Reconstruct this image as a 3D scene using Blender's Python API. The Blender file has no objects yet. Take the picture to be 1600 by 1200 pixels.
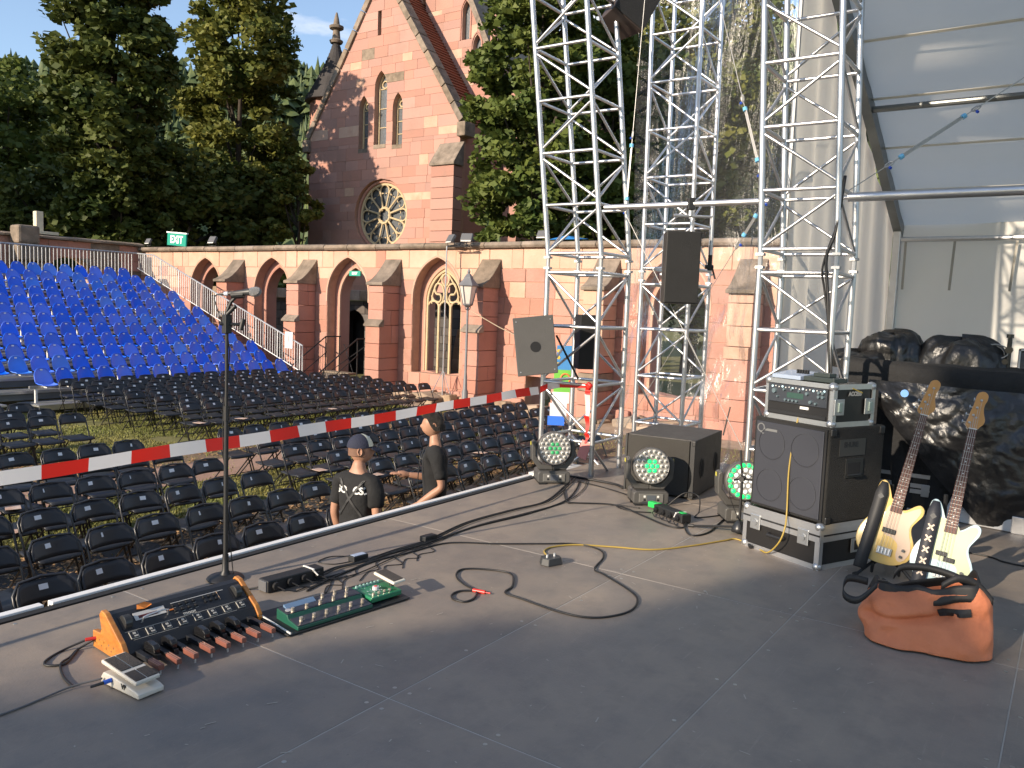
import bpy, bmesh, math, random
import numpy as np
from mathutils import Vector, Matrix, noise as mnoise
random.seed(7); rng = np.random.default_rng(7)
PI = math.pi
sc = bpy.context.scene
C = sc.collection
G = -1.3            # ground level; the stage floor is z = 0; X runs along the stage front, Y into the audience

# ---------------------------------------------------------------- camera
EYE = Vector((0, 0, 1.55)); FPX = 1288.1
PITCH, ROLL, YAW = (math.radians(a) for a in (5.3504, 2.1935, 34.398))
fwd = Vector((math.cos(YAW)*math.cos(PITCH), math.sin(YAW)*math.cos(PITCH), -math.sin(PITCH)))
rt0 = Vector((math.sin(YAW), -math.cos(YAW), 0)); up0 = rt0.cross(fwd)
rt = rt0*math.cos(ROLL) + up0*math.sin(ROLL); up = up0*math.cos(ROLL) - rt0*math.sin(ROLL)
cd = bpy.data.cameras.new('camera'); cam = bpy.data.objects.new('camera', cd); C.objects.link(cam)
cam.matrix_world = Matrix(((rt.x, up.x, -fwd.x, EYE.x), (rt.y, up.y, -fwd.y, EYE.y), (rt.z, up.z, -fwd.z, EYE.z), (0, 0, 0, 1)))
cd.sensor_width = 36; cd.sensor_fit = 'HORIZONTAL'; cd.lens = FPX/1600*36; cd.clip_end = 4000; cd.clip_start = .05
sc.camera = cam
def plan(px, t):                      # plan position of a thing measured at image column px and depth t
    d = rt*((px-800)/FPX) + fwd
    return d.x*t, d.y*t

# ---------------------------------------------------------------- light
SUN = Vector((-1, .26, .38)).normalized()
w = bpy.data.worlds.new('World'); sc.world = w; w.use_nodes = True
nt = w.node_tree; nt.nodes.clear()
def N(t, **k):
    n = nt.nodes.new(t)
    for a, b in k.items(): setattr(n, a, b)
    return n
sky = N('ShaderNodeTexSky', sky_type='NISHITA', sun_disc=False, sun_elevation=math.asin(SUN.z), sun_rotation=math.atan2(SUN.x, SUN.y), air_density=1.0, dust_density=.3, ozone_density=2.4, altitude=300)
bg = N('ShaderNodeBackground'); bg.inputs[1].default_value = .14
out = N('ShaderNodeOutputWorld')
tc = N('ShaderNodeTexCoord'); mp = N('ShaderNodeMapping'); mp.inputs['Scale'].default_value = (2.2, 2.2, 7.5); mp.inputs['Location'].default_value = (1.7, .4, .3)
ns = N('ShaderNodeTexNoise'); ns.inputs['Scale'].default_value = 1.55; ns.inputs['Detail'].default_value = 9; ns.inputs['Roughness'].default_value = .55
cr = N('ShaderNodeValToRGB'); cr.color_ramp.elements[0].position = .55; cr.color_ramp.elements[1].position = .74; cr.color_ramp.elements[0].color = (.07, .07, .07, 1)
mx = N('ShaderNodeMix', data_type='RGBA')
nt.links.new(tc.outputs['Generated'], mp.inputs[0]); nt.links.new(mp.outputs[0], ns.inputs[0]); nt.links.new(ns.outputs[0], cr.inputs[0])
nt.links.new(cr.outputs[0], mx.inputs[0]); nt.links.new(sky.outputs[0], mx.inputs[6]); mx.inputs[7].default_value = (6.4, 6.2, 6.1, 1)
nt.links.new(mx.outputs[2], bg.inputs[0]); nt.links.new(bg.outputs[0], out.inputs[0])
sl = bpy.data.lights.new('sun', 'SUN'); sl.energy = 5.0; sl.angle = math.radians(.53); sl.color = (1, .85, .67)
so = bpy.data.objects.new('sun', sl); C.objects.link(so); so.rotation_euler = SUN.to_track_quat('Z', 'Y').to_euler()
sc.view_settings.view_transform = 'Standard'; sc.view_settings.look = 'None'; sc.view_settings.exposure = .7; sc.view_settings.gamma = 1

# ---------------------------------------------------------------- materials
MATS = {}
def M(name, col=(.5, .5, .5), rough=.6, metal=0, var=.12, scale=4, bump=0, bscale=40, rnd=0, col2=None, f2=.5, emit=None, es=1, spec=.5, trans=0, alpha=1, coat=0, detail=6, stretch=None, stain=None):
    if name in MATS: return MATS[name]
    m = bpy.data.materials.new(name); m.use_nodes = True; t = m.node_tree; b = t.nodes['Principled BSDF']
    b.inputs['Roughness'].default_value = rough; b.inputs['Metallic'].default_value = metal
    b.inputs['Specular IOR Level'].default_value = spec; b.inputs['Coat Weight'].default_value = coat
    if trans: b.inputs['Transmission Weight'].default_value = trans
    if alpha < 1: b.inputs['Alpha'].default_value = alpha
    def n(ty): return t.nodes.new(ty)
    co = n('ShaderNodeTexCoord'); vec = co.outputs['Object']
    if stretch:
        mpp = n('ShaderNodeMapping'); mpp.inputs['Scale'].default_value = stretch; t.links.new(vec, mpp.inputs[0]); vec = mpp.outputs[0]
    if rnd or var:
        oi = n('ShaderNodeObjectInfo'); ad = n('ShaderNodeVectorMath'); ad.operation = 'ADD'; sc_ = n('ShaderNodeVectorMath'); sc_.operation = 'SCALE'; sc_.inputs[3].default_value = 37.0
        cx = n('ShaderNodeCombineXYZ')
        for i in range(3): t.links.new(oi.outputs['Random'], cx.inputs[i])
        t.links.new(cx.outputs[0], sc_.inputs[0]); t.links.new(vec, ad.inputs[0]); t.links.new(sc_.outputs[0], ad.inputs[1]); vec = ad.outputs[0]
    c1 = (*col, 1); c2 = (*(col2 if col2 else tuple(min(1, c*.55) for c in col)), 1)
    no = n('ShaderNodeTexNoise'); no.inputs['Scale'].default_value = scale; no.inputs['Detail'].default_value = detail; no.inputs['Roughness'].default_value = .62; t.links.new(vec, no.inputs[0])
    mr = n('ShaderNodeMapRange'); mr.inputs[1].default_value = .35; mr.inputs[2].default_value = .65; mr.inputs[3].default_value = 0
    mr.inputs[4].default_value = f2 if col2 else var*2; t.links.new(no.outputs[0], mr.inputs[0])
    mi = n('ShaderNodeMix'); mi.data_type = 'RGBA'; mi.inputs[6].default_value = c1; mi.inputs[7].default_value = c2; t.links.new(mr.outputs[0], mi.inputs[0])
    outc = mi.outputs[2]
    if rnd:
        hs = n('ShaderNodeHueSaturation'); r2 = n('ShaderNodeMapRange'); r2.inputs[3].default_value = 1-rnd; r2.inputs[4].default_value = 1+rnd; t.links.new(oi.outputs['Random'], r2.inputs[0])
        t.links.new(r2.outputs[0], hs.inputs['Value'])
        r3 = n('ShaderNodeMath'); r3.operation = 'MULTIPLY'; r3.inputs[1].default_value = 7.31; t.links.new(oi.outputs['Random'], r3.inputs[0])
        r4 = n('ShaderNodeMath'); r4.operation = 'FRACT'; t.links.new(r3.outputs[0], r4.inputs[0])
        r5 = n('ShaderNodeMapRange'); r5.inputs[3].default_value = 1-rnd*1.1; r5.inputs[4].default_value = 1+rnd*.5; t.links.new(r4.outputs[0], r5.inputs[0]); t.links.new(r5.outputs[0], hs.inputs['Saturation'])
        t.links.new(outc, hs.inputs['Color']); outc = hs.outputs[0]
    if stain:
        s1 = n('ShaderNodeTexNoise'); s1.inputs['Scale'].default_value = stain[1]; s1.inputs['Detail'].default_value = 8; s1.inputs['Roughness'].default_value = .7; gp_ = n('ShaderNodeNewGeometry'); t.links.new(gp_.outputs['Position'], s1.inputs[0])
        s2 = n('ShaderNodeMapRange'); s2.inputs[1].default_value = .52; s2.inputs[2].default_value = .70; s2.inputs[4].default_value = stain[2]; t.links.new(s1.outputs[0], s2.inputs[0])
        s3 = n('ShaderNodeMix'); s3.data_type = 'RGBA'; s3.inputs[7].default_value = (*stain[0], 1); t.links.new(s2.outputs[0], s3.inputs[0]); t.links.new(outc, s3.inputs[6]); outc = s3.outputs[2]
    t.links.new(outc, b.inputs['Base Color'])
    rr = n('ShaderNodeMapRange'); rr.inputs[3].default_value = max(.02, rough-.08); rr.inputs[4].default_value = min(1, rough+.08); t.links.new(no.outputs[0], rr.inputs[0]); t.links.new(rr.outputs[0], b.inputs['Roughness'])
    if bump:
        bn = n('ShaderNodeTexNoise'); bn.inputs['Scale'].default_value = bscale; bn.inputs['Detail'].default_value = 5; t.links.new(vec, bn.inputs[0])
        bp = n('ShaderNodeBump'); bp.inputs['Strength'].default_value = bump; bp.inputs['Distance'].default_value = .02; t.links.new(bn.outputs[0], bp.inputs['Height']); t.links.new(bp.outputs[0], b.inputs['Normal'])
    if emit:
        b.inputs['Emission Color'].default_value = (*emit, 1); b.inputs['Emission Strength'].default_value = es
    MATS[name] = m; return m
red = M('red_sandstone', (.42, .205, .150), .9, var=0, scale=1.3, bump=.6, bscale=22, rnd=.09, col2=(.38, .18, .135), f2=.8, stain=((.24, .14, .10), .9, .55))
redc = M('church_sandstone', (.40, .205, .155), .9, scale=.5, bump=.4, bscale=6, rnd=.11, col2=(.37, .20, .16), f2=.8, stain=((.25, .16, .125), .35, .6))
pale = M('pale_sandstone', (.52, .34, .245), .9, scale=1.6, bump=.4, bscale=20, rnd=.07, col2=(.47, .27, .19), f2=.8, stain=((.30, .19, .13), .8, .5))
mortar = M('mortar', (.46, .28, .20), .95, scale=5, bump=.4, var=.2)
lichen = M('weathered_stone', (.26, .20, .15), .95, scale=2.5, bump=.8, bscale=18, rnd=.15, col2=(.12, .095, .07), f2=.9)
cream = M('cream_stone', (.52, .40, .24), .85, scale=4, bump=.3, var=.18)
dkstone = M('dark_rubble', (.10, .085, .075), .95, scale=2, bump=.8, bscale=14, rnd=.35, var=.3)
tanst = M('tan_rubble', (.36, .27, .19), .95, scale=2.5, bump=.9, bscale=12, rnd=.2, col2=(.22, .155, .105), f2=.9)
glassd = M('leaded_glass', (.13, .14, .15), .22, scale=9, bump=.5, bscale=14, var=.4, spec=.8)
blk = M('matte_black', (.014, .014, .015), .55, scale=6, var=.2)
dark = M('near_black', (.008, .008, .009), .8, var=.1)

# ---------------------------------------------------------------- mesh helpers
class MB:
    def __init__(s): s.v = []; s.f = []; s.m = []; s.k = 0
    def add(s, vs, fs):
        n = len(s.v); s.v += [tuple(v) for v in vs]; s.f += [tuple(i+n for i in f) for f in fs]; s.m += [s.k]*len(fs); return s
    def hexa(s, p):  # bottom 4 ccw, top 4 ccw
        return s.add(p, [(3, 2, 1, 0), (4, 5, 6, 7), (0, 1, 5, 4), (1, 2, 6, 5), (2, 3, 7, 6), (3, 0, 4, 7)])
    def box(s, c, d, R=None):
        x, y, z = (q/2 for q in d); c = Vector(c)
        p = [Vector(q) for q in ((-x, -y, -z), (x, -y, -z), (x, y, -z), (-x, y, -z), (-x, -y, z), (x, -y, z), (x, y, z), (-x, y, z))]
        return s.hexa([c+(R@q if R else q) for q in p])
    def bx(s, x0, x1, y0, y1, z0, z1): return s.box(((x0+x1)/2, (y0+y1)/2, (z0+z1)/2), (abs(x1-x0), abs(y1-y0), abs(z1-z0)))
    def cyl(s, a, b, r0, r1=None, n=10, cap=True):
        a = Vector(a); b = Vector(b); r1 = r0 if r1 is None else r1
        d = (b-a).normalized(); u = d.orthogonal().normalized(); w_ = d.cross(u); vs = []
        for P, r in ((a, r0), (b, r1)):
            for i in range(n):
                t = 2*PI*i/n; vs.append(P+u*math.cos(t)*r+w_*math.sin(t)*r)
        fs = [(i, (i+1) % n, n+(i+1) % n, n+i) for i in range(n)]
        if cap: fs += [tuple(range(n-1, -1, -1)), tuple(range(n, 2*n))]
        return s.add(vs, fs)
    def tube(s, pts, r, n=6, closed=False, cap=True):
        P = [Vector(p) for p in pts]; L = len(P); vs = []; u = None
        for i in range(L):
            a = P[(i-1) % L] if closed or i > 0 else P[i]; b = P[(i+1) % L] if closed or i < L-1 else P[i]
            d = (b-a).normalized() if (b-a).length > 1e-9 else Vector((0, 0, 1))
            u = d.orthogonal().normalized() if u is None else (u-d*u.dot(d)).normalized() if (u-d*u.dot(d)).length > 1e-6 else d.orthogonal().normalized()
            w_ = d.cross(u); rr = r[i] if isinstance(r, (list, tuple)) else r
            for k in range(n):
                t = 2*PI*k/n; vs.append(P[i]+u*math.cos(t)*rr+w_*math.sin(t)*rr)
        fs = []
        for i in range(L if closed else L-1):
            j = (i+1) % L
            fs += [(i*n+k, i*n+(k+1) % n, j*n+(k+1) % n, j*n+k) for k in range(n)]
        if cap and not closed: fs += [tuple(range(n-1, -1, -1)), tuple(range((L-1)*n, L*n))]
        return s.add(vs, fs)
    def prism(s, poly, f0, f1):   # poly list of 2D; f0, f1 map 2D -> 3D for both caps
        n = len(poly); vs = [f0(*p) for p in poly]+[f1(*p) for p in poly]
        return s.add(vs, [tuple(range(n-1, -1, -1)), tuple(range(n, 2*n))]+[(i, (i+1) % n, n+(i+1) % n, n+i) for i in range(n)])
    def lathe(s, prof, n=20, mat=None):   # prof (r, z)
        mat = mat or Matrix.Identity(4); vs = []
        for r, z in prof:
            for i in range(n):
                t = 2*PI*i/n; vs.append(mat@Vector((r*math.cos(t), r*math.sin(t), z)))
        L = len(prof)
        fs = [(j*n+i, j*n+(i+1) % n, (j+1)*n+(i+1) % n, (j+1)*n+i) for j in range(L-1) for i in range(n)]
        fs += [tuple(range(n-1, -1, -1)), tuple(range((L-1)*n, L*n))]
        return s.add(vs, fs)
    def grid(s, fn, nu, nv, closed=False):
        vs = [fn(i/(nu-1) if not closed else i/nu, j/(nv-1)) for j in range(nv) for i in range(nu)]
        return s.add(vs, [(j*nu+i, j*nu+(i+1) % nu, (j+1)*nu+(i+1) % nu, (j+1)*nu+i) for j in range(nv-1) for i in range(nu if closed else nu-1)])
    def mesh(s, name='m', mats=()):
        me = bpy.data.meshes.new(name); me.from_pydata(s.v, [], s.f)
        for m in mats: me.materials.append(m)
        if len(mats) > 1: me.polygons.foreach_set('material_index', s.m)
        me.update(); return me
    def build(s, name, mat, parent=None, smooth=False, bevel=0, solid=0):
        mats = mat if isinstance(mat, (list, tuple)) else [mat]
        me = s.mesh(name, mats)
        if smooth: smooth_mesh(me, smooth)
        return link(name, me, parent, bevel, solid)
def smooth_mesh(me, ang=True):
    me.polygons.foreach_set('use_smooth', [True]*len(me.polygons))
    if ang is not True:
        try: me.set_sharp_from_angle(angle=math.radians(ang))
        except Exception: pass
def link(name, me, parent=None, bevel=0, solid=0):
    o = bpy.data.objects.new(name, me); C.objects.link(o)
    if parent: o.parent = parent
    if solid:
        b = o.modifiers.new('solid', 'SOLIDIFY'); b.thickness = solid; b.offset = 0
    if bevel:
        b = o.modifiers.new('bevel', 'BEVEL'); b.width = bevel; b.segments = 2; b.limit_method = 'ANGLE'; b.angle_limit = math.radians(40)
    return o
def tag(o, label, cat=None, group=None, kind=None):
    if label: o['label'] = label
    if cat: o['category'] = cat
    if group: o['group'] = group
    if kind: o['kind'] = kind
    return o
def thing(name, label, cat, loc=(0, 0, 0), rz=0, group=None, mat=None):
    o = bpy.data.objects.new(name, None); C.objects.link(o); o.empty_display_size = .1
    if mat is not None: o.matrix_world = mat
    else: o.location = loc; o.rotation_euler = (0, 0, rz)
    return tag(o, label, cat, group)
def struct(o): o['kind'] = 'structure'; return o
def copy_tree(o, parent=None):
    c = o.copy(); C.objects.link(c)
    if parent: c.parent = parent
    for ch in list(o.children): copy_tree(ch, c)
    return c
def spline(P, k=8, closed=False):
    P = [Vector(p) for p in P]; n = len(P); o = []
    for i in range(n if closed else n-1):
        if closed: a, b, c, d = P[(i-1) % n], P[i], P[(i+1) % n], P[(i+2) % n]
        else: a, b, c, d = P[max(i-1, 0)], P[i], P[i+1], P[min(i+2, n-1)]
        for j in range(k):
            t = j/k; o.append(.5*((2*b)+(c-a)*t+(2*a-5*b+4*c-d)*t*t+(3*b-a-3*c+d)*t**3))
    if not closed: o.append(P[-1])
    return o
def text_mesh(body, size, depth=.001, bold=0):
    cu = bpy.data.curves.new('t', 'FONT'); cu.body = body; cu.size = size; cu.extrude = depth; cu.align_x = 'CENTER'; cu.align_y = 'CENTER'; cu.offset = bold
    o = bpy.data.objects.new('t', cu); C.objects.link(o)
    me = bpy.data.meshes.new_from_object(o.evaluated_get(bpy.context.evaluated_depsgraph_get()))
    bpy.data.objects.remove(o); return me
def lettering(body, size, mat, parent, matrix, depth=.001, bold=0, name='lettering'):
    me = text_mesh(body, size, depth, bold); me.materials.clear(); me.materials.append(mat)
    o = link(name, me, parent); o.matrix_local = matrix; return o
def basis(o, x, y, z):
    x, y, z, o = Vector(x), Vector(y), Vector(z), Vector(o)
    return Matrix(((x.x, y.x, z.x, o.x), (x.y, y.y, z.y, o.y), (x.z, y.z, z.z, o.z), (0, 0, 0, 1)))
ORD = ['zeroth', 'first', 'second', 'third', 'fourth', 'fifth', 'sixth', 'seventh', 'eighth', 'ninth', 'tenth', 'eleventh', 'twelfth', 'thirteenth', 'fourteenth', 'fifteenth', 'sixteenth', 'seventeenth', 'eighteenth', 'nineteenth', 'twentieth', 'twenty-first', 'twenty-second']
def pointed(c, hw, z0, zs, za):       # pointed arch opening: half width at height z
    rise = za-zs; R = (rise*rise+hw*hw)/(2*hw)
    def wf(z):
        if z < z0-1e-6 or z >= za: return 0
        if z <= zs: return hw
        return max(0, hw-R+math.sqrt(max(0, R*R-(z-zs)**2)))
    return (c, wf, z0, za)
def roundh(c, r, zc):
    return (c, lambda z: math.sqrt(max(0, r*r-(z-zc)**2)), zc-r, zc+r)
def rect(c, hw, z0, z1): return (c, lambda z: hw if z0-1e-6 <= z <= z1+1e-6 else 0, z0, z1)
def ashlar(parent, Xf, depth, lo, hi, z0, z1, ch, bl, holes, mats, back=None, gap=.008, maxp=300, seed=1, cut=None, weights=None, axis='X', cham=.012):
    """courses of separate stones on the plane X = Xf facing -X (or, axis 'Y', Y = Xf facing -Y); lo(z), hi(z) bound the wall; stones end on the opening outlines"""
    r = random.Random(seed); zs = [z0]; extra = set()
    for h in holes: extra |= {h[2], h[3]}
    while zs[-1] < z1-1e-6:
        zs.append(min(z1, zs[-1]+ch*r.uniform(.82, 1.2)))
    if len(zs) > 2 and zs[-1]-zs[-2] < ch*.45: zs.pop(-2)
    for e in extra:
        if z0 < e < z1:
            k = min(range(len(zs)), key=lambda i: abs(zs[i]-e))
            if 0 < k < len(zs)-1 and abs(zs[k]-e) < ch*.4: zs[k] = e
    stones = []; bk = MB()
    def P(y, z, x): return (x, y, z) if axis == 'X' else (y, x, z)
    def loft(L, R_, zl, x0, x1, m, e):
        # polygon prism between left and right outlines sampled at heights zl, with a small chamfer e on the front
        poly = [(R_[i], zl[i]) for i in range(len(zl))]+[(L[i], zl[i]) for i in reversed(range(len(zl)))]
        q = []
        for p in poly:
            if not q or math.hypot(p[0]-q[-1][0], p[1]-q[-1][1]) > .004: q.append(p)
        if len(q) > 2 and math.hypot(q[0][0]-q[-1][0], q[0][1]-q[-1][1]) < .004: q.pop()
        if len(q) < 3: return None
        n = len(q); cy = sum(p[0] for p in q)/n; cz = sum(p[1] for p in q)/n
        f = []
        for y, z in q:
            d = math.hypot(y-cy, z-cz) or 1; k = min(.4, e*1.3/d); f.append((y+(cy-y)*k, z+(cz-z)*k))
        vs = [P(y, z, x0) for y, z in f]+[P(y, z, x0+e*.8) for y, z in q]+[P(y, z, x1) for y, z in q]
        fs = [tuple(reversed(range(n)))]+[(i, (i+1) % n, (i+1) % n+n, i+n) for i in range(n)]+[(i+n, (i+1) % n+n, (i+1) % n+2*n, i+2*n) for i in range(n)]
        if axis == 'Y': fs = [tuple(reversed(t)) for t in fs]
        return vs, fs, cy, cz
    for a, b in zip(zs, zs[1:]):
        act = [h for h in sorted(holes, key=lambda h: h[0]) if h[2] < b-1e-6 and h[3] > a+1e-6]
        zl = sorted({a, b} | {z for h in act for z in (h[2], h[3]) if a < z < b} | ({a+(b-a)*k/4 for k in (1, 2, 3)} if act else set()))
        curves = [[lo(z) for z in zl]]
        for h in act:
            w_ = [h[1](min(max(z, a+1e-5), b-1e-5)) for z in zl]; curves += [[h[0]-x for x in w_], [h[0]+x for x in w_]]
        curves.append([hi(z) for z in zl])
        for L, R_ in zip(curves[::2], curves[1::2]):
            if max(r_-l for l, r_ in zip(L, R_)) < .03: continue
            yl, yr = sum(L)/len(L), sum(R_)/len(R_); mn, mxx = max(L)+.05, min(R_)-.05
            n = max(1, round((yr-yl)/(bl*r.uniform(.75, 1.3))))
            cuts = [c for c in (yl+(yr-yl)*(i+r.uniform(-.28, .28))/n for i in range(1, n)) if mn < c < mxx]
            lines = [L]+[[c]*len(zl) for c in sorted(cuts)]+[R_]
            if back:
                got = loft(L, R_, zl, Xf+.02, Xf+depth, None, .001)
                if got: bk.add(got[0], got[1])
            for A_, B_ in zip(lines, lines[1:]):
                g = gap; zz = list(zl); zz[0] += g; zz[-1] -= g
                A2 = [q+g for q in A_]; B2 = [max(q-g, p_) for q, p_ in zip(B_, A2)]
                got = loft(A2, B2, zz, Xf+r.uniform(-.010, .010), Xf+.12, None, cham)
                if not got: continue
                vs, fs, yc, zc = got; area = (b-a)*(sum(B_)-sum(A_))/len(zl)
                stones.append((area*(weights(yc, a) if weights else 1), vs, fs, yc, zc))
    stones.sort(key=lambda s_: -s_[0]); rest = MB()
    wts = [k[1] for k in mats]; ml = [k[0] for k in mats]
    for i, (ar, vs, fs, yc, zc) in enumerate(stones):
        mt = cut(yc, zc, r) if cut else r.choices(ml, wts)[0]
        if i < maxp: MB().add(vs, fs).build('stone', mt, parent)
        else: rest.k = ml.index(mt); rest.add(vs, fs)
    if rest.v: tag(rest.build('stone_courses', ml, parent), None, kind='stuff')
    if back: bk.build('wall_core', back, parent)
# ---------------------------------------------------------------- ground
gm = M('lawn', (.125, .135, .035), .95, scale=.35, bump=.8, bscale=30, col2=(.19, .155, .06), f2=.75)
struct(MB().add([(-700, -700, G), (900, -700, G), (900, 900, G), (-700, 900, G)], [(0, 1, 2, 3)]).build('ground', gm))
chipm = M('wood_chip', (.42, .25, .12), .9, var=.35, scale=3)
soil = M('trodden_soil', (.20, .13, .075), .98, scale=2.2, bump=.9, bscale=25, col2=(.10, .07, .045), f2=.8)
pathm = M('sandy_path', (.36, .225, .165), .95, scale=1.2, bump=.4, bscale=60, col2=(.28, .17, .12), f2=.7)
def strip(name, mat, x0, x1, y0, y1, dz, wob=.25, seed=0):
    n = 60; a = []; b = []
    for i in range(n+1):
        x = x0+(x1-x0)*i/n
        a.append((x, y0+wob*(mnoise.noise((x*.7, seed, 0))), G+dz)); b.append((x, y1+wob*(mnoise.noise((x*.7, seed+9, 0))), G+dz))
    v = a+b; return struct(MB().add(v, [(i, i+1, n+2+i, n+1+i) for i in range(n)]).build(name, mat))
strip('chip_bed', soil, -4, 17.5, 3.6, 9.2, .004, .3, 3)
strip('path', pathm, -6, 18.4, 10.95, 12.25, .006, .22, 5)
strip('soil_border', soil, -6, 18.4, 12.2, 13.7, .004, .4, 8)
strip('wall_border', tanst, 17.0, 19, 5, 31, .008, 0, 2)
matm = M('rubber_mat', (.055, .052, .05), .9, bump=.7, bscale=40, var=.3)
for i in range(9):
    x = -.2+i*1.02; o = struct(MB().box((x+1, 8.45+.1*math.sin(i*2), G+.012), (.86, .62, .016), Matrix.Rotation(random.uniform(-.05, .05), 3, 'Z')).build('floor_mat', matm, bevel=.004))
# chips and grass: nobody could count them
def scatter_quads(n, fn, size, flat, mat, name, label, cat):
    v = np.zeros((n*4, 3)); 
    for i in range(n):
        x, y = fn(); a = random.uniform(0, 2*PI); s = size*random.uniform(.5, 1.4); t = random.uniform(-flat, flat); t2 = random.uniform(-flat, flat)
        u = np.array([math.cos(a), math.sin(a), t])*s; q = np.array([-math.sin(a), math.cos(a), t2])*s*random.uniform(.35, .7); p = np.array([x, y, G+.012+random.uniform(0, .02)])
        v[i*4:i*4+4] = [p-u-q, p+u-q, p+u+q, p-u+q]
    me = bpy.data.meshes.new(name); me.from_pydata(v.tolist(), [], [(4*i, 4*i+1, 4*i+2, 4*i+3) for i in range(n)]); me.materials.append(mat)
    return tag(link(name, me), label, cat, kind='stuff')
def chips_pos():
    while True:
        x = random.uniform(2, 14); y = random.choice([random.uniform(5.5, 9.3), random.uniform(6.5, 9.2), random.uniform(12.2, 13.8)])
        if mnoise.noise((x*1.3, y*1.3, 2)) > -.18: return x, y
scatter_quads(22000, chips_pos, .022, .35, chipm, 'wood_chips', 'pale wood chips strewn over the soil under the chair rows', 'wood chips')
def grass(n):
    v = []; f = []
    while len(f) < n:
        x = random.uniform(1.5, 17); y = random.uniform(4.4, 20) if random.random() < .75 else random.uniform(9, 17)
        if 10.9 < y < 12.3 and random.random() < .96: continue
        if (y < 9.1 or 12.2 < y < 13.6) and random.random() < .82: continue
        if mnoise.noise((x*.9, y*.9, 5)) < -.38: continue
        a = random.uniform(0, PI); h = random.uniform(.02, .055); wd = random.uniform(.006, .012); l = random.uniform(-.03, .03); l2 = random.uniform(-.03, .03); k = len(v)
        v += [(x-math.cos(a)*wd, y-math.sin(a)*wd, G), (x+math.cos(a)*wd, y+math.sin(a)*wd, G), (x+l, y+l2, G+h)]; f.append((k, k+1, k+2))
    me = bpy.data.meshes.new('grass'); me.from_pydata(v, [], f); me.materials.append(M('grass_blade', (.15, .17, .035), .8, scale=.5, col2=(.25, .20, .06), f2=.8)); return tag(link('grass', me), 'short sunlit grass between the rows of black chairs', 'grass', kind='stuff')
grass(110000)

# ---------------------------------------------------------------- cloister wall (X = 19, facing the stage)
XW = 19.0; TOP = 3.15
AC = [27.05, 23.3, 19.58, 15.85, 8.3]
cw = thing('cloister_wall', 'ruined red sandstone cloister wall with pointed arches and buttresses behind the chairs', 'wall', (0, 0, 0))
outer = [pointed(c, .93, -1.3 if c in (19.58, 23.3, 27.05) else -.55, 1.72, 2.93) for c in AC]+[rect(12.15, .42, -1.3, -.35)]
def wcut(y, z, r):
    k = z+r.uniform(-.6, .6)+.25*math.sin(y*1.3)
    return pale if k > 2.15 else red
ashlar(cw, XW, .36, lambda z: 4.4, lambda z: 31.3, G, TOP, .40, .72, outer, [(red, 3), (pale, 1)], back=mortar, seed=4, cut=wcut, weights=lambda y, z: 1 if y < 26 else .3)
inner = [pointed(c, .70, -1.3 if c in (19.58, 23.3, 27.05) else -.55, 1.62, 2.62) for c in AC]+[rect(12.15, .42, -1.3, -.35)]
def plain_wall(parent, name, X0, X1, lo, hi, z0, z1, holes, mat, step=.09):
    m = MB(); z = z0
    while z < z1-1e-6:
        b = min(z1, z+step); sp = [[lo, lo, hi, hi]]
        for c, wf, _, _ in sorted(holes, key=lambda h: h[0]):
            w0, w1 = wf(z+1e-5), wf(b-1e-5)
            if w0 <= 0 and w1 <= 0: continue
            s_ = sp.pop(); sp += [[s_[0], s_[1], c-w0, c-w1], [c+w0, c+w1, s_[2], s_[3]]]
        for l0, l1, h0, h1 in sp: m.hexa([(X0, h0, z), (X0, l0, z), (X1, l0, z), (X1, h0, z), (X0, h1, b), (X0, l1, b), (X1, l1, b), (X1, h1, b)])
        z = b
    return m.build(name, mat, parent)
plain_wall(cw, 'inner_order', XW+.365, XW+.8, 4.4, 31.3, G, TOP-.02, inner, red)
# archivolts: a moulded ring along each arch
def arch_pts(c, hw, zs, za, z0, n=14):
    rise = za-zs; R = (rise*rise+hw*hw)/(2*hw); a1 = math.asin(min(1, rise/R)); L = []
    for i in range(n+1): t = a1*i/n; L.append((c+hw-R+R*math.cos(t), zs+R*math.sin(t)))
    Rr = L; Ls = [(2*c-y, z) for y, z in reversed(Rr[:-1])]
    return [(c+hw, z0)]+Rr+Ls+[(c-hw, z0)]
for c in AC:
    z0 = -1.28 if c in (19.58, 23.3, 27.05) else -.5
    MB().tube([(XW+.02, y, z) for y, z in arch_pts(c, .955, 1.72, 2.955, 1.5)], .045, 6).build('arch_moulding', pale, cw, smooth=50)
    MB().tube([(XW+.38, y, z) for y, z in arch_pts(c, .73, 1.62, 2.65, z0)], .05, 6).build('jamb_moulding', pale if c < 20 else red, cw, smooth=50)
# coping stones
y = 4.4; k = 0
while y < 31.2:
    L = random.uniform(.8, 1.35); e = min(31.3, y+L); dz = random.uniform(-.012, .012)
    m = MB(); pf = [(XW-.16, 3.24), (XW-.11, 3.175), (XW-.05, TOP+.005), (XW+.85, TOP+.005), (XW+.95, 3.24), (XW+.9, 3.31), (XW+.4, 3.385), (XW-.1, 3.33)]
    m.prism(pf, lambda x, z: (x, y+.006, z+dz), lambda x, z: (x, e-.006, z+dz)); m.build('coping_stone', lichen, cw, bevel=.02); y = e
# plinth
for a, b in [(4.4, 7.3), (9.3, 11.7), (12.6, 18.6), (20.6, 22.3), (24.3, 26)]:
    MB().bx(XW-.14, XW-.004, a, b, G, -.98).build('plinth', red, cw, bevel=.04)
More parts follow.
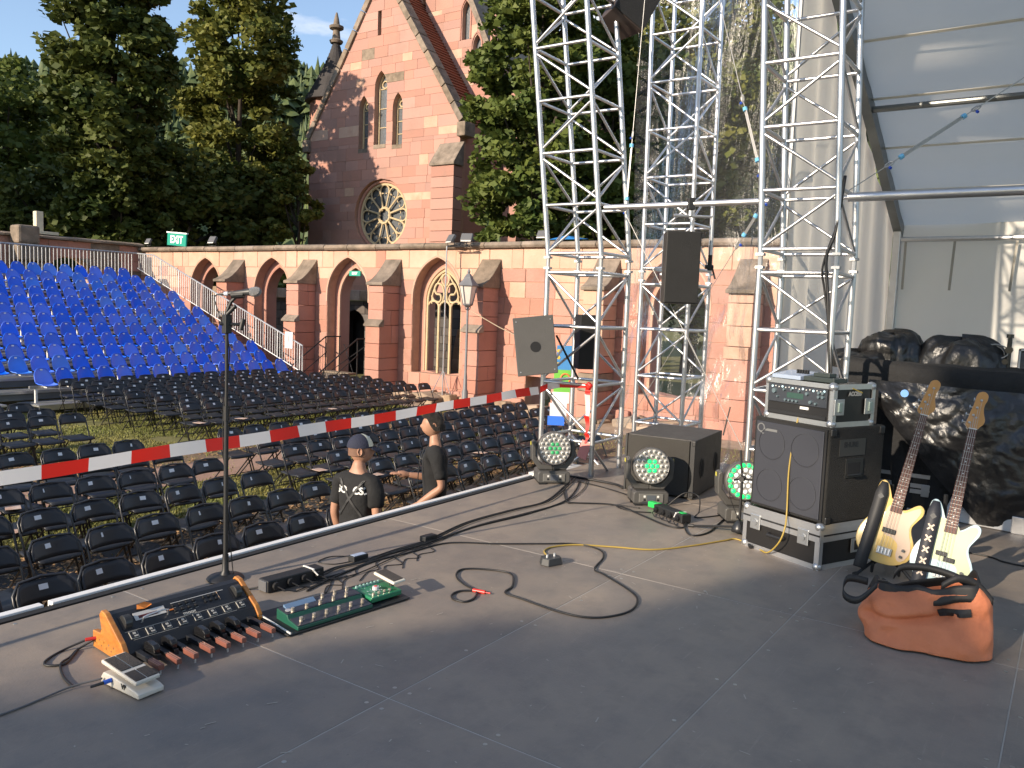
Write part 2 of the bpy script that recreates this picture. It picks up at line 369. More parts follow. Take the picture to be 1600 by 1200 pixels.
# buttresses
for bi, yn in enumerate([24.8, 21.06, 17.31, 13.57, 9.84, 6.07]):
    worn = bi in (4, 5)
    b = bpy.data.objects.new('buttress', None); C.objects.link(b); b.parent = cw; b.location = (XW, yn, 0)
    T = .58; z = G; rr = random.Random(bi+5)
    while z < 2.03:
        top = .84 if z < .8 else 2.06; h = min(rr.uniform(.36, .52), top-z)
        if top-(z+h) < .2: h = top-z
        d = .86 if z < .8 else .74; mt = pale if worn and z > .2 else (lichen if worn and rr.random() < .15 else red)
        if rr.random() < .55:
            MB().bx(-d+rr.uniform(-.01, .01), -.002, 0, T, z+.006, z+h-.006).build('stone', mt, b, bevel=.014)
        else:
            s_ = rr.uniform(.35, .6)*d
            MB().bx(-d+rr.uniform(-.01, .01), -s_-.004, 0, T, z+.006, z+h-.006).build('stone', mt, b, bevel=.014)
            MB().bx(-s_+.004, -.002, 0, T, z+.006, z+h-.006).build('stone', mt, b, bevel=.014)
        z += h
    pf = [(-.93, .80), (-.93, .86), (-.745, 1.02), (-.70, 1.02), (-.70, .80)]
    if not worn: MB().prism(pf, lambda x, z: (x, -.035, z), lambda x, z: (x, T+.035, z)).build('offset_stone', lichen, b, bevel=.012)
    n = 9; arc = [(-.84+.838*(i/n), 2.13+.74*(i/n)**1.55) for i in range(n+1)]
    pf = [(-.84, 2.04)]+arc+[(-.002, 2.04)]
    m = MB().prism(pf, lambda x, z: (x, -.05, z), lambda x, z: (x, T+.05, z)); m.build('weathering_cap', lichen, b, bevel=.015)
# tracery of the fourth arch
tr = bpy.data.objects.new('tracery', None); C.objects.link(tr); tr.parent = cw; tr.location = (XW+.42, 15.85, 0)
def bar(pts, name='tracery_bar', r=.045, mt=cream, par=tr):
    return MB().tube([(0, y, z) for y, z in pts], r, 6).build(name, mt, par, smooth=50)
bar([(y-15.85, z) for y, z in arch_pts(15.85, .67, 1.6, 2.56, -.55)], 'tracery_arch', .055)
for yy in (-.225, .225): bar([(yy, -.55), (yy, 1.55)], 'mullion', .05)
def arcp(c, r, a0, a1, n=12): return [(c[0]+r*math.cos(math.radians(a0+(a1-a0)*i/n)), c[1]+r*math.sin(math.radians(a0+(a1-a0)*i/n))) for i in range(n+1)]
for yy in (-.45, 0, .45): bar(arcp((yy, 1.42), .215, 0, 180), 'light_head', .034); 
for s_ in (-1, 1):
    bar([(s_*p.x, p.y) for p in spline([(.10, 1.58, 0), (.05, 1.85, 0), (.13, 2.1, 0), (.32, 2.16, 0), (.42, 2.0, 0), (.34, 1.85, 0), (.20, 1.83, 0), (.16, 1.7, 0), (.25, 1.6, 0), (.45, 1.66, 0), (.52, 1.8, 0)], 5)], 'mouchette', .034)
    bar([(s_*p.x, p.y) for p in spline([(.52, 1.55, 0), (.5, 1.8, 0), (.42, 2.02, 0), (.25, 2.25, 0), (.1, 2.45, 0)], 5)], 'tracery_bar', .03)
bar([(p.x, p.y) for p in spline([(0, 2.08, 0), (-.12, 2.22, 0), (-.12, 2.36, 0), (0, 2.46, 0), (.12, 2.36, 0), (.12, 2.22, 0)], 6, True)]+[(0, 2.08)], 'tracery_bar', .034)
# rubble under the window sills
for k in range(70):
    y = random.choice([random.uniform(14.2, 16.9), random.uniform(7.3, 9.2), random.uniform(9.9, 17)]); h = random.uniform(.12, .3); x = XW-.1-abs(random.gauss(0, .4))
    MB().box((x, y, G+h*.4), (random.uniform(.2, .5), random.uniform(.25, .6), h), Matrix.Rotation(random.uniform(-.4, .4), 3, 'Z')@Matrix.Rotation(random.uniform(-.3, .3), 3, 'X')).build('rubble_stone', tanst, cw, bevel=.04)

# ---------------------------------------------------------------- wall closing the court on the left (Y = 31.3)
rw = thing('court_wall', 'shaded sandstone court wall behind the top of the blue grandstand', 'wall')
ashlar(rw, 31.3, .6, lambda z: 2, lambda z: 19.0, 1.2, 3.36, .42, .85, [pointed(16.2, .8, 1.0, 2.1, 2.75), pointed(12.4, .8, 1.0, 2.1, 2.75), pointed(8.6, .8, 1.0, 2.1, 2.75)], [(red, 3), (lichen, 1)], back=mortar, axis='Y', maxp=150, seed=9)
ashlar(rw, 31.3, .6, lambda z: 2, lambda z: 19.0, G, 1.2, .6, 1.4, [], [(red, 1)], back=mortar, axis='Y', maxp=0, seed=10)
x = 2
while x < 18.9:
    e = min(19.1, x+random.uniform(.8, 1.3)); MB().prism([(31.15, 3.37), (31.15, 3.45), (31.5, 3.52), (32, 3.44), (32, 3.37)], lambda y, z: (x+.005, y, z), lambda y, z: (e-.005, y, z)).build('coping_stone', lichen, rw, bevel=.015); x = e
ps = MB()
for i, (a, b, d, z0, z1) in enumerate([(14.05, 15.0, .75, 1.5, 2.5), (14.0, 15.1, .85, 2.5, 3.1), (14.05, 14.8, .7, 3.1, 3.75)]): MB().bx(a, b, 31.28-d, 31.25, z0, z1).build('broken_pier_stone', lichen, rw, bevel=.09)
lim = M('limewashed_render', (.62, .56, .42), .9, var=.15)
tag(MB().bx(15.05, 15.85, 31.4, 31.9, 3.53, 3.64).bx(15.1, 15.35, 31.5, 31.75, 3.64, 4.35).build('pale_post', lim, bevel=.01), 'pale rendered post standing on the shaded court wall', 'post')
# inner court wall behind the arches
iw = thing('inner_wall', 'dark rubble wall with a pale ledge seen through the cloister arches', 'wall')
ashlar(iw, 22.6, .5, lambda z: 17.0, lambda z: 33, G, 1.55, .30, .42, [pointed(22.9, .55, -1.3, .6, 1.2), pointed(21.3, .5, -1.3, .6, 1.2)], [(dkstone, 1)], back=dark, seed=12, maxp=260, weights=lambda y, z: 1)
y = 17
while y < 33:
    e = min(33, y+random.uniform(.6, 1)); MB().bx(22.45, 23.15, y+.005, e-.005, 1.555, 1.95).build('ledge_stone', tanst, iw, bevel=.03); y = e
ashlar(iw, 21.4, .5, lambda z: 13.6, lambda z: 17.1-.25*max(0, z), G, .75, .34, .5, [], [(tanst, 1)], back=tanst, seed=13, maxp=60)

MB().bx(23.3, 23.5, 17, 33, G, 1.5).build('dark_backing', dark, iw)  # near-black slab added behind the openings so they read as dark

# ---------------------------------------------------------------- church
XC = 34.0; YC = 32.75; HWc = 5.65; ZK = 10.9; ZA = 19.3
ch = thing('church', 'red sandstone church with a steep gable, lancet windows and rose window beyond the cloister', 'church')
gl = lambda z: HWc if z <= ZK else HWc*(ZA-z)/(ZA-ZK)
lan = [pointed(YC, .46, 10.15, 13.25, 14.15), pointed(YC+1.28, .36, 10.0, 12.2, 12.95), pointed(YC-1.28, .36, 10.05, 12.1, 12.85)]
cholesl = lan+[roundh(YC-.15, 1.98, 6.35), rect(YC+.2, .13, 16.05, 17.35)]
ccut = lambda y, z, r: pale if r.random() < .10 else (lichen if r.random() < .02 else redc)
ashlar(ch, XC, .5, lambda z: YC-gl(z), lambda z: YC+gl(z), 2.0, ZA-.05, .50, 1.0, cholesl, [(redc, 3), (pale, 1), (lichen, 1)], back=mortar, seed=21, gap=.004, cham=.005, cut=ccut, weights=lambda y, z: .2 if z < 4.3 else 1)
# lancet windows: splayed jamb, leaded pane, bars and cream trefoil head
for c, hw, z0, zs, za in ((YC, .46, 10.15, 13.25, 14.15), (YC+1.28, .36, 10.0, 12.2, 12.95), (YC-1.28, .36, 10.05, 12.1, 12.85)):
    wn = bpy.data.objects.new('lancet_window', None); C.objects.link(wn); wn.parent = ch
    pts = arch_pts(c, hw*.86, zs, za-.06, z0+.05)
    MB().prism(pts, lambda y, z: (XC+.40, y, z), lambda y, z: (XC+.43, y, z)).build('pane', glassd, wn)
    MB().tube([(XC+.36, y, z) for y, z in pts], .06, 6).build('frame', cream, wn, smooth=50)
    MB().bx(XC-.02, XC+.45, c-hw, c+hw, z0-.18, z0+.04).build('sill', lichen, wn)
    for f in (.33, .66, 1.0): MB().bx(XC+.36, XC+.40, c-hw*.8, c+hw*.8, z0+(zs-z0)*f-.02, z0+(zs-z0)*f+.02).build('bar', cream, wn)
    MB().tube([(XC+.36, c+a, z) for a, z in arcp((0, zs+.22), hw*.42, 0, 360, 16)], .045, 6).build('tracery_ring', cream, wn)
MB().bx(XC+.3, XC+.34, YC+.0, YC+.4, 16.0, 17.4).build('slit_pane', dark, ch)
# rose window
rs = bpy.data.objects.new('rose_window', None); C.objects.link(rs); rs.parent = ch; rs.location = (XC+.35, YC-.15, 6.35)
def ring(r, t, name, mt=cream, x=0, n=40): return MB().tube([(x, r*math.cos(2*PI*i/n), r*math.sin(2*PI*i/n)) for i in range(n)], t, 6, closed=True).build(name, mt, rs, smooth=50)
MB().cyl((.16, 0, 0), (.2, 0, 0), 1.95, n=40).build('pane', glassd, rs)
ring(1.88, .10, 'outer_ring', redc, -.08); ring(1.72, .09, 'tracery_ring'); ring(.42, .08, 'hub_ring', n=20)
for k in range(12):
    a = 2*PI*(k+.5)/12; MB().cyl((0, .42*math.cos(a), .42*math.sin(a)), (0, 1.35*math.cos(a), 1.35*math.sin(a)), .055, n=6).build('spoke', cream, rs)
    b = 2*PI*k/12; cc = (1.36*math.cos(b), 1.36*math.sin(b))
    MB().tube([(0, cc[0]+.33*math.cos(b+math.radians(t)), cc[1]+.33*math.sin(b+math.radians(t))) for t in range(-115, 116, 23)], .05, 6).build('petal_arch', cream, rs, smooth=50)
    for s_ in (-1, 1):
        q = (1.22*math.cos(b)+s_*.2*-math.sin(b), 1.22*math.sin(b)+s_*.2*math.cos(b)); MB().cyl((0, q[0], q[1]), (0, q[0]-s_*.13*-math.sin(b), q[1]-s_*.13*math.cos(b)), .05, .02, 6).build('cusp', cream, rs)
for k in range(6):
    a = 2*PI*k/6; MB().cyl((0, .3*math.cos(a), .3*math.sin(a)), (0, .42*math.cos(a), .42*math.sin(a)), .05, n=6).build('hub_cusp', cream, rs)
# gable coping, kneelers, roof, side walls
sl_ = math.hypot(HWc, ZA-ZK)
for s_ in (-1, 1):
    n = 9
    for i in range(n):
        a, b = i/n, (i+1)/n-.006; P0 = (YC+s_*HWc*(1-a), ZK+(ZA-ZK)*a); P1 = (YC+s_*HWc*(1-b), ZK+(ZA-ZK)*b); nx = (ZA-ZK)/sl_*s_; nz = HWc/sl_
        m = MB(); q = lambda P, d, x: (x, P[0]+nx*d, P[1]+nz*d)
        m.hexa([q(P0, -.03, XC-.14), q(P0, .30, XC-.14), q(P0, .30, XC+.62), q(P0, -.03, XC+.62), q(P1, -.03, XC-.14), q(P1, .30, XC-.14), q(P1, .30, XC+.62), q(P1, -.03, XC+.62)]); m.build('coping_stone', lichen, ch, bevel=.02)
    yk = YC+s_*HWc
    MB().bx(XC-.2, XC+.7, min(yk-.1*s_, yk+.45*s_), max(yk-.1*s_, yk+.45*s_), ZK-.75, ZK-.02).build('kneeler', lichen, ch, bevel=.06)
tile = M('clay_tile', (.30, .10, .05), .85, scale=1.5, bump=.6, bscale=8, col2=(.17, .055, .03), f2=.8, rnd=.15)
for s_ in (-1, 1):
    nrow = 46; m = MB()
    for i in range(nrow):
        a, b = i/nrow, (i+1.0)/nrow; y0 = YC+s_*HWc*(1-a); z0 = ZK+(ZA-ZK)*a; y1 = YC+s_*HWc*(1-b); z1 = ZK+(ZA-ZK)*b; nx = (ZA-ZK)/sl_*s_; nz = HWc/sl_
        m.hexa([(XC+.62, y0+nx*.10, z0+nz*.10), (XC+3.4, y0+nx*.10, z0+nz*.10), (XC+3.4, y0, z0), (XC+.62, y0, z0), (XC+.62, y1+nx*.03, z1+nz*.03), (XC+3.4, y1+nx*.03, z1+nz*.03), (XC+3.4, y1-nx*.03, z1-nz*.03), (XC+.62, y1-nx*.03, z1-nz*.03)])
    m.build('roof_tile_rows', tile, ch)
MB().bx(XC+.505, XC+2.4, YC-HWc, YC-HWc+.5, 2, ZK).bx(XC+.505, XC+2.4, YC+HWc-.5, YC+HWc, 2, ZK).build('side_wall', redc, ch)
# buttress at the right corner of the gable front
bt = bpy.data.objects.new('buttress', None); C.objects.link(bt); bt.parent = ch; bt.location = (XC, YC-HWc, 0)
z = 2.0
while z < 8.6:
    h = min(.55, 8.62-z); MB().bx(-.75, -.02, -.25, 1.25, z+.008, z+h-.008).build('stone', redc, bt, bevel=.02); z += h
MB().prism([(-.85, 8.62), (-.85, 8.75), (-.02, 9.9), (-.02, 8.62)], lambda x, z: (x, -.32, z), lambda x, z: (x, 1.32, z)).build('weathering_cap', lichen, bt, bevel=.03)
# nave gable behind
XN = 36.4; NC = 31.2; sN = 1.95; ZN = 21.0; YR0 = 27.62
nl = lambda z: NC-4.1-(0 if z > 14 else .0) if z < 14.6 else NC-(ZN+2.2-z)/(ZN+2.2-14.6)*4.1
nh = lambda z: NC+2.2 if z < 17 else NC+2.2
nholes = [pointed(28.85, .26, 15.9, 17.35, 17.95), pointed(28.05, .26, 14.1, 15.5, 16.05), rect(31.9, .14, 17.75, 18.6)]
ashlar(ch, XN, .5, nl, lambda z: min(NC+3.2, YC+ (ZA+1.5-z)/(ZA-ZK)*HWc) if z > ZK else 33, 8.5, ZN, .52, 1.15, nholes, [(redc, 3), (pale, 1), (lichen, 1)], back=mortar, seed=31, gap=.004, cham=.005, maxp=220, cut=ccut)
for c, hw, z0, zs, za in ((28.85, .26, 15.9, 17.35, 17.95), (28.05, .26, 14.1, 15.5, 16.05)):
    wn = bpy.data.objects.new('lancet_window', None); C.objects.link(wn); wn.parent = ch
    pts = arch_pts(c, hw*.95, zs, za, z0); MB().prism(pts, lambda y, z: (XN+.30, y, z), lambda y, z: (XN+.33, y, z)).build('pane', glassd, wn)
    MB().tube([(XN-.01, y, z) for y, z in arch_pts(c, hw+.09, zs, za+.12, z0)], .05, 6).build('frame', redc, wn, smooth=50)
MB().bx(XN+.3, XN+.34, 31.7, 32.1, 17.6, 18.7).build('slit_pane', dark, ch)
MB().bx(XN+.51, XN+9, 25.4, 26.4, 3, 13).build('side_wall', redc, ch)
m = MB(); m.add([(XN-.1, NC-4.45, 14.3), (XN+9, NC-4.45, 14.3), (XN+9, NC-.2, ZN+1.9), (XN-.1, NC-.2, ZN+1.9)], [(0, 1, 2, 3)]); m.build('roof_slope', lichen, ch, solid=.3)
MB().bx(XN-.1, XN+1, 26.6, 27.05, 8.5, 14.2).build('corner_pier', redc, ch)
MB().lathe([(.22, 12), (.22, 16.3), (.34, 16.4), (.34, 16.6), (.2, 16.75), (.16, 17.6), (.34, 17.75), (.3, 18.0), (.12, 18.2), (.05, 19.6)], 8, Matrix.Translation((XN-.2, 26.75, 0))).build('pinnacle', redc, ch)
# stair turret with spire
tu = bpy.data.objects.new('stair_turret', None); C.objects.link(tu); tu.parent = ch; tu.location = (36.0, 38.45, 0)
MB().lathe([(1.5, 2), (1.5, 9.9), (1.65, 10.0), (1.65, 10.35), (1.5, 10.45), (1.5, 13.4)], 8).build('shaft', redc, tu)
slate = M('dark_slate', (.045, .04, .04), .85, scale=2, bump=.8, bscale=9, var=.35)
pr = [(1.75, 13.4)]; n = 16
for i in range(n):
    f = i/n; r = 1.62*(1-f)**1.3+.17; z = 13.4+3.6*f; pr += [(r+.03, z+.02), (r-.01, z+.22)]
MB().lathe(pr, 16).build('spire_roof', slate, tu)
MB().lathe([(.36, 16.95), (.42, 17.1), (.25, 17.2), (.2, 17.7), (.42, 17.8), (.44, 17.95), (.2, 18.05), (.14, 18.4), (.05, 18.75)], 10).build('finial', lichen, tu, smooth=50)
# ---------------------------------------------------------------- trees and hill
def leafmat(name, c1, c2, tr=.25):
    m = bpy.data.materials.new(name); m.use_nodes = True; t = m.node_tree; b = t.nodes['Principled BSDF']; b.inputs['Roughness'].default_value = .6; b.inputs['Specular IOR Level'].default_value = .25
    g = t.nodes.new('ShaderNodeNewGeometry'); no = t.nodes.new('ShaderNodeTexNoise'); no.inputs['Scale'].default_value = .45; no.inputs['Detail'].default_value = 4; t.links.new(g.outputs['Position'], no.inputs[0])
    mr = t.nodes.new('ShaderNodeMapRange'); mr.inputs[1].default_value = .36; mr.inputs[2].default_value = .64; t.links.new(no.outputs[0], mr.inputs[0])
    ri = t.nodes.new('ShaderNodeMath'); ri.operation = 'MULTIPLY_ADD'; ri.inputs[1].default_value = .5; t.links.new(g.outputs['Random Per Island'], ri.inputs[0]); ri2 = t.nodes.new('ShaderNodeMath'); ri2.operation = 'MULTIPLY'; ri2.inputs[1].default_value = .65; t.links.new(mr.outputs[0], ri2.inputs[0]); t.links.new(ri2.outputs[0], ri.inputs[2])
    mi = t.nodes.new('ShaderNodeMix'); mi.data_type = 'RGBA'; mi.inputs[6].default_value = (*c1, 1); mi.inputs[7].default_value = (*c2, 1); t.links.new(ri.outputs[0], mi.inputs[0]); t.links.new(mi.outputs[2], b.inputs['Base Color'])
    tl = t.nodes.new('ShaderNodeBsdfTranslucent'); t.links.new(mi.outputs[2], tl.inputs[0]); ms = t.nodes.new('ShaderNodeMixShader'); ms.inputs[0].default_value = tr
    t.links.new(b.outputs[0], ms.inputs[1]); t.links.new(tl.outputs[0], ms.inputs[2]); t.links.new(ms.outputs[0], t.nodes['Material Output'].inputs[0]); MATS[name] = m; return m
lf_dark = leafmat('linden_leaf', (.036, .062, .015), (.10, .115, .025))
lf_yel = leafmat('yellowing_leaf', (.055, .085, .018), (.18, .175, .036))
lf_mid = leafmat('maple_leaf', (.042, .078, .018), (.13, .155, .032))
bark = M('bark', (.06, .045, .032), .95, scale=3, bump=1, bscale=14, var=.4)
def tree(name, label, x, y, z0, h, rx, rz, zc, leaf, nl=14000, nc=150, ls=.22, seed=0, group=None, hollow=.45, low=0, ry=None, lean=(0, 0), boxy=False, cr=None, gaps=()):
    r = np.random.default_rng(seed+100); t = thing(name, label, 'tree', (x, y, z0), 0, group); ry = ry or rx
    cc = np.array([lean[0], lean[1], zc-z0])
    # clump centres: on and inside an uneven ellipsoid
    d = r.normal(size=(nc, 3)); d /= np.linalg.norm(d, axis=1)[:, None]
    lob = np.array([1+.22*mnoise.noise((q[0]*1.7+seed, q[1]*1.7, q[2]*1.7)) for q in d])
    rad = (hollow+(1-hollow)*r.random(nc)**.55)*lob
    cen = cc+d*rad[:, None]*np.array([rx, ry, rz])
    if boxy:
        cen = r.uniform(-1, 1, (nc, 3))*np.array([rx, ry, rz]); ne = 135; cen[:ne, 1] = ry-.15-.75*r.random(ne); cen[:ne, 2] = np.linspace(-rz, rz, ne); cen = cc+cen
    for gy, gz, gr in gaps:
        far = (cen[:, 1]+y-gy)**2+(cen[:, 2]+z0-gz)**2 > gr*gr; cen = np.where(far[:, None], cen, cen+np.array([0, -3.5, 3.0]))
    if low: cen[:, 2] = np.maximum(cen[:, 2], low+r.random(nc)*1.5)
    cr_ = r.uniform(.55, 1.15, nc)*(cr or min(rx, ry)*.27)
    k = r.integers(0, nc, nl); q = r.normal(size=(nl, 3)); q /= np.linalg.norm(q, axis=1)[:, None]; q *= (r.random(nl)**.45)[:, None]
    p = cen[k]+q*cr_[k][:, None]*np.array([1.15, 1.15, .72])
    a = r.normal(size=(nl, 3)); a /= np.linalg.norm(a, axis=1)[:, None]; a[:, 2] *= .6
    b = np.cross(a, r.normal(size=(nl, 3))); b /= np.linalg.norm(b, axis=1)[:, None]+1e-9
    s = ls*r.uniform(.55, 1.25, nl)[:, None]; a = a*s; b = b*s*.62
    v = np.stack([p-a, p-a*.1+b, p+a, p-a*.1-b], 1).reshape(-1, 3)
    me = bpy.data.meshes.new('crown'); me.vertices.add(nl*4); me.vertices.foreach_set('co', v.astype(np.float32).ravel())
    me.loops.add(nl*4); me.loops.foreach_set('vertex_index', np.arange(nl*4, dtype=np.int32)); me.polygons.add(nl); me.polygons.foreach_set('loop_start', np.arange(0, nl*4, 4, dtype=np.int32))
    me.update(calc_edges=True); me.materials.append(leaf); link('crown', me, t)
    m = MB(); tr_ = rx*.045+.12; top = cc[2]+rz*.55
    P = [Vector((lean[0]*f+.25*math.sin(f*5+seed), lean[1]*f+.25*math.cos(f*4+seed)-.25, top*f)) for f in np.linspace(0, 1, 9)]
    m.tube(P, [tr_*(1.25-1.1*f) for f in np.linspace(0, 1, 9)], 8); m.build('trunk', bark, t, smooth=True)
    for i in r.choice(nc, 13, replace=False):
        e = Vector(cen[i]); f = min(.85, max(.25, (e.z/top)*.75)); s0 = P[int(f*8)]; mid = s0.lerp(e, .5)+Vector((0, 0, -.3))
        MB().tube(spline([s0, mid, e], 4), [tr_*.42*(1-j/9.5) for j in range(9)], 5).build('limb', bark, t, smooth=True)
    return t
def tr_at(px, t): x, y = plan(px, t); return x, y
GB = G
x, y = tr_at(15, 50);  tree('linden_tree', 'dark tree at the left edge above the shaded court wall', x, y, GB, 14, 4.6, 6.2, 8.2, lf_mid, 14000, 120, .25, 1, 'trees beyond the cloister')
x, y = tr_at(180, 40.5); tree('linden_tree', 'broad dark tree with its crown over the grandstand, left of the yellowing one', x, y, GB, 24, 2.7, 9.6, 10.2, lf_dark, 34000, 260, .22, 2, 'trees beyond the cloister', low=4)
x, y = tr_at(370, 51); tree('linden_tree', 'tall tree with sunlit yellowing crown left of the church', x, y, GB, 26, 3.25, 11.5, 12, lf_yel, 32000, 250, .24, 3, 'trees beyond the cloister', low=3.5)
x, y = tr_at(290, 46); tree('undergrowth_tree', 'low dense dark tree under the two tall crowns', x, y, GB, 8, 4.8, 4.2, 5.2, lf_dark, 15000, 110, .22, 4, 'trees beyond the cloister')
x, y = tr_at(90, 46); tree('undergrowth_tree', 'low dark bushy tree above the broken pier', x, y, GB, 8, 4.0, 3.4, 4.6, lf_dark, 9000, 70, .22, 14, 'trees beyond the cloister')
x, y = tr_at(455, 47); tree('young_tree', 'small light green tree touching the church turret', x, y, GB, 8, 1.5, 3.9, 5.5, lf_yel, 5500, 50, .2, 5, 'trees beyond the cloister')
x, y = tr_at(815, 31); tree('maple_tree', 'dense green tree between the church and the left truss tower', x, y, GB, 16, 2.3, 6.8, 8.2, lf_mid, 26000, 190, .17, 6, 'trees beyond the cloister', low=3.2)
x, y = tr_at(920, 36); tree('maple_tree', 'green tree seen through the left truss tower', x, y, GB, 15, 3.4, 6.8, 8.2, lf_mid, 26000, 190, .2, 7, 'trees beyond the cloister')
x, y = tr_at(1060, 40); tree('maple_tree', 'yellow green tree seen through the middle truss tower', x, y, GB, 17, 4.6, 7.8, 9, lf_yel, 28000, 210, .22, 8, 'trees beyond the cloister')
x, y = tr_at(1165, 46); tree('maple_tree', 'dull green tree with thin top between middle and right towers', x, y, GB, 14, 3.6, 5.6, 8.0, lf_yel, 18000, 120, .22, 9, 'trees beyond the cloister')
x, y = tr_at(1010, 44); tree('maple_tree', 'dark tree filling the gap behind the left and middle towers', x, y, GB, 10, 5.2, 4.6, 5.6, lf_dark, 12000, 90, .24, 10, 'trees beyond the cloister')
# trees outside the view that throw the shade seen in the photograph
tree('shade_tree', 'tall tree left of the view shading the trees beyond the court', -3, 49, GB, 22, 6, 9, 11, lf_dark, 12000, 160, .34, 11)
tree('shade_tree', 'tall tree far left of the view behind the court wall', 6, 54, GB, 20, 6, 8, 10, lf_dark, 10000, 140, .34, 12)
tree('shade_tree', 'broad leafy tree behind the stage throwing the shade over the boards', -26.5, 2.24, GB, 26, 3.0, 8.0, 12.5, lf_dark, 18500, 268, .40, 13, ry=6.85, boxy=True, cr=1.0, gaps=((8.50, 12.45, 1.25), (7.3, 11.4, 1.1), (9.0, 10.9, .75)))  # unseen; squared crown and gaps shaped to set shade edge and sun patches
tree('shade_tree', 'second leafy tree behind the stage', -27, -11, GB, 26, 3.0, 8.0, 12.5, lf_dark, 14000, 260, .42, 15, ry=6.5, boxy=True, cr=1.0)
# hill
def hz(x, y):
    d = math.hypot(x, y); a = math.atan2(y, x)
    f = max(0, min(1, (d-150)/170)); f = f*f*(3-2*f)
    return G+f*(72-.75*(math.degrees(a)-47.5)+9*mnoise.noise((x*.006, y*.006, 1)))+4*f*mnoise.noise((x*.02, y*.02, 4))
hm = MB(); na, nd = 90, 26; vs = []
for j in range(nd):
    d = 110+ (430-110)*j/(nd-1)
    for i in range(na+1):
        a = math.radians(-15+125*i/na); vs.append((d*math.cos(a), d*math.sin(a), hz(d*math.cos(a), d*math.sin(a))-.6))
hm.add(vs, [(j*(na+1)+i, j*(na+1)+i+1, (j+1)*(na+1)+i+1, (j+1)*(na+1)+i) for j in range(nd-1) for i in range(na)])
struct(hm.build('hill', M('forest_floor', (.035, .05, .02), .95, var=.3), smooth=True))
cm = leafmat('conifer_needle', (.04, .07, .034), (.115, .14, .05), .1)
m = MB(); rr = random.Random(3); cnt = 0
while cnt < 4600:
    a = math.radians(rr.uniform(8, 100)); d = rr.uniform(125, 345); x, y = d*math.cos(a), d*math.sin(a); z = hz(x, y)
    if z < 1: continue
    h = rr.uniform(7, 14); w_ = h*rr.uniform(.17, .26); n = 7; off = rr.random()*6; dec = rr.random() < .45; L = 5
    for k in range(L):
        z0 = z+h*(k/L)*.92; r0 = w_*(1-k/(L+.3))*rr.uniform(.85, 1.15); hh = h*.40
        if dec: r0 = w_*1.25*math.sin(PI*(k+.8)/(L+1)); hh = h*.26
        vs = [(x+r0*rr.uniform(.6, 1.25)*math.cos(off+2*PI*i/n+k), y+r0*rr.uniform(.6, 1.25)*math.sin(off+2*PI*i/n+k), z0+rr.uniform(-.6, .6)) for i in range(n)]+[(x, y, min(z0+hh, z+h+.2))]
        m.add(vs, [(i, (i+1) % n, n) for i in range(n)])
    cnt += 1
tag(m.build('hillside_forest', cm), 'conifer forest covering the hillside behind the church', 'forest', kind='stuff')
# ---------------------------------------------------------------- grandstand with blue seats
alu = M('aluminium', (.62, .62, .63), .38, metal=.9, var=.12, scale=8)
galv = M('galvanised_steel', (.50, .51, .52), .5, metal=.75, var=.2, scale=6)
dulw = M('white_painted_metal', (.72, .71, .68), .5, var=.1)
deckm = M('grey_deck_board', (.17, .18, .185), .8, var=.25, scale=3, stretch=(.4, 4, 4))
YR = lambda k: 20.0+.69*k
ZT = lambda k: -.3+.243*k
NR = 12; XR = 16.65; XG = 17.0
gs = thing('grandstand', 'stepped grandstand of grey decks carrying the rows of blue seats', 'grandstand')
for k in range(NR):
    xl = 9.2 if k == 0 else (8.6 if k == 1 else 3.0); yf = YR(k)-.46; zf = ZT(k)-.80
    nb = 4
    for i in range(nb):
        a = xl+(XG-xl)*i/nb; b = xl+(XG-xl)*(i+1)/nb
        MB().bx(a+.006, b-.006, yf+.03, yf+.69, zf-.03, zf).build('deck_board', deckm, gs)
        MB().bx(a+.006, b-.006, yf+.04, yf+.06, zf-.213, zf-.032).build('riser_board', deckm, gs)
    MB().bx(xl, XG, yf-.02, yf+.028, zf-.055, zf+.004).build('deck_edge', alu, gs)
    MB().bx(xl+.1, XG-.1, YR(k)-.17, YR(k)-.11, ZT(k)-.46, ZT(k)-.40).build('seat_rail', alu, gs)
    x = xl+.25
    while x < XG:
        MB().bx(x-.025, x+.025, YR(k)-.165, YR(k)-.115, zf, ZT(k)-.46).build('seat_post', dulw, gs); x += 1.5
    if k == 0: MB().bx(xl, XG, yf-.35, yf-.03, G+.18, G+.22).bx(xl, XG, yf-.36, yf-.33, G+.1, G+.225).build('front_step', alu, gs)
for s_ in range(4): MB().bx(7.6, 8.55, 18.9+s_*.345, 19.25+s_*.345, G+.12+s_*.12, G+.16+s_*.12).build('stair_tread', alu, gs)
for x in (9.3, 12, 14.5, XG-.05):
    for k in range(0, NR, 2): MB().cyl((x, YR(k), G), (x, YR(k), ZT(k)-.85), .025, n=6).build('support_tube', galv, gs)
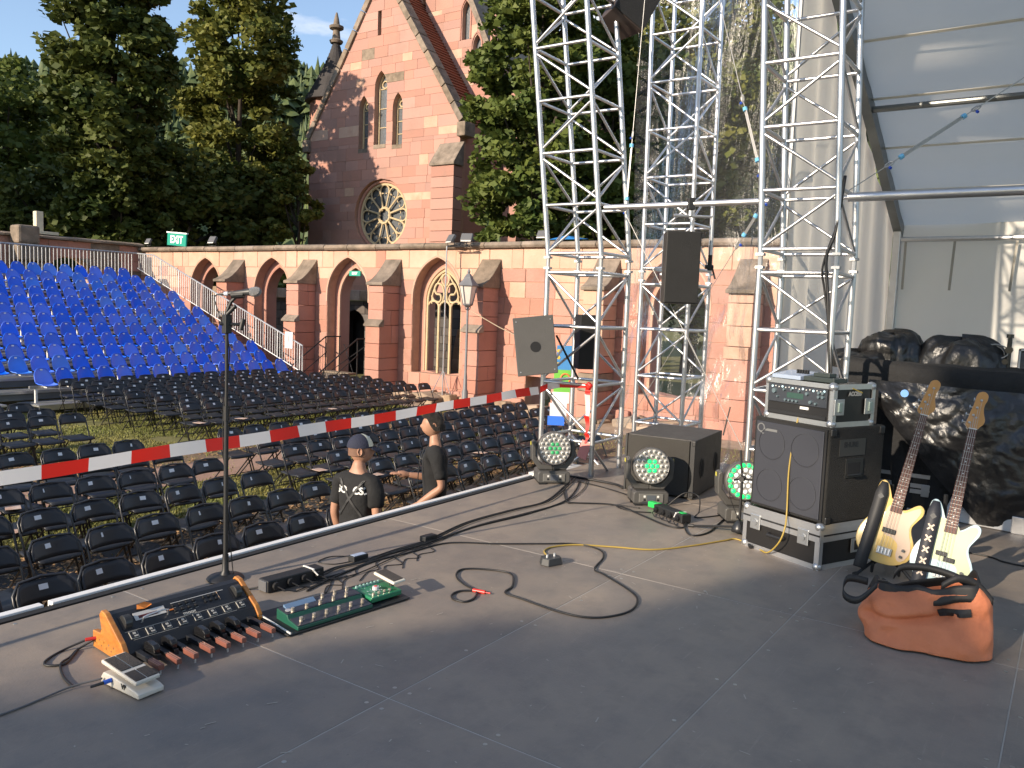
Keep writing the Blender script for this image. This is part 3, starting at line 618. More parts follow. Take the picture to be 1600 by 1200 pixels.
# side railing: top rail, bars, post
rl = bpy.data.objects.new('side_railing', None); C.objects.link(rl); rl.parent = gs
def rz_(y): return -.3+.243/.69*(y-20)+.62
ya, yb = 19.45, 28.3
MB().tube([(XG+.06, ya, rz_(ya)-.9), (XG+.06, ya, rz_(ya)), (XG+.06, yb-1, rz_(yb-1)), (XG+.06, yb, rz_(yb-1)+.06)], .024, 8).build('top_rail', galv, rl)
MB().tube([(XG+.06, ya, rz_(ya)-.82), (XG+.06, yb, rz_(yb)-.82)], .02, 8).build('bottom_rail', galv, rl)
y = ya+.12; i = 0
while y < yb:
    MB().cyl((XG+.06, y, rz_(y)-.84), (XG+.06, y, min(rz_(y), rz_(yb-1)+.04)), .011 if i % 9 else .022, n=6).build('rail_bar' if i % 9 else 'rail_post', galv, rl); y += .115; i += 1
bk = bpy.data.objects.new('back_railing', None); C.objects.link(bk); bk.parent = gs
yb2 = 28.35; zt = rz_(yb-1)+.06
MB().tube([(3, yb2, zt), (XG+.06, yb2, zt)], .026, 8).build('top_rail', galv, bk)
x = 9.5
while x < XG: MB().cyl((x, yb2, zt-1.1), (x, yb2, zt-.02), .013, n=6).build('rail_bar', galv, bk); x += .125
# notice on the side railing
nb_ = MB().bx(XG+.0, XG+.022, 19.85, 20.18, .02, .52).build('paper_notice', M('paper', (.8, .8, .8), .8, var=.03)); tag(nb_, 'white paper notice hung on the lower end of the grandstand railing', 'notice')
lettering('I', .28, blk, nb_, basis((XG-.003, 20.015, .29), (0, -1, 0), (0, 0, 1), (-1, 0, 0)), .001)
# blue seat
def seat_fn(u, v):
    s = 2*u-1
    if v < .5:
        f = v/.5; y = -.21+.36*f; z = -.035*math.sin(f*PI*.9)+.03*f; hw = .175+.028*f; z += .045*abs(s)**3*(.4+.6*f); y += .02*(s*s)*(1-f)
        if f < .1: z -= .02*(1-f/.1)
    else:
        f = (v-.5)/.5; y = .15+.10*math.sin(f*PI/2)-.0; z = .03+.335*f; hw = .203-.06*f**2.2; y -= .075*abs(s)**2.2*(1-.55*f); z -= .075*abs(s)**4*f**3
    return (s*hw, y, z)
shell = MB().grid(seat_fn, 11, 15).mesh('seat_shell'); smooth_mesh(shell)
bl1 = M('blue_plastic', (.018, .14, .80), .34, var=.08, scale=5, rnd=.12, spec=.5)
bl2 = M('faded_blue_plastic', (.06, .23, .82), .42, var=.1, scale=5, rnd=.08)
lip = MB().tube([(p[0], p[1]-.002, p[2]) for p in [seat_fn(0, v/14) for v in range(15)]]+[seat_fn(u/10, 1) for u in range(1, 10)]+[seat_fn(1, v/14) for v in range(14, -1, -1)]+[seat_fn(u/10, 0) for u in range(9, 0, -1)], .011, 5, closed=True).mesh('seat_rim'); smooth_mesh(lip)
sh2 = shell.copy(); lp2 = lip.copy(); shell.materials.append(bl1); lip.materials.append(bl1); sh2.materials.append(bl2); lp2.materials.append(bl2)
tagm = MB().box((0, .232, .325), (.055, .006, .032), Matrix.Rotation(-.12, 3, 'X')).mesh('tag', [M('white_label', (.8, .8, .8), .6, var=.03)])
brk = MB().bx(-.05, .05, -.12, .08, -.075, -.03).mesh('bracket', [dulw])
for k in range(NR):
    n0 = 0; xs = []
    x = XR-(.25 if k % 2 else 0)-(.0 if k < 11 else .3)
    xmin = [9.5, 8.9][k] if k < 2 else (YR(k)*.41-.4)
    while x > xmin-.01: xs.append(x); x -= .5
    for i, x in enumerate(xs):
        fd = random.random() < (.16 if k > 5 else .08)
        rowt = 'bottom' if k == 0 else ('top' if k == NR-1 else ORD[k+1])
        t = thing('stadium_seat', f"{'faded pale ' if fd else ''}blue plastic seat, {rowt} grandstand row{' from the bottom' if 0 < k < NR-1 else ''}, {ORD[i+1] if i < 22 else 'far'} from the side railing", 'seat', (x+random.uniform(-.01, .01), YR(k)-.22, ZT(k)-.37), random.uniform(-.03, .03), 'blue seats on the grandstand')
        o = link('shell', sh2 if fd else shell, t); link('rim', lp2 if fd else lip, t); link('number_tag', tagm, t); link('bracket', brk, t)

# ---------------------------------------------------------------- black folding chairs
cb = M('black_chair_plastic', (.017, .018, .021), .42, var=.15, scale=5, rnd=.15)
ct = M('black_chair_tube', (.022, .022, .024), .35, var=.1, spec=.6)
def rr_poly(w_, z0, z1, r, n=5):
    L = [(-w_/2, z0), (w_/2, z0)]
    for i in range(n+1): a = PI/2*i/n; L.append((w_/2-r+r*math.cos(a), z1-r+r*math.sin(a)))
    for i in range(n+1): a = PI/2+PI/2*i/n; L.append((-w_/2+r+r*math.cos(a), z1-r+r*math.sin(a)))
    return L
tilt = .36   # backward lean of the back tubes per metre of height
ln = lambda z: -.22+.36*(z/.80)
def bkf(u, v):
    x = .2025*(2*u-1); e = max(0, abs(x)-.125)/.0775; top = .795-.075*(1-math.sqrt(max(0, 1-e*e))); z = .650+(top-.650)*v
    return (x, ln(z)+.030-.045*(x/.2)**2, z)
mbk = MB().grid(bkf, 15, 5).mesh('backrest', [cb]); smooth_mesh(mbk)
fr = [(-.215, ln(0), 0), (-.215, ln(.66), .66), (-.213, ln(.72)+.004, .73), (-.16, ln(.80)+.012, .80), (0, ln(.81)+.028, .812), (.16, ln(.80)+.012, .80), (.213, ln(.72)+.004, .73), (.215, ln(.66), .66), (.215, ln(0), 0)]
mfr = MB().tube(fr, .0115, 6).tube([(-.215, ln(.12), .12), (.215, ln(.12), .12)], .008, 5).mesh('back_frame', [ct]); smooth_mesh(mfr)
mst = MB()
def sf(u, v): s = 2*u-1; f = v; return (s*(.205-.02*f), -.235+.40*f, .435-.02*math.sin(f*PI)+.012*abs(s)**3-(.03*(1-f/.08) if f < .08 else 0))
mst.grid(sf, 7, 9); mst = mst.mesh('seat', [cb]); smooth_mesh(mst)
def legmesh(s_): return MB().tube([(s_*.19, -.17, .42), (s_*.19, .27, 0)], .0105, 6).mesh('rear_leg', [ct])
ml_, mr_ = legmesh(-1), legmesh(1)
mcr = MB().tube([(-.19, .21, .055), (.19, .21, .055)], .008, 5).mesh('stretcher', [ct])
mtag = MB().box((0, ln(.745)+.018, .745), (.062, .010, .040), Matrix.Rotation(-.42, 3, 'X')).mesh('number_tag', [MATS['white_label']])
def chair(x, y, label, group):
    t = thing('folding_chair', label, 'chair', (x+random.uniform(-.022, .022), y-.14+random.uniform(-.025, .025), G), random.uniform(-.075, .075), group)
    s = link('seat', mst, t, solid=.022); link('backrest', mbk, t, solid=.02); link('back_frame', mfr, t); link('rear_leg', ml_, t); link('rear_leg', mr_, t); link('stretcher', mcr, t)
    g = link('number_tag', mtag, t); g.rotation_euler = (0, random.uniform(-.12, .12), 0); return t
def block(rows, grp, desc, frm):
    for r_, (y, x0, x1) in enumerate(rows):
        n = int(round((x1-x0)/.48))+1
        for i in range(n):
            chair(x0+i*.48, y, f"black folding chair, {ORD[r_+1]} row of {desc}, {ORD[i+1]} from {frm}", grp)
block([(5.93, 1.40, 5.68), (6.88, 1.45, 6.2), (7.80, 2.3, 6.14), (8.82, 2.4, 6.25), (9.75, 2.9, 6.25), (10.69, 2.9, 6.27)], 'chairs left of the aisle', 'chairs left of the aisle', 'its left end')
block([(6.53, 7.6, 11.9), (7.41, 7.81, 12.6), (8.22, 7.85, 13.6), (8.98, 7.7, 14.4), (9.78, 7.9, 14.6), (10.72, 7.96, 14.7)], 'chairs right of the aisle', 'chairs right of the aisle', 'the aisle')
block([(13.78, 9.36, 16.05), (14.55, 9.82, 16.05), (15.28, 9.75, 16.1), (16.02, 9.6, 16.1), (16.75, 9.5, 16.1), (17.5, 9.55, 16.0), (18.3, 9.65, 15.9), (19.1, 9.8, 15.6)], 'chairs before the grandstand', 'chairs before the grandstand', 'the grass')
block([(13.65, 4.65, 7.05), (14.45, 4.55, 6.97), (15.35, 4.6, 7.03)], 'chairs beside the grass gap', 'chairs beside the grass gap', 'its left end')
# programme leaflets on seats
lm = M('printed_leaflet', (.62, .52, .46), .6, col2=(.45, .25, .16), f2=.9, scale=14)
for i, (x, y) in enumerate([(5.68, 8.82), (3.8, 8.82), (4.74, 6.88), (10.3, 13.78), (7.96, 8.98), (8.3, 8.22), (8.94, 10.72), (10.73, 8.22), (9.36, 13.78), (4.24, 9.75), (12.7, 13.78), (8.55, 7.41)]):
    o = tag(MB().box((0, 0, 0), (.15, .21, .004), None).build('leaflet', lm), f"printed leaflet lying on a chair seat, {ORD[i+1]} of those scattered", 'leaflet', 'leaflets on the chairs'); o.location = (x, y-.29, G+.456); o.rotation_euler = (0, 0, random.uniform(-.7, .7))

# ---------------------------------------------------------------- things on and before the wall
green = M('exit_green', (.012, .24, .17), .45, var=.05, emit=(.0, .25, .17), es=.2); wh = M('sign_white', (.8, .8, .8), .5, var=.02)
ex = thing('exit_sign', 'slanted green EXIT sign standing on the left end of the cloister wall', 'sign', (XW+.1, 29.0, 3.36), 0)
MB().box((0, 0, .27), (.05, 1.2, .46)).build('panel', green, ex); MB().box((.0, 0, .53), (.08, 1.3, .05)).build('housing', wh, ex)
lettering('EXIT', .40, wh, ex, basis((-.028, 0, .26), (0, -1, 0), (0, 0, 1), (-1, 0, 0)), .002, .012)
for c in ex.children: c.rotation_euler = c.rotation_euler
ex.rotation_euler = (math.radians(4), 0, 0)
e2 = thing('exit_sign', 'small green exit sign hung in the third cloister arch', 'sign', (XW+.3, 19.55, 2.36), 0)
MB().box((0, 0, .07), (.04, .5, .16)).build('panel', green, e2); lettering('EXIT', .12, wh, e2, basis((-.024, 0, .07), (0, -1, 0), (0, 0, 1), (-1, 0, 0)), .001, .004)
MB().cyl((0, .15, .15), (0, .15, .42), .006, n=5).cyl((0, -.15, .15), (0, -.15, .42), .006, n=5).build('hanger', galv, e2)
glow = M('lamp_glass', (.75, .72, .65), .25, var=.1, spec=.7)
def flood(x, y, z, label, rz=0, s=1.0):
    t = thing('floodlight', label, 'floodlight', (x, y, z), rz, 'floodlights on the cloister wall')
    MB().box((0, 0, .22*s), (.1*s, .34*s, .24*s), Matrix.Rotation(.5, 3, 'Y')).build('housing', M('grey_housing', (.10, .10, .105), .5, var=.1), t, bevel=.02)
    MB().box((-.05*s, 0, .19*s), (.012, .30*s, .20*s), Matrix.Rotation(.5, 3, 'Y')).build('glass', glow, t)
    MB().tube([(0, -.19*s, .22*s), (0, -.19*s, .03), (0, .19*s, .03), (0, .19*s, .22*s)], .012, 5).cyl((0, 0, 0), (0, 0, .03), .05, n=8).build('yoke', blk, t); return t
flood(XW+.1, 30.9, 3.40, 'small floodlight on the wall corner left of the exit sign', 0, .9); flood(XW+.2, 26.9, 3.36, 'floodlight on the wall top right of the exit sign', 0, 1.1)
flood(XW-.42, 15.02, 3.20, 'left floodlight of the pair above the traceried arch', -.4, 1); flood(XW-.42, 14.45, 3.22, 'right floodlight of the pair above the traceried arch', .3, 1)
fb = thing('floodlight_bracket', 'dark steel bracket carrying the pair of floodlights above the wall', 'bracket', (XW, 14.74, 3.2)); MB().tube([(-.42, -.4, 0), (-.42, .4, 0)], .025, 6).tube([(-.42, 0, 0), (-.3, 0, .16), (.3, 0, .22)], .025, 6).build('arm', blk, fb)
flood(XW+.0, 12.2, 3.33, 'floodlight with orange lit edge on the wall left of the truss', 0, .9)
tag(MB().add([(XW-.05, 12.0, 3.38), (XW-.05, 11.1, 3.38), (XW+.6, 11.1, 3.44), (XW+.6, 12.0, 3.42), (XW+.1, 11.5, 3.50)], [(0, 1, 4), (1, 2, 4), (2, 3, 4), (3, 0, 4)]).build('blue_tarpaulin', M('blue_tarp', (.02, .16, .42), .5)), 'crumpled piece of blue tarpaulin on the wall top behind the truss', 'tarpaulin')
# street lamp
lp = thing('street_lamp', 'old style lantern on a grey post before the traceried arch', 'street lamp', (17.75, 13.70, G))
pg = M('grey_paint', (.17, .17, .18), .5, var=.15)
MB().lathe([(.09, 0), (.09, .5), (.06, .56), (.05, .9), (.038, 1.0), (.032, 2.72), (.05, 2.74), (.03, 2.80)], 10).build('post', pg, lp, smooth=40)
lan_ = bpy.data.objects.new('lantern', None); C.objects.link(lan_); lan_.parent = lp; lan_.location = (0, 0, 2.80)
for k in range(6):
    a = PI/3*k; c0 = (.13*math.cos(a), .13*math.sin(a)); c1 = (.24*math.cos(a), .24*math.sin(a)); MB().cyl((*c0, .07), (*c1, .56), .012, n=5).build('frame_bar', pg, lan_)
    b = a+PI/3; q0 = (.12*math.cos(a), .12*math.sin(a)); q1 = (.12*math.cos(b), .12*math.sin(b)); r0 = (.23*math.cos(a), .23*math.sin(a)); r1 = (.23*math.cos(b), .23*math.sin(b))
    MB().add([(*q0, .08), (*q1, .08), (*r1, .55), (*r0, .55)], [(0, 1, 2, 3)]).build('pane', M('frosted_pane', (.62, .56, .50), .4, var=.1), lan_)
MB().lathe([(.27, .56), (.28, .58), (.13, .76), (.12, .80), (.06, .88), (.03, .9), (.045, .94), (.03, .98), (.008, 1.03)], 6).build('roof', pg, lan_)
MB().lathe([(.03, -.02), (.14, .05), (.15, .08), (.12, .09)], 6).tube([(.13, 0, .05), (.10, 0, -.06), (.03, 0, -.08)], .012, 5).tube([(-.13, 0, .05), (-.10, 0, -.06), (-.03, 0, -.08)], .012, 5).build('cradle', pg, lan_)
tag(MB().tube(spline([(17.8, 13.62, 1.4), (18.3, 12.8, .9), (18.8, 12.0, .55), (18.95, 11.4, .4)], 5), .012, 5).build('guy_rope', M('rope', (.5, .42, .3), .9)), 'pale rope running from the lantern down to the wall', 'rope')
# galvanised pole left of the lamp with stays
po = thing('support_pole', 'thin galvanised tripod pole rising to the floodlights before the traceried arch', 'pole', (18.5, 15.1, G))
MB().cyl((0, 0, 0), (0, 0, 4.5), .02, n=7).build('pole', galv, po)
for a in (.4, 2.5, 4.6): MB().cyl((.45*math.cos(a), .45*math.sin(a), 0), (0, 0, .95), .012, n=5).build('leg', galv, po)
# wooden steps and handrails at the third arch
st = thing('arch_steps', 'weathered wooden steps leading up into the third arch', 'steps', (XW-.1, 19.55, G))
wd = M('weathered_wood', (.24, .19, .14), .85, var=.3, stretch=(4, .6, 4))
for i in range(3):
    MB().bx(-1.15+.36*i, -.78+.36*i, -.62, .62, .17+.17*i, .22+.17*i).build('tread', wd, st, bevel=.008)
    MB().bx(-1.12+.36*i, -1.09+.36*i, -.6, .6, .02, .17+.17*i).build('riser', dkstone, st)
hr = thing('handrail_pair', 'black tubular handrails sloping down the wooden steps', 'handrail', (XW-.1, 19.55, G))
for s_ in (-.72, .72):
    o = bpy.data.objects.new('rail', None); C.objects.link(o); o.parent = hr
    MB().tube([(-1.9, s_, .35), (-1.86, s_, .55), (-.15, s_, 1.65), (.5, s_, 1.65)], .022, 8).build('handrail', blk, o, smooth=40)
    MB().tube([(-1.75, s_, .1), (-.1, s_, 1.15)], .014, 6).build('lower_rail', blk, o)
    for x, z in ((-1.55, .74), (-.15, 1.64), (.45, 1.64)): MB().cyl((x, s_, 0), (x, s_, z), .018, n=7).build('post', blk, o)
for s_ in (-1, 1): MB().cyl((-.1, s_*.5, .55), (.45, -s_*.5, 1.4), .012, n=6).build('cross_brace', blk, hr)
# ---------------------------------------------------------------- stage floor
def deckmat():
    m = bpy.data.materials.new('stage_ply'); m.use_nodes = True; t = m.node_tree; b = t.nodes['Principled BSDF']; n = t.nodes.new
    g = n('ShaderNodeNewGeometry'); P_ = g.outputs['Position']; oi = n('ShaderNodeObjectInfo')
    def nz(sc, st=None, det=8, ro=.65):
        v = P_
        if st: mp_ = n('ShaderNodeMapping'); mp_.inputs['Scale'].default_value = st[:3]; mp_.inputs['Rotation'].default_value = (0, 0, st[3]); t.links.new(P_, mp_.inputs[0]); v = mp_.outputs[0]
        o = n('ShaderNodeTexNoise'); o.inputs['Scale'].default_value = sc; o.inputs['Detail'].default_value = det; o.inputs['Roughness'].default_value = ro; t.links.new(v, o.inputs[0]); return o.outputs[0]
    def mapr(s_, a, b_, c, d): r_ = n('ShaderNodeMapRange'); r_.inputs[1].default_value = a; r_.inputs[2].default_value = b_; r_.inputs[3].default_value = c; r_.inputs[4].default_value = d; t.links.new(s_, r_.inputs[0]); return r_.outputs[0]
    def mix(f, a, b_):
        q = n('ShaderNodeMix'); q.data_type = 'RGBA'; t.links.new(f, q.inputs[0])
        for k, v in ((6, a), (7, b_)):
            if isinstance(v, tuple): q.inputs[k].default_value = (*v, 1)
            else: t.links.new(v, q.inputs[k])
        return q.outputs[2]
    big = nz(1.3); c = mix(mapr(big, .38, .64, 0, 1), (.20, .172, .148), (.275, .225, .178))
    c = mix(mapr(nz(5.5), .45, .72, 0, .55), c, (.13, .118, .11))
    c = mix(mapr(nz(3, (1, 22, 1, .5)), .60, .74, 0, .45), c, (.34, .29, .24)); c = mix(mapr(nz(3, (20, 1, 1, .25)), .63, .75, 0, .35), c, (.33, .285, .235))
    c = mix(mapr(nz(160, None, 2), .66, .74, 0, .5), c, (.42, .37, .31)); c = mix(mapr(nz(26, None, 3), .70, .78, 0, .6), c, (.07, .065, .06))
    hs = n('ShaderNodeHueSaturation'); t.links.new(mapr(oi.outputs['Random'], 0, 1, .90, 1.10), hs.inputs['Value']); t.links.new(c, hs.inputs['Color']); t.links.new(hs.outputs[0], b.inputs['Base Color'])
    t.links.new(mapr(big, .3, .7, .40, .62), b.inputs['Roughness']); b.inputs['Specular IOR Level'].default_value = .45
    bp = n('ShaderNodeBump'); bp.inputs['Strength'].default_value = .12; bp.inputs['Distance'].default_value = .01; t.links.new(nz(90, None, 3), bp.inputs['Height']); t.links.new(bp.outputs[0], b.inputs['Normal']); return m
deck = deckmat()
sf_ = struct(bpy.data.objects.new('stage_floor', None)); C.objects.link(sf_)
edgem = M('deck_edge_metal', (.42, .39, .35), .6, metal=.2, var=.2)
XS = [-1.68+2.0*i for i in range(0, 7)]   # seams at 2.32, 4.32, 6.32 ...
rows_ = [(-1.90, -.90), (-.90, .11), (.11, 1.115), (1.115, 2.12), (2.12, 3.99)]
for (y0, y1) in rows_:
    for x0, x1 in zip(XS, XS[1:]):
        if y1 > 3 and x0 > 6: x1 = 6.62
        g = .0035
        MB().bx(x0+g, x1-g, y0+g, y1-g, -.03, 0).build('deck_panel', deck, sf_, bevel=.0015)
        for xx, yy in [(x0+.08, y0+.04), (x1-.08, y0+.04), (x0+.08, y1-.04), (x1-.08, y1-.04), ((x0+x1)/2, y0+.04), ((x0+x1)/2, y1-.04), (x0+.04, (y0+y1)/2), (x1-.04, (y0+y1)/2), (x0+.55, y0+.04), (x1-.55, y1-.04)]:
            MB().cyl((xx, yy, .0), (xx, yy, .0012), .009, n=8).build('screw_head', M('screw_steel', (.42, .41, .38), .4, metal=.8), sf_)
MB().bx(-1.68, 10.32, -1.9, 2.12, -.12, -.0315).build('seam_bed', edgem, sf_)
for x in XS[1:-1]:
    MB().bx(x-.003, x+.003, -1.9, 3.99 if x < 6.6 else 2.12, -.03, -.0012).build('seam_strip', edgem, sf_)
for y in (-.90, .11, 1.115, 2.12):
    for x0, x1 in zip(XS, XS[1:]): MB().bx(x0+.0032, x1-.0032, y-.003, y+.003, -.03, -.0012).build('seam_strip', edgem, sf_)
fl = MB()
rr = random.Random(4)
speck = M('pale_scuff', (.42, .38, .32), .8)
for i in range(260):
    x, y = rr.uniform(1.2, 6.2), rr.uniform(.0, 4.0); a = rr.uniform(0, PI); l = rr.choice([.004, .006, .009, .02]); w_ = .0025
    u = Vector((math.cos(a), math.sin(a), 0)); v = Vector((-u.y, u.x, 0)); p = Vector((x, y, .0022)); fl.add([p-u*l-v*w_, p+u*l-v*w_, p+u*l+v*w_, p-u*l+v*w_], [(0, 1, 2, 3)])
tag(fl.build('floor_crumbs', speck, sf_), None, kind='stuff')
stk = M('stage_skirt_black', (.012, .012, .013), .8, var=.2)
se = struct(bpy.data.objects.new('stage_edge', None)); C.objects.link(se)
MB().bx(-2, 6.62, 3.995, 4.045, -.05, .006).build('rubber_edge', stk, se)
for a, b in ((-2, 1.95), (1.99, 6.3)): MB().bx(a, b, 4.05, 4.10, -.04, .016).build('edge_profile', M('white_profile', (.78, .77, .75), .35, var=.06, scale=3), se, bevel=.004)
for a, b in ((-2, 2.3), (2.31, 4.3), (4.31, 6.62)): MB().bx(a, b, 4.06, 4.08, G+.02, -.06).build('skirt_panel', stk, se)
MB().bx(6.60, 6.62, 3.3, 4.05, G+.02, -.06).build('skirt_panel', stk, se)
for i in range(5):
    for yy in (-1, 1.1, 3.9): MB().cyl((-1.6+2*i, yy, G), (-1.6+2*i, yy, -.12), .03, n=8).build('deck_leg', galv, se)

# ---------------------------------------------------------------- truss towers
S = .57
def tower(name, label, cx, cy, zb, zg, ztop, lean):
    t = thing(name, label, 'truss tower', (cx, cy, zb), 0, 'truss towers around the stage end')
    zg -= zb; ztop -= zb
    def section(z0, z1, pr, plates):
        h = S/2; L = [(-h, -h), (h, -h), (h, h), (-h, h)]
        n = max(1, round((z1-z0)/.5)); dz = (z1-z0)/n
        def q(x, y, z): f = (z-zg-.06) if z > zg else 0; return (x+lean[0]*max(0, f), y+lean[1]*max(0, f), z)
        for x, y in L: MB().cyl(q(x, y, z0), q(x, y, z1), .025, n=10).build('chord', alu, pr, smooth=50)
        for i in range(4):
            a, b = L[i], L[(i+1) % 4]
            for k in range(n+1):
                z = z0+dz*k
                if k == 0: z += .03
                if k == n: z -= .03
                MB().cyl(q(*a, z), q(*b, z), .0155, n=8).build('rung', alu, pr, smooth=50)
            for k in range(n):
                za, zb_ = z0+dz*k+.04, z0+dz*(k+1)-.04
                p, r_ = (a, b) if (k+i) % 2 else (b, a)
                MB().cyl(q(*p, za), q(*r_, zb_), .0125, n=8).build('brace', alu, pr, smooth=50)
    for nm, z0, z1 in (('lower_section', .0, zg-.06), ('upper_section', zg+.06, ztop)):
        pr = bpy.data.objects.new(nm, None); C.objects.link(pr); pr.parent = t; section(z0, z1, pr, True)
    for x in (-S/2, S/2):
        for y in (-S/2, S/2): MB().cyl((x, y, zg-.075), (x, y, zg+.075), .019, n=8).box((x, y, zg-.05), (.06, .06, .02)).box((x, y, zg+.05), (.06, .06, .02)).build('coupler', galv, t)
    MB().box((0, 0, -.02 if zb > -.5 else .02), (.75, .75, .03)).build('base_plate', galv, t)
    return t
lf = Vector((-.565, .825))
T1 = tower('truss_tower', 'aluminium truss tower at the stage corner with the barrier tape tied to it', 7.0, 3.95, G, 1.98, 4.9, lf*.105)
T2 = tower('truss_tower', 'middle truss tower standing behind the clear plastic sheet', 8.82, 3.84, G, 1.95, 5.6, lf*.012)
T3 = tower('truss_tower', 'right truss tower beside the tent with black cables down one leg', 6.72, 1.82, .02, 1.98, 4.9, lf*.05)
tag(MB().bx(6.7, 7.4, 3.75, 4.35, -.10, -.06).bx(6.72, 7.3, 3.6, 4.25, -.45, -.101).build('ballast_block', M('white_board', (.66, .64, .6), .7, var=.12)), 'white boxed ballast at the foot of the corner truss tower', 'ballast')
# horizontal tubes
def htube(name, label, pts, r=.0245): return tag(MB().tube(pts, r, 12).build(name, alu, smooth=50), label, 'tube')
XT = 6.66
ta = htube('cross_tube', 'horizontal aluminium tube between corner tower and right tower', [(XT, 3.62, 2.47), (XT, 2.14, 2.47)])
tb = htube('cross_tube', 'thicker horizontal tube running right from the right tower across the tent', [(XT-.16, 1.50, 2.45), (XT-.16, -1.2, 2.45)], .034)
# guy wires with turnbuckles and shackles
wire = M('steel_wire', (.45, .44, .42), .45, metal=.8); bluep = M('blue_pin', (.02, .08, .5), .4)
def guy(label, a, b, tb0=None, r=.0035):
    t = thing('guy_wire', label, 'wire', a); a = Vector(a); b = Vector(b); d = b-a
    MB().cyl((0, 0, 0), d, r, n=6).build('cable', wire, t)
    if tb0:
        f0, f1 = tb0; p, q = d*f0, d*f1; n = d.normalized(); u = n.orthogonal().normalized()
        for s_ in (-1, 1): MB().cyl(p+u*s_*.013, q+u*s_*.013, .005, n=6).build('turnbuckle_rod', wire, t)
        for e in (p, q): MB().cyl(e-n*.015, e+n*.015, .019, n=8).build('turnbuckle_end', M('light_blue_tape', (.15, .45, .7), .5), t)
        for e in (p-n*.10, q+n*.10):
            MB().tube([e+n*.035*math.cos(k*PI/6)+u*.02*math.sin(k*PI/6) for k in range(12)], .0055, 6, closed=True).build('shackle', wire, t); MB().cyl(e+u*.03-n*.02, e+u*.045-n*.02, .011, n=8).build('shackle_pin', bluep, t)
    return t
guy('guy wire with turnbuckle from the right tower up to the tent roof', (6.5, 1.50, 2.50), (7.6, -.30, 4.0), (.17, .37), .004)
guy('guy wire with turnbuckle hanging between corner tower and plastic sheet', (6.68, 3.42, 2.42), (6.95, 3.45, 4.9), (.05, .24), .003)
guy('slanted guy wire with turnbuckle before the middle tower', (6.66, 2.17, 2.52), (7.0, 3.0, 4.9), (.12, .30), .003)
guy('crossing guy wire from the corner tower end of the tube down behind the subwoofer', (6.66, 3.42, 2.42), (6.72, 2.25, .45), None, .003)
guy('crossing guy wire from the right tower end of the tube down to the corner tower', (6.66, 2.2, 2.42), (6.95, 3.55, .3), (.03, .10), .003)
# ---------------------------------------------------------------- clear plastic sheet
def foilmat():
    m = bpy.data.materials.new('clear_foil'); m.use_nodes = True; t = m.node_tree; t.nodes.clear(); n = t.nodes.new
    o = n('ShaderNodeOutputMaterial'); tr_ = n('ShaderNodeBsdfTransparent'); gl_ = n('ShaderNodeBsdfGlossy'); gl_.inputs['Roughness'].default_value = .16; df = n('ShaderNodeBsdfTranslucent'); df.inputs[0].default_value = (.8, .85, .95, 1); d2 = n('ShaderNodeBsdfDiffuse'); d2.inputs[0].default_value = (.8, .82, .88, 1)
    tr_.inputs[0].default_value = (.97, .98, 1, 1)
    co = n('ShaderNodeTexCoord'); mp_ = n('ShaderNodeMapping'); mp_.inputs['Scale'].default_value = (1, 5, 1.1); no = n('ShaderNodeTexNoise'); no.inputs['Scale'].default_value = 2.2; no.inputs['Detail'].default_value = 7; no.inputs['Distortion'].default_value = 1.2
    t.links.new(co.outputs['Object'], mp_.inputs[0]); t.links.new(mp_.outputs[0], no.inputs[0]); bp = n('ShaderNodeBump'); bp.inputs['Strength'].default_value = .4; bp.inputs['Distance'].default_value = .05; t.links.new(no.outputs[0], bp.inputs['Height'])
    t.links.new(bp.outputs[0], gl_.inputs['Normal'])
    a = n('ShaderNodeMixShader'); a.inputs[0].default_value = .5; t.links.new(df.outputs[0], a.inputs[1]); t.links.new(d2.outputs[0], a.inputs[2])
    b = n('ShaderNodeMixShader'); b.inputs[0].default_value = .04; t.links.new(tr_.outputs[0], b.inputs[1]); t.links.new(a.outputs[0], b.inputs[2])
    fr_ = n('ShaderNodeFresnel'); fr_.inputs[0].default_value = 1.4; t.links.new(bp.outputs[0], fr_.inputs[1]); mu = n('ShaderNodeMath'); mu.operation = 'MULTIPLY'; mu.inputs[1].default_value = .38; t.links.new(fr_.outputs[0], mu.inputs[0])
    c = n('ShaderNodeMixShader'); t.links.new(mu.outputs[0], c.inputs[0]); t.links.new(b.outputs[0], c.inputs[1]); t.links.new(gl_.outputs[0], c.inputs[2]); t.links.new(c.outputs[0], o.inputs[0]); return m
def foil(u, v):
    y = 2.28+1.62*u; z = -.2+5.6*v; k = max(0, 1-v*2.0)
    return (7.75+.05*math.sin(y*6+1.5*z)+.14*k*mnoise.noise((y*4, z*2.2, 0))+.07*k*mnoise.noise((y*11, z*4, 3)), y, z)
fm = MB().grid(foil, 50, 110); fo = fm.build('plastic_sheet', foilmat(), smooth=True); tag(fo, 'clear crumpled plastic weather sheet hanging between the towers', 'plastic sheet')
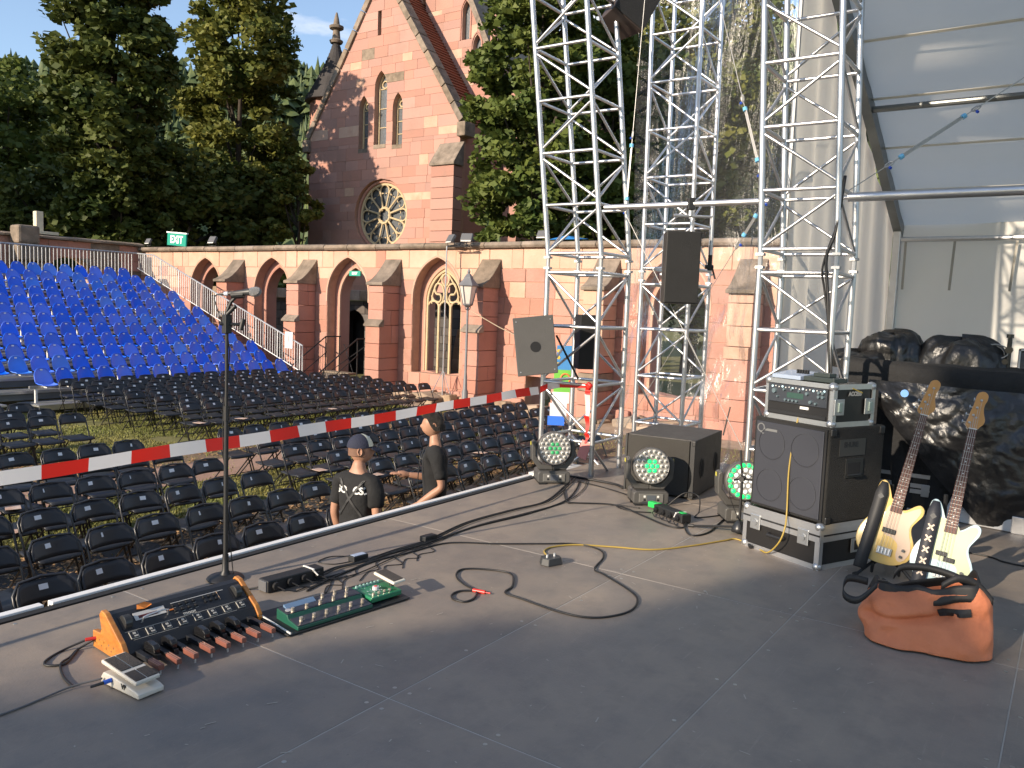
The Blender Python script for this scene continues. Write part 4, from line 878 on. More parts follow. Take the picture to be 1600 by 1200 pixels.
# ---------------------------------------------------------------- tent
tw = M('tent_fabric', (.78, .76, .71), .75, var=.08, scale=1.2, bump=.15, bscale=3)
def tentmat():
    m = tw.copy(); m.name = 'tent_fabric_translucent'; t = m.node_tree; b = t.nodes['Principled BSDF']; tl = t.nodes.new('ShaderNodeBsdfTranslucent'); tl.inputs[0].default_value = (.85, .81, .72, 1); ms = t.nodes.new('ShaderNodeMixShader'); ms.inputs[0].default_value = .5
    t.links.new(b.outputs[0], ms.inputs[1]); t.links.new(tl.outputs[0], ms.inputs[2]); t.links.new(ms.outputs[0], t.nodes['Material Output'].inputs[0]); return m
tw = tentmat()
XB = 12.0; YT = 2.19; ZE = 2.73; SL = .4647
tn = thing('stage_tent', 'grey white tent roof and walls over the back of the stage', 'tent')
roofz = lambda x: ZE+.10+SL*(XB-x)
def gable(u, v):
    x = 7.25+(XB-7.25)*u; zt_ = roofz(x)-.02; z = G+(zt_-G)*v
    return (x, YT+.05*math.sin(x*3.1)*(.3+.7*math.sin(v*PI))+.02*math.sin(x*9+z), z)
MB().grid(gable, 40, 30).build('side_wall', tw, tn, smooth=True)
def backw(u, v):
    y = YT-.02-8*u; z = G+(ZE+.10-G)*v
    return (XB+.07*math.sin(y*1.3+z*1.8)*math.sin(v*PI)+.03*math.sin(y*2.6+z*3.5), y, z)
MB().grid(backw, 60, 30).build('back_wall', tw, tn, smooth=True)
def roofg(u, v):
    x = 5.6+(XB-5.6)*u; y = YT-8*v
    return (x, y, roofz(x)-.035*math.sin(u*PI*8)**2-.012*math.sin(u*31+y*1.3)*math.sin(y*.9))
MB().grid(roofg, 90, 30).build('roof', tw, tn, smooth=True)
weld = M('fabric_weld', (.74, .72, .66), .7, var=.1)
for xx in [6.4+.8*k for k in range(7)]: MB().box((xx, YT-4, roofz(xx)-.045), (.035, 7.9, .004), Matrix.Rotation(math.atan(SL), 3, 'Y')).build('roof_weld', tw, tn)
dkalu = M('dark_aluminium', (.20, .21, .21), .4, metal=.8, var=.15)
MB().box((XB-.1, YT-.1, (ZE+G)/2), (.14, .09, ZE-G)).build('corner_post', alu, tn, bevel=.008)
a = math.atan(SL); Lr = (XB-5.6)/math.cos(a)
MB().box(((XB+5.6)/2, YT-.1, roofz((XB+5.6)/2)-.10), (Lr, .10, .16), Matrix.Rotation(a, 3, 'Y')).build('rafter', dkalu, tn)
for xx, r_ in ((9.66, .035), (7.4, .035)): MB().cyl((xx, YT-.1, roofz(xx)-.11), (xx, YT-8, roofz(xx)-.11), r_, n=10).build('purlin', dkalu, tn)
MB().cyl((XB-.12, YT-.12, 2.62), (XB-.12, YT-8, 2.66), .035, n=10).build('eaves_tube', alu, tn)
strap = M('webbing_strap', (.35, .33, .29), .9)
for i, yy in enumerate((1.98, 1.42, .75)): MB().box((XB-.14, yy, 2.28), (.004, .03, .62), Matrix.Rotation(.03*i, 3, 'X')).build('tie_strap', strap, tn)
tag(MB().tube([(7.27, YT-.02, G), (7.25, YT-.02, roofz(7.27))], .02, 6).build('tent_edge_pole', galv), 'thin pole along the front edge of the tent side wall', 'pole')
# ---------------------------------------------------------------- cables and small stage things
rub = M('black_rubber', (.012, .012, .013), .5, var=.15)
def cable(label, pts, r=.0045, mt=rub, name='cable', cat='cable', lift=0, k=8):
    P = spline([(p[0], p[1], (p[2] if len(p) > 2 else r+.001+lift)) for p in pts], k)
    return tag(MB().tube(P, r, 6).build(name, mt, smooth=True), label, cat, 'cables on the stage floor')
A = [(3.08, 3.4), (3.27, 3.44), (3.45, 3.41), (3.78, 3.42), (4.07, 3.41), (4.59, 3.49), (5.12, 3.46), (5.52, 3.42), (6.1, 3.59), (6.49, 3.73)]
B = [(3.06, 3.37), (3.27, 3.34), (3.64, 3.39), (3.98, 3.37), (4.53, 3.38), (5.07, 3.31), (5.63, 3.31), (6.11, 3.47), (6.48, 3.65)]
cable('black cable nearest the stage edge in the bundle leading to the corner tower', A, .0065)
cable('black cable second from the stage edge in the bundle to the corner tower', [(x+.02, y-.025) for x, y in A], .0055, lift=.004)
cable('black cable in the middle of the bundle leading to the corner tower', B, .006)
cable('thin black cable on the near side of the bundle', [(x, y-.03-.05*math.sin(i)) for i, (x, y) in enumerate(B)], .004, lift=.003)
cable('long black cable wandering from the power strip to the jack loop', [(2.92, 3.27), (3.15, 3.32), (3.5, 3.36), (3.79, 3.32), (4.11, 3.27), (4.32, 3.01), (4.52, 2.79), (4.66, 2.63), (4.65, 2.45), (4.52, 2.35), (4.28, 2.28), (4.22, 2.18), (4.07, 1.94), (3.96, 1.84), (3.79, 1.8), (3.64, 1.85), (3.56, 1.94), (3.54, 2.09), (3.57, 2.33), (3.59, 2.45), (3.7, 2.48), (3.86, 2.59), (3.87, 2.69), (3.8, 2.83), (3.72, 2.87), (3.62, 2.81), (3.55, 2.7), (3.51, 2.59), (3.42, 2.53), (3.34, 2.53), (3.33, 2.6), (3.38, 2.65), (3.45, 2.65), (3.50, 2.60)], .0055)
pl_ = tag(MB().cyl((3.50, 2.60, .009), (3.515, 2.53, .009), .011, n=10).cyl((3.515, 2.53, .009), (3.522, 2.50, .009), .004, n=8).build('jack_plug', M('red_plastic', (.55, .03, .02), .35, var=.05), smooth=50), 'red jack plug lying in the cable loop', 'plug')
cable('yellow cable from the footswitch to the amplifier rack', [(4.30, 2.62), (4.38, 2.70), (4.49, 2.71), (4.64, 2.62), (4.77, 2.4), (4.89, 2.18), (5.15, 2.02), (5.42, 1.90), (5.52, 1.84), (5.40, 1.66), (5.30, 1.56, .02), (5.22, 1.47, .12), (5.225, 1.44, .22), (5.28, 1.45, .32), (5.30, 1.46, .6), (5.33, 1.44, .88), (5.40, 1.43, .98)], .0055, M('yellow_rubber', (.36, .25, .05), .5, var=.15))
cable('black mains cable curving from the corner moving light to the power distributor', [(6.03, 3.55), (5.65, 3.29), (5.66, 3.21), (5.82, 2.95), (5.68, 2.66), (5.52, 2.37), (5.55, 2.25), (5.75, 2.31)], .0065)
cable('black cable behind the corner moving light', [(6.40, 3.62), (6.34, 3.35), (6.21, 3.03), (6.01, 2.9)], .006)
cable('heavy black cable along the stage end', [(6.5, 3.95), (6.52, 3.6), (6.5, 3.3), (6.42, 3.18)], .012)
cable('black cable from the power distributor to the right moving light', [(5.65, 2.29), (5.42, 2.16), (5.42, 2.09), (5.58, 2.06), (5.9, 2.1), (6.2, 2.13)], .006)
cable('small black cable loop before the middle moving light', [(5.87, 2.75), (5.84, 2.93), (5.76, 2.87), (5.74, 2.74), (5.8, 2.62)], .005)
cable('tangled black cable between middle light and right light', [(6.1, 2.62), (6.15, 2.5, .12), (6.2, 2.4, .1), (6.1, 2.35), (5.9, 2.3), (6.05, 2.2), (6.2, 2.15)], .005)
cable('grey jack cable running off the left edge from the white pedal', [(.9, 3.12), (1.34, 3.11), (1.48, 3.12), (1.6, 3.12, .012), (1.69, 3.06, .03)], .004, M('grey_rubber', (.10, .10, .105), .5))
cable('black cable with red plug sleeve left of the bass pedals', [(1.87, 3.41, .05), (1.80, 3.45), (1.74, 3.40), (1.68, 3.36), (1.63, 3.24), (1.61, 3.13)], .005)
cable('coiled black cable left of the bass pedals', [(1.87, 3.43, .05), (1.76, 3.49), (1.66, 3.44), (1.64, 3.39), (1.69, 3.35), (1.75, 3.4), (1.79, 3.44)], .005)
cable('short cable between bass pedals and power strip', [(2.80, 3.44, .03), (2.74, 3.52), (2.69, 3.58), (2.6, 3.55)], .005)
cable('thin black cable from the bundle to the floor controller', [(3.15, 3.32), (2.99, 3.19), (2.88, 3.15), (2.80, 3.10, .03)], .003)
cable('thin looped cable by the small adapter', [(3.45, 3.46), (3.33, 3.5), (3.30, 3.6), (3.42, 3.62), (3.5, 3.52), (3.49, 3.46)], .003)
for i in range(6):
    x = 2.9+i*.16; cable(f'{ORD[i+1]} thin lead in the tangle behind the floor controller', [(x, 3.12+.03*(i % 3)), (x+.1+.05*random.random(), 3.25), (x+.22, 3.2+.08*random.random()), (x+.3, 3.34), (x+.5, 3.36)], .0028)
cable('black cable on the boards right of the basses', [(6.3, .75), (6.29, .4), (6.21, .28), (6.22, .1), (6.4, -.4)], .006)
def power_strip(label, x, y, rz, L, n, gr=False):
    t = thing('power_strip', label, 'power strip', (x, y, 0), rz)
    MB().box((0, 0, .035), (L, .085, .066)).build('housing', blk, t, bevel=.006)
    for i in range(n):
        xx = -L/2+L*(i+.5)/n
        MB().cyl((xx, -.044, .036), (xx, -.062, .036), .021, n=10).build('plug', rub, t); MB().tube([(xx, -.06, .036), (xx+.02, -.10, .02), (xx+.08, -.12, .006), (xx+.16, -.10, .006)], .0035, 5).build('lead', rub, t)
    MB().box((-L/2-.002, 0, .035), (.012, .07, .056)).build('end_cap', M('grey_housing', (.1, .1, .1), .5), t, bevel=.003)
    MB().box((L*.3, 0, .066), (.01, .095, .012)).tube([(L*.3, -.05, .06), (L*.33, -.07, .04)], .004, 5).build('cable_tie', dulw, t)
    if gr: MB().box((L/2-.05, 0, .071), (.05, .04, .004)).build('green_label', M('green_label', (.02, .5, .1), .5), t)
    return t
power_strip('black power strip with round plugs behind the floor controller', 2.95, 3.42, -.10, .36, 4)
power_strip('black power distributor with green mark before the middle moving light', 5.78, 2.44, -2.1, .36, 4, True)
gp = thing('green_connector', 'bright green connector block beside the power distributor', 'connector', (5.93, 2.63, 0), -1.9); MB().box((0, 0, .035), (.16, .05, .045)).build('body', M('glowing_green_plastic', (.02, .42, .08), .4, emit=(.02, .5, .1), es=.15), gp, bevel=.006); MB().cyl((-.08, 0, .035), (-.16, 0, .02), .014, n=8).build('cable_sleeve', rub, gp)  # connector body plastic is given a faint glow in its material
for lb, x, y, c in (('small adapter box with pale top on the cable bundle', 3.48, 3.45, (.35, .42, .55)), ('flat black adapter further along the cable bundle', 4.08, 3.41, (.02, .02, .022))):
    t = thing('adapter', lb, 'adapter', (x, y, 0), -.1); MB().box((0, 0, .02), (.11, .055, .036)).build('case', blk, t, bevel=.004); MB().box((0, 0, .0395), (.09, .04, .002)).build('label_plate', M('label_'+str(c[0]), c, .5), t)
# footswitch
t = thing('footswitch', 'small black footswitch box with two metal switches on the sunlit boards', 'footswitch', (4.20, 2.54, 0), -.35)
MB().prism([(-.055, -.05), (.055, -.05), (.075, 0), (.045, .055), (-.045, .055), (-.075, 0)], lambda x, y: (x, y, .002), lambda x, y: (x*.88, y*.88, .045)).build('case', M('dark_grey_case', (.035, .036, .038), .45), t, bevel=.004)
for s_ in (-.028, .028): MB().cyl((s_, 0, .045), (s_, 0, .062), .009, .007, n=10).build('switch', alu, t, smooth=40)
# ---------------------------------------------------------------- microphone stand
ms = thing('microphone_stand', 'black microphone stand at the stage edge behind the bass pedals', 'microphone stand', (2.77, 3.755, 0))
MB().cyl((0, 0, .12), (0, 0, .92), .0125, n=10).build('lower_tube', blk, ms, smooth=50); MB().cyl((0, 0, .92), (.0, 0, 1.47), .009, n=10).build('upper_tube', blk, ms, smooth=50)
MB().cyl((0, 0, .88), (0, 0, .96), .018, n=10).build('height_clutch', rub, ms)
MB().lathe([(.095, 0), (.10, .008), (.09, .018), (.03, .03), (.018, .05), (.016, .14)], 20).build('round_base', rub, ms, smooth=40)
MB().box((0, 0, 1.40), (.04, .035, .10)).cyl((-.03, .02, 1.40), (.06, -.06, 1.40), .009, n=8).cyl((.05, -.05, 1.37), (.06, -.06, 1.43), .014, n=8).cyl((0, 0, 1.45), (.025, -.04, 1.50), .012, n=8).build('boom_clamp', rub, ms, bevel=.003)
MB().tube([(.0, .0, 1.47), (.012, -.018, 1.52), (.03, -.045, 1.555)], .010, 8).cyl((.015, -.02, 1.553), (.05, -.075, 1.56), .02, n=10).build('microphone_clip', rub, ms)
mc = thing('microphone', 'dark vocal microphone with silver ball grille on the stand', 'microphone', (2.77, 3.755, 1.55))
ax = Vector((.50, -.80, .10)).normalized(); o_ = Vector((.004, -.006, .012))
MB().lathe([(.010, 0), (.011, .005), (.012, .03), (.0155, .075), (.019, .105), (.0215, .118)], 14, Matrix.Translation(o_)@ax.to_track_quat('Z', 'Y').to_matrix().to_4x4()).build('body', M('microphone_grey', (.04, .04, .042), .45), mc, smooth=40)
MB().lathe([(.020, .118), (.025, .125), (.0265, .14), (.0255, .155), (.021, .168), (.012, .177), (.003, .18)], 16, Matrix.Translation(o_)@ax.to_track_quat('Z', 'Y').to_matrix().to_4x4()).build('grille', M('mesh_grille', (.33, .33, .33), .5, metal=.6, bump=.8, bscale=400), mc, smooth=True)
MB().cyl(o_-ax*.002, o_-ax*.022, .011, n=12).build('connector', M('connector_white', (.6, .65, .75), .4), mc); MB().cyl(o_-ax*.022, o_-ax*.05, .010, .006, n=10).tube(spline([o_-ax*.05, o_-ax*.075+Vector((0, 0, -.02)), Vector((-.02, .03, -.12)), Vector((.018, .0, -.3)), Vector((-.015, .01, -.7)), Vector((.015, .0, -1.2)), Vector((.03, -.03, -1.54))], 6), .003, 6).build('lead', rub, mc)
# ---------------------------------------------------------------- bass pedal synthesizer
wood = M('orange_wood', (.50, .20, .035), .38, scale=3, col2=(.34, .11, .02), f2=.8, stretch=(1, 6, 14), coat=.3)
sy = thing('bass_pedal_synthesizer', 'black bass pedal synthesizer with orange wooden cheeks near the stage edge', 'synthesizer', (1.845, 3.15, 0), -.08)
W_ = .64; ck = [(0, .006), (0, .05), (.03, .088), (.17, .182), (.205, .188), (.225, .165), (.205, .105), (.215, .085), (.285, .08), (.285, .006)]
for x in (-.012, W_-.012): MB().prism(ck, lambda y, z: (x, y, z), lambda y, z: (x+.024, y, z)).build('cheek', wood, sy, bevel=.004)
syb = M('synth_black', (.013, .014, .017), .42, var=.1)
bp2 = [(.006, .01), (.006, .045), (.034, .08), (.168, .172), (.20, .178), (.214, .16), (.198, .1), (.205, .078), (.278, .074), (.278, .01)]
MB().prism(bp2, lambda y, z: (.0125, y, z), lambda y, z: (W_-.0125, y, z)).build('body', syb, sy, bevel=.003)
MB().bx(-.004, .0, .05, .27, .008, .07).build('jack_panel', dark, sy)
for i in range(9): MB().cyl((-.003, .07+.022*i, .032+.02*(i % 2)), (-.012, .07+.022*i, .032+.02*(i % 2)), .005, n=8).build('jack', alu, sy)
MB().cyl((-.004, .255, .05), (-.05, .27, .05), .008, n=8).build('red_plug', MATS['red_plastic'], sy)
sa = math.atan2(.092, .134); PX = Vector((1, 0, 0)); PYv = Vector((0, math.cos(sa), math.sin(sa))); PZ = Vector((0, -math.sin(sa), math.cos(sa)))
def onp(x, s, h=0): return Vector((x, .034, .08))+PYv*s+PZ*(h+.001)+PX*0
def pbox(x, s, dx, ds, h, mt, name, hh=0, bev=0): m = MB(); R_ = Matrix((PX, PYv, PZ)).transposed(); m.box(onp(x, s, hh+h/2), (dx, ds, h), R_); return m.build(name, mt, sy, bevel=bev)
for i in range(8):
    x = .06+i*.073; pbox(x, .032, .036, .036, .004, M('button_print', (.42, .40, .36), .5), 'footswitch_frame'); pbox(x, .032, .032, .032, .002, syb, 'footswitch', .0035); pbox(x+.002, .038, .012, .010, .0015, MATS['button_print'], 'switch_icon', .005); pbox(x+.006, .024, .016, .007, .0015, MATS['button_print'], 'switch_icon', .005)
pbox(W_/2, .055, W_-.06, .0015, .001, MATS['button_print'], 'panel_line', .0002); pbox(.15, .008, .2, .0015, .001, MATS['button_print'], 'panel_line'); pbox(.45, .008, .18, .0015, .001, MATS['button_print'], 'panel_line')
lettering('moog', .026, MATS['button_print'], sy, basis(onp(W_/2+.01, .068, .0), PX, PYv, PZ), .0006, .0008)
for x, s in ((.055, .105), (W_-.055, .108)):
    MB().cyl(onp(x-.016, s, .0), onp(x+.016, s, .0), .033, n=20).build('pitch_wheel', M('wheel_black', (.03, .03, .03), .3), sy, bevel=.003); pbox(x, s, .05, .075, .002, syb, 'wheel_surround')
pbox(.165, .118, .14, .040, .002, M('print_plate', (.55, .53, .50), .5), 'display_plate'); pbox(.155, .112, .085, .014, .002, M('red_display', (.10, .015, .012), .2), 'display', .002)
pbox(.40, .138, .26, .003, .001, MATS['print_plate'], 'panel_line')
for i in range(4):
    for j in range(2): pbox(.275+i*.033, .095+j*.028, .012, .012, .008, blk, 'rotary_knob'); pbox(.275+i*.033, .083+j*.028, .016, .0015, .0006, MATS['button_print'], 'panel_line')
for i in range(3):
    for j in range(2): pbox(.425+i*.027, .10+j*.024, .011, .011, .008, blk, 'rotary_knob')
pbox(.255, .105, .028, .006, .003, M('orange_key', (.7, .2, .03), .4), 'tempo_button'); pbox(.495, .115, .002, .05, .0012, M('beige_line', (.6, .4, .25), .5), 'panel_line')
MB().tube([onp(.115, .082, .0), onp(.118, .088, .028), onp(.14, .09, .034), onp(.21, .095, .034), onp(.232, .092, .028), onp(.235, .086, 0)], .0042, 8).build('guard_handle', alu, sy, smooth=50)
lfm = MB().add([onp(.12, .152, .004), onp(.15, .142, .010), onp(.185, .152, .012), (onp(.19, .165, .004)), onp(.16, .175, .014), onp(.125, .17, .012)], [(0, 1, 2, 3, 4, 5)]); tag(lfm.build('fallen_leaf', M('orange_leaf', (.65, .2, .03), .6), solid=.001), 'orange fallen leaf on the bass pedal synthesizer', 'leaf'); bpy.data.objects['fallen_leaf'].matrix_world = Matrix.Translation((1.845, 3.15, .0))@Matrix.Rotation(-.08, 4, 'Z')
tipm = M('pedal_wood_tip', (.23, .085, .06), .45, scale=8, col2=(.15, .05, .035), f2=.8, coat=.2)
xs_n = [.05+i*.076 for i in range(8)]
for i, x in enumerate(xs_n):
    p = bpy.data.objects.new('natural_pedal', None); C.objects.link(p); p.parent = sy
    MB().bx(x-.012, x+.012, -.10, .01, .030, .052).build('pedal_arm', syb, p, bevel=.002); MB().bx(x-.0125, x+.0125, -.19, -.10, .026, .050).build('wood_tip', tipm, p, bevel=.003)
    for q in (-.005, .005): MB().bx(x+q-.001, x+q+.001, -.191, -.10, .0502, .0512).build('groove', M('groove_pale', (.35, .2, .15), .5), p)
    MB().cyl((x, -.18, .006), (x, -.18, .028), .005, n=6).build('stop_screw', alu, p)
for i in (0, 1, 3, 4, 5):
    x = xs_n[i]+.038; p = bpy.data.objects.new('sharp_pedal', None); C.objects.link(p); p.parent = sy
    MB().prism([(-.085, .05), (-.085, .075), (-.07, .088), (-.02, .092), (.008, .08), (.008, .05)], lambda y, z: (x-.014, y, z), lambda y, z: (x+.014, y, z)).build('cap', M('gloss_black', (.01, .01, .011), .22), p, bevel=.005); MB().bx(x-.009, x+.009, -.10, .008, .03, .052).build('pedal_arm', syb, p)
# ---------------------------------------------------------------- white expression pedal
ep = thing('expression_pedal', 'white expression pedal with dark rubber treads beside the bass pedals', 'pedal', (1.757, 2.962, 0), .03)
wp = M('pedal_white', (.60, .56, .49), .4, var=.1)
MB().prism([(-.125, .004), (-.125, .022), (-.10, .03), (.05, .05), (.11, .05), (.125, .03), (.125, .004)], lambda y, z: (-.055, y, z), lambda y, z: (.055, y, z)).build('base', wp, ep, bevel=.004)
R_ = Matrix.Rotation(.13, 3, 'X'); tc_ = Vector((0, .012, .072))
MB().box(tc_, (.105, .235, .016), R_).build('treadle', wp, ep, bevel=.005)
for sx in (-.025, .025):
    for (yc, L) in ((.048, .115), (-.070, .075)): MB().box(tc_+R_@Vector((sx, yc, .0095)), (.043, L, .004), R_).build('rubber_tread', M('tread_rubber', (.06, .05, .045), .8, bump=.6, bscale=300), ep)
MB().bx(.057, .085, .0, .06, .01, .035).build('side_block', blk, ep, bevel=.003)
MB().cyl((-.057, .05, .035), (-.085, .055, .033), .009, n=10).build('blue_plug', M('blue_plug', (.03, .12, .6), .4), ep); MB().cyl((-.085, .055, .033), (-.13, .07, .028), .007, .005, n=8).build('plug_sleeve', rub, ep)
lettering('VP', .028, blk, ep, basis((-.0565, -.03, .028), (0, -1, 0), (0, 0, 1), (-1, 0, 0)), .0006, .001)
# ---------------------------------------------------------------- floor controller on its board
fc = thing('floor_controller', 'green foot controller with two rows of silver switches on a black board', 'controller', (2.457, 2.872, 0), -.125)
gm_ = M('dark_green_metal', (.012, .085, .055), .4, var=.1); pnl = M('panel_graphite', (.03, .032, .045), .45)
MB().prism([(.0, .004), (.0, .012), (.30, .03), (.30, .004)], lambda y, z: (.0, y, z), lambda y, z: (.74, y, z)).build('base_board', blk, fc, bevel=.003)
MB().box((.012, .15, .028), (.006, .31, .006), Matrix.Rotation(.06, 3, 'X')).build('board_rail', dulw, fc)
MB().prism([(.01, .013), (.01, .03), (.09, .045), (.10, .062), (.19, .072), (.19, .018)], lambda y, z: (.06, y, z), lambda y, z: (.50, y, z)).build('case', gm_, fc, bevel=.003)
MB().box((.28, .05, .0395), (.43, .074, .003), Matrix.Rotation(.185, 3, 'X')).box((.28, .145, .0685), (.43, .082, .003), Matrix.Rotation(.11, 3, 'X')).build('top_panel', pnl, fc)
MB().box((.175, .168, .074), (.17, .032, .012), Matrix.Rotation(.5, 3, 'X')).build('display', M('lcd_blue', (.14, .22, .34), .2), fc, bevel=.002)
MB().cyl((.09, .135, .070), (.09, .135, .073), .016, n=16).build('emblem', M('emblem_grey', (.4, .4, .42), .4), fc)
def fsw(x, y, z): 
    MB().cyl((x, y, z), (x, y, z+.008), .009, n=8).cyl((x, y, z+.008), (x, y, z+.022), .0075, .0085, n=10).build('switch', M('warm_chrome', (.62, .55, .45), .3, metal=.7), fc, smooth=40); MB().box((x-.02, y+.012, z+.001), (.02, .002, .001), Matrix.Rotation(.5, 3, 'Z')).build('switch_mark', MATS['emblem_grey'], fc)
for i in range(6): fsw(.10+i*.072, .045, .039)
for i in range(5): fsw(.10+i*.078, .115, .065)
for i in range(3): fsw(.305+i*.075, .168, .071)
gp2 = thing('pedal_unit', 'bright green pedal unit with a white framed treadle at the end of the board', 'pedal', (2.457, 2.872, 0), -.125)
gm2 = M('bright_green_metal', (.02, .18, .085), .35, var=.1, scale=20)
MB().prism([(.04, .022), (.04, .05), (.21, .062), (.21, .028)], lambda y, z: (.515, y, z), lambda y, z: (.715, y, z)).build('case', gm2, gp2, bevel=.005)
for i in range(7): MB().cyl((.53+i*.024, .185, .060), (.53+i*.024, .185, .074), .008, .006, n=8).build('knob', M('teal_knob', (.25, .42, .38), .4), gp2)
MB().cyl((.60, .115, .056), (.60, .115, .074), .017, n=12).cyl((.60, .115, .074), (.60, .115, .075), .013, n=12).build('encoder', M('encoder_white', (.6, .58, .6), .35), gp2)
MB().cyl((.60, .115, .075), (.60, .115, .077), .009, n=12).build('encoder_dot', MATS['red_plastic'], gp2)
for i in range(4): MB().cyl((.545+i*.036, .065, .052), (.545+i*.036, .065, .064), .007, n=8).build('switch', MATS['warm_chrome'], gp2)
pr_ = MB()
for i in range(22): pr_.box((.53+random.random()*.12, .06+random.random()*.11, .0585), (.014, .003, .001), Matrix.Rotation(random.choice([0, 1.2]), 3, 'Z'))
tag(pr_.build('printed_marks', M('pale_print', (.5, .6, .62), .5), gp2), None, kind='stuff')
R2 = Matrix.Rotation(.10, 3, 'X')@Matrix.Rotation(-.04, 3, 'Y')
MB().box((.705, .13, .098), (.085, .17, .016), R2).build('treadle_frame', M('ivory', (.66, .62, .52), .45), gp2, bevel=.014); MB().box((.705, .13, .1075), (.066, .148, .004), R2).build('treadle_rubber', MATS['tread_rubber'], gp2, bevel=.002)
MB().cyl((.705, .11, .05), (.705, .12, .092), .012, n=8).build('treadle_pivot', blk, gp2)
# ---------------------------------------------------------------- moving lights
mhb = M('moving_light_grey', (.075, .072, .068), .45, var=.12); lens = M('lens_glass', (.55, .54, .50), .12, var=.1, spec=.8, metal=.2); lens_dim = M('lens_dark', (.09, .085, .08), .15)
gl_on = M('green_led', (.02, .5, .12), .3, emit=(.01, .75, .16), es=1.1)
def moving_light(label, x, y, rz, mode, tilt_=.12, hr=.145, hz_=.305):
    t = thing('moving_light', label, 'stage light', (x, y, 0), rz, 'moving lights on the stage end')   # faces local -Y
    MB().prism([(-.145, .012), (-.125, .0), (.125, .0), (.145, .012), (.145, .09), (.125, .105), (-.125, .105), (-.145, .09)], lambda a, z: (a, -.10, z+.008), lambda a, z: (a, .13, z+.008)).build('base', mhb, t, bevel=.008)
    MB().box((0, -.103, .058), (.20, .008, .072)).build('control_panel', M('panel_grey', (.14, .135, .125), .5), t, bevel=.004); MB().box((0, -.108, .058), (.07, .004, .048)).build('display', M('display_dark', (.10, .11, .13), .2), t)
    for s_ in (-1, 1):
        for k in range(2): MB().box((s_*.055, -.108, .044+.028*k), (.016, .004, .016)).build('key', dulw if k else blk, t)
        MB().bx(s_*.105-.03, s_*.105+.03, -.125, .15, .0, .01).build('foot', rub, t)
        arm = [(.09, .115), (.12, .115), (.19, .20), (.198, .31), (.192, .36), (.166, .375), (.158, .36), (.158, .24), (.10, .165), (.0, .15), (.0, .115)]
        MB().prism([(s_*a, z) for a, z in (arm if s_ > 0 else arm[::-1])], lambda a, z: (a, -.03, z), lambda a, z: (a, .075, z)).build('yoke_arm', mhb, t, bevel=.008)
        MB().box((s_*.2, .02, .345), (.004, .03, .03)).build('lock_mark', M('yellow_mark', (.5, .45, .08), .5), t)
    h = bpy.data.objects.new('head', None); C.objects.link(h); h.parent = t; h.location = (0, .01, hz_); h.rotation_euler = (-tilt_, 0, 0)
    mt = Matrix.Rotation(PI/2, 4, 'X')
    MB().lathe([(.06, -.13), (.10, -.12), (.13, -.06), (hr, -.01), (hr+.006, .02), (hr+.006, .075), (hr-.004, .085)], 28, mt).build('shell', mhb, h, smooth=40)
    MB().cyl((0, -.0855, 0), (0, -.087, 0), hr-.008, n=32).build('face_plate', M('face_grey', (.26, .25, .235), .35, var=.1), h)
    pos = [(0, 0, 0)]
    for ringi, (n, r_) in enumerate(((6, .042), (12, .081), (18, .119)), 1): pos += [(ringi, r_*math.cos(2*PI*i/n), r_*math.sin(2*PI*i/n)) for i in range(n)]
    for ri, a, b in pos:
        on = (mode == 'centre' and ri <= 1) or (mode == 'rim' and ri == 3) or (mode == 'faint' and ri <= 1)
        mm = gl_on if on and mode != 'faint' else (M('green_led_dim', (.05, .25, .1), .2, emit=(.02, .4, .12), es=.35) if on else (M('lens_white', (.75, .75, .74), .2, emit=(.7, .75, .75), es=.25) if mode == 'rim' else lens))
        MB().lathe([(.017, 0), (.0165, .004), (.011, .009), (.003, .011)], 10, Matrix.Translation((a, -.087, b))@mt).build('led_lens', mm, h, smooth=True)
        if not on and mode != 'rim': MB().cyl((a, -.0978, b-.003), (a, -.099, b-.003), .0075, n=8).build('lens_core', lens_dim, h)
    MB().tube([((hr-.004)*math.cos(k*2*PI/32), -.086, (hr-.004)*math.sin(k*2*PI/32)) for k in range(32)], .005, 6, closed=True).build('bezel', M('bezel_grey', (.18, .175, .17), .3, metal=.4), h, smooth=True)
    return t
fz = lambda x, y: math.atan2(y, x)-PI/2
moving_light('moving light with faint green centre in front of the corner tower', 6.24, 3.80, fz(6.24, 3.80)+.20, 'faint')
moving_light('moving light with green lit centre in front of the subwoofer', 6.12, 2.80, fz(6.12, 2.80)+.25, 'centre')
moving_light('moving light with green lit rim beside the bass cabinet', 6.10, 2.02, fz(6.1, 2.02)+.30, 'rim')
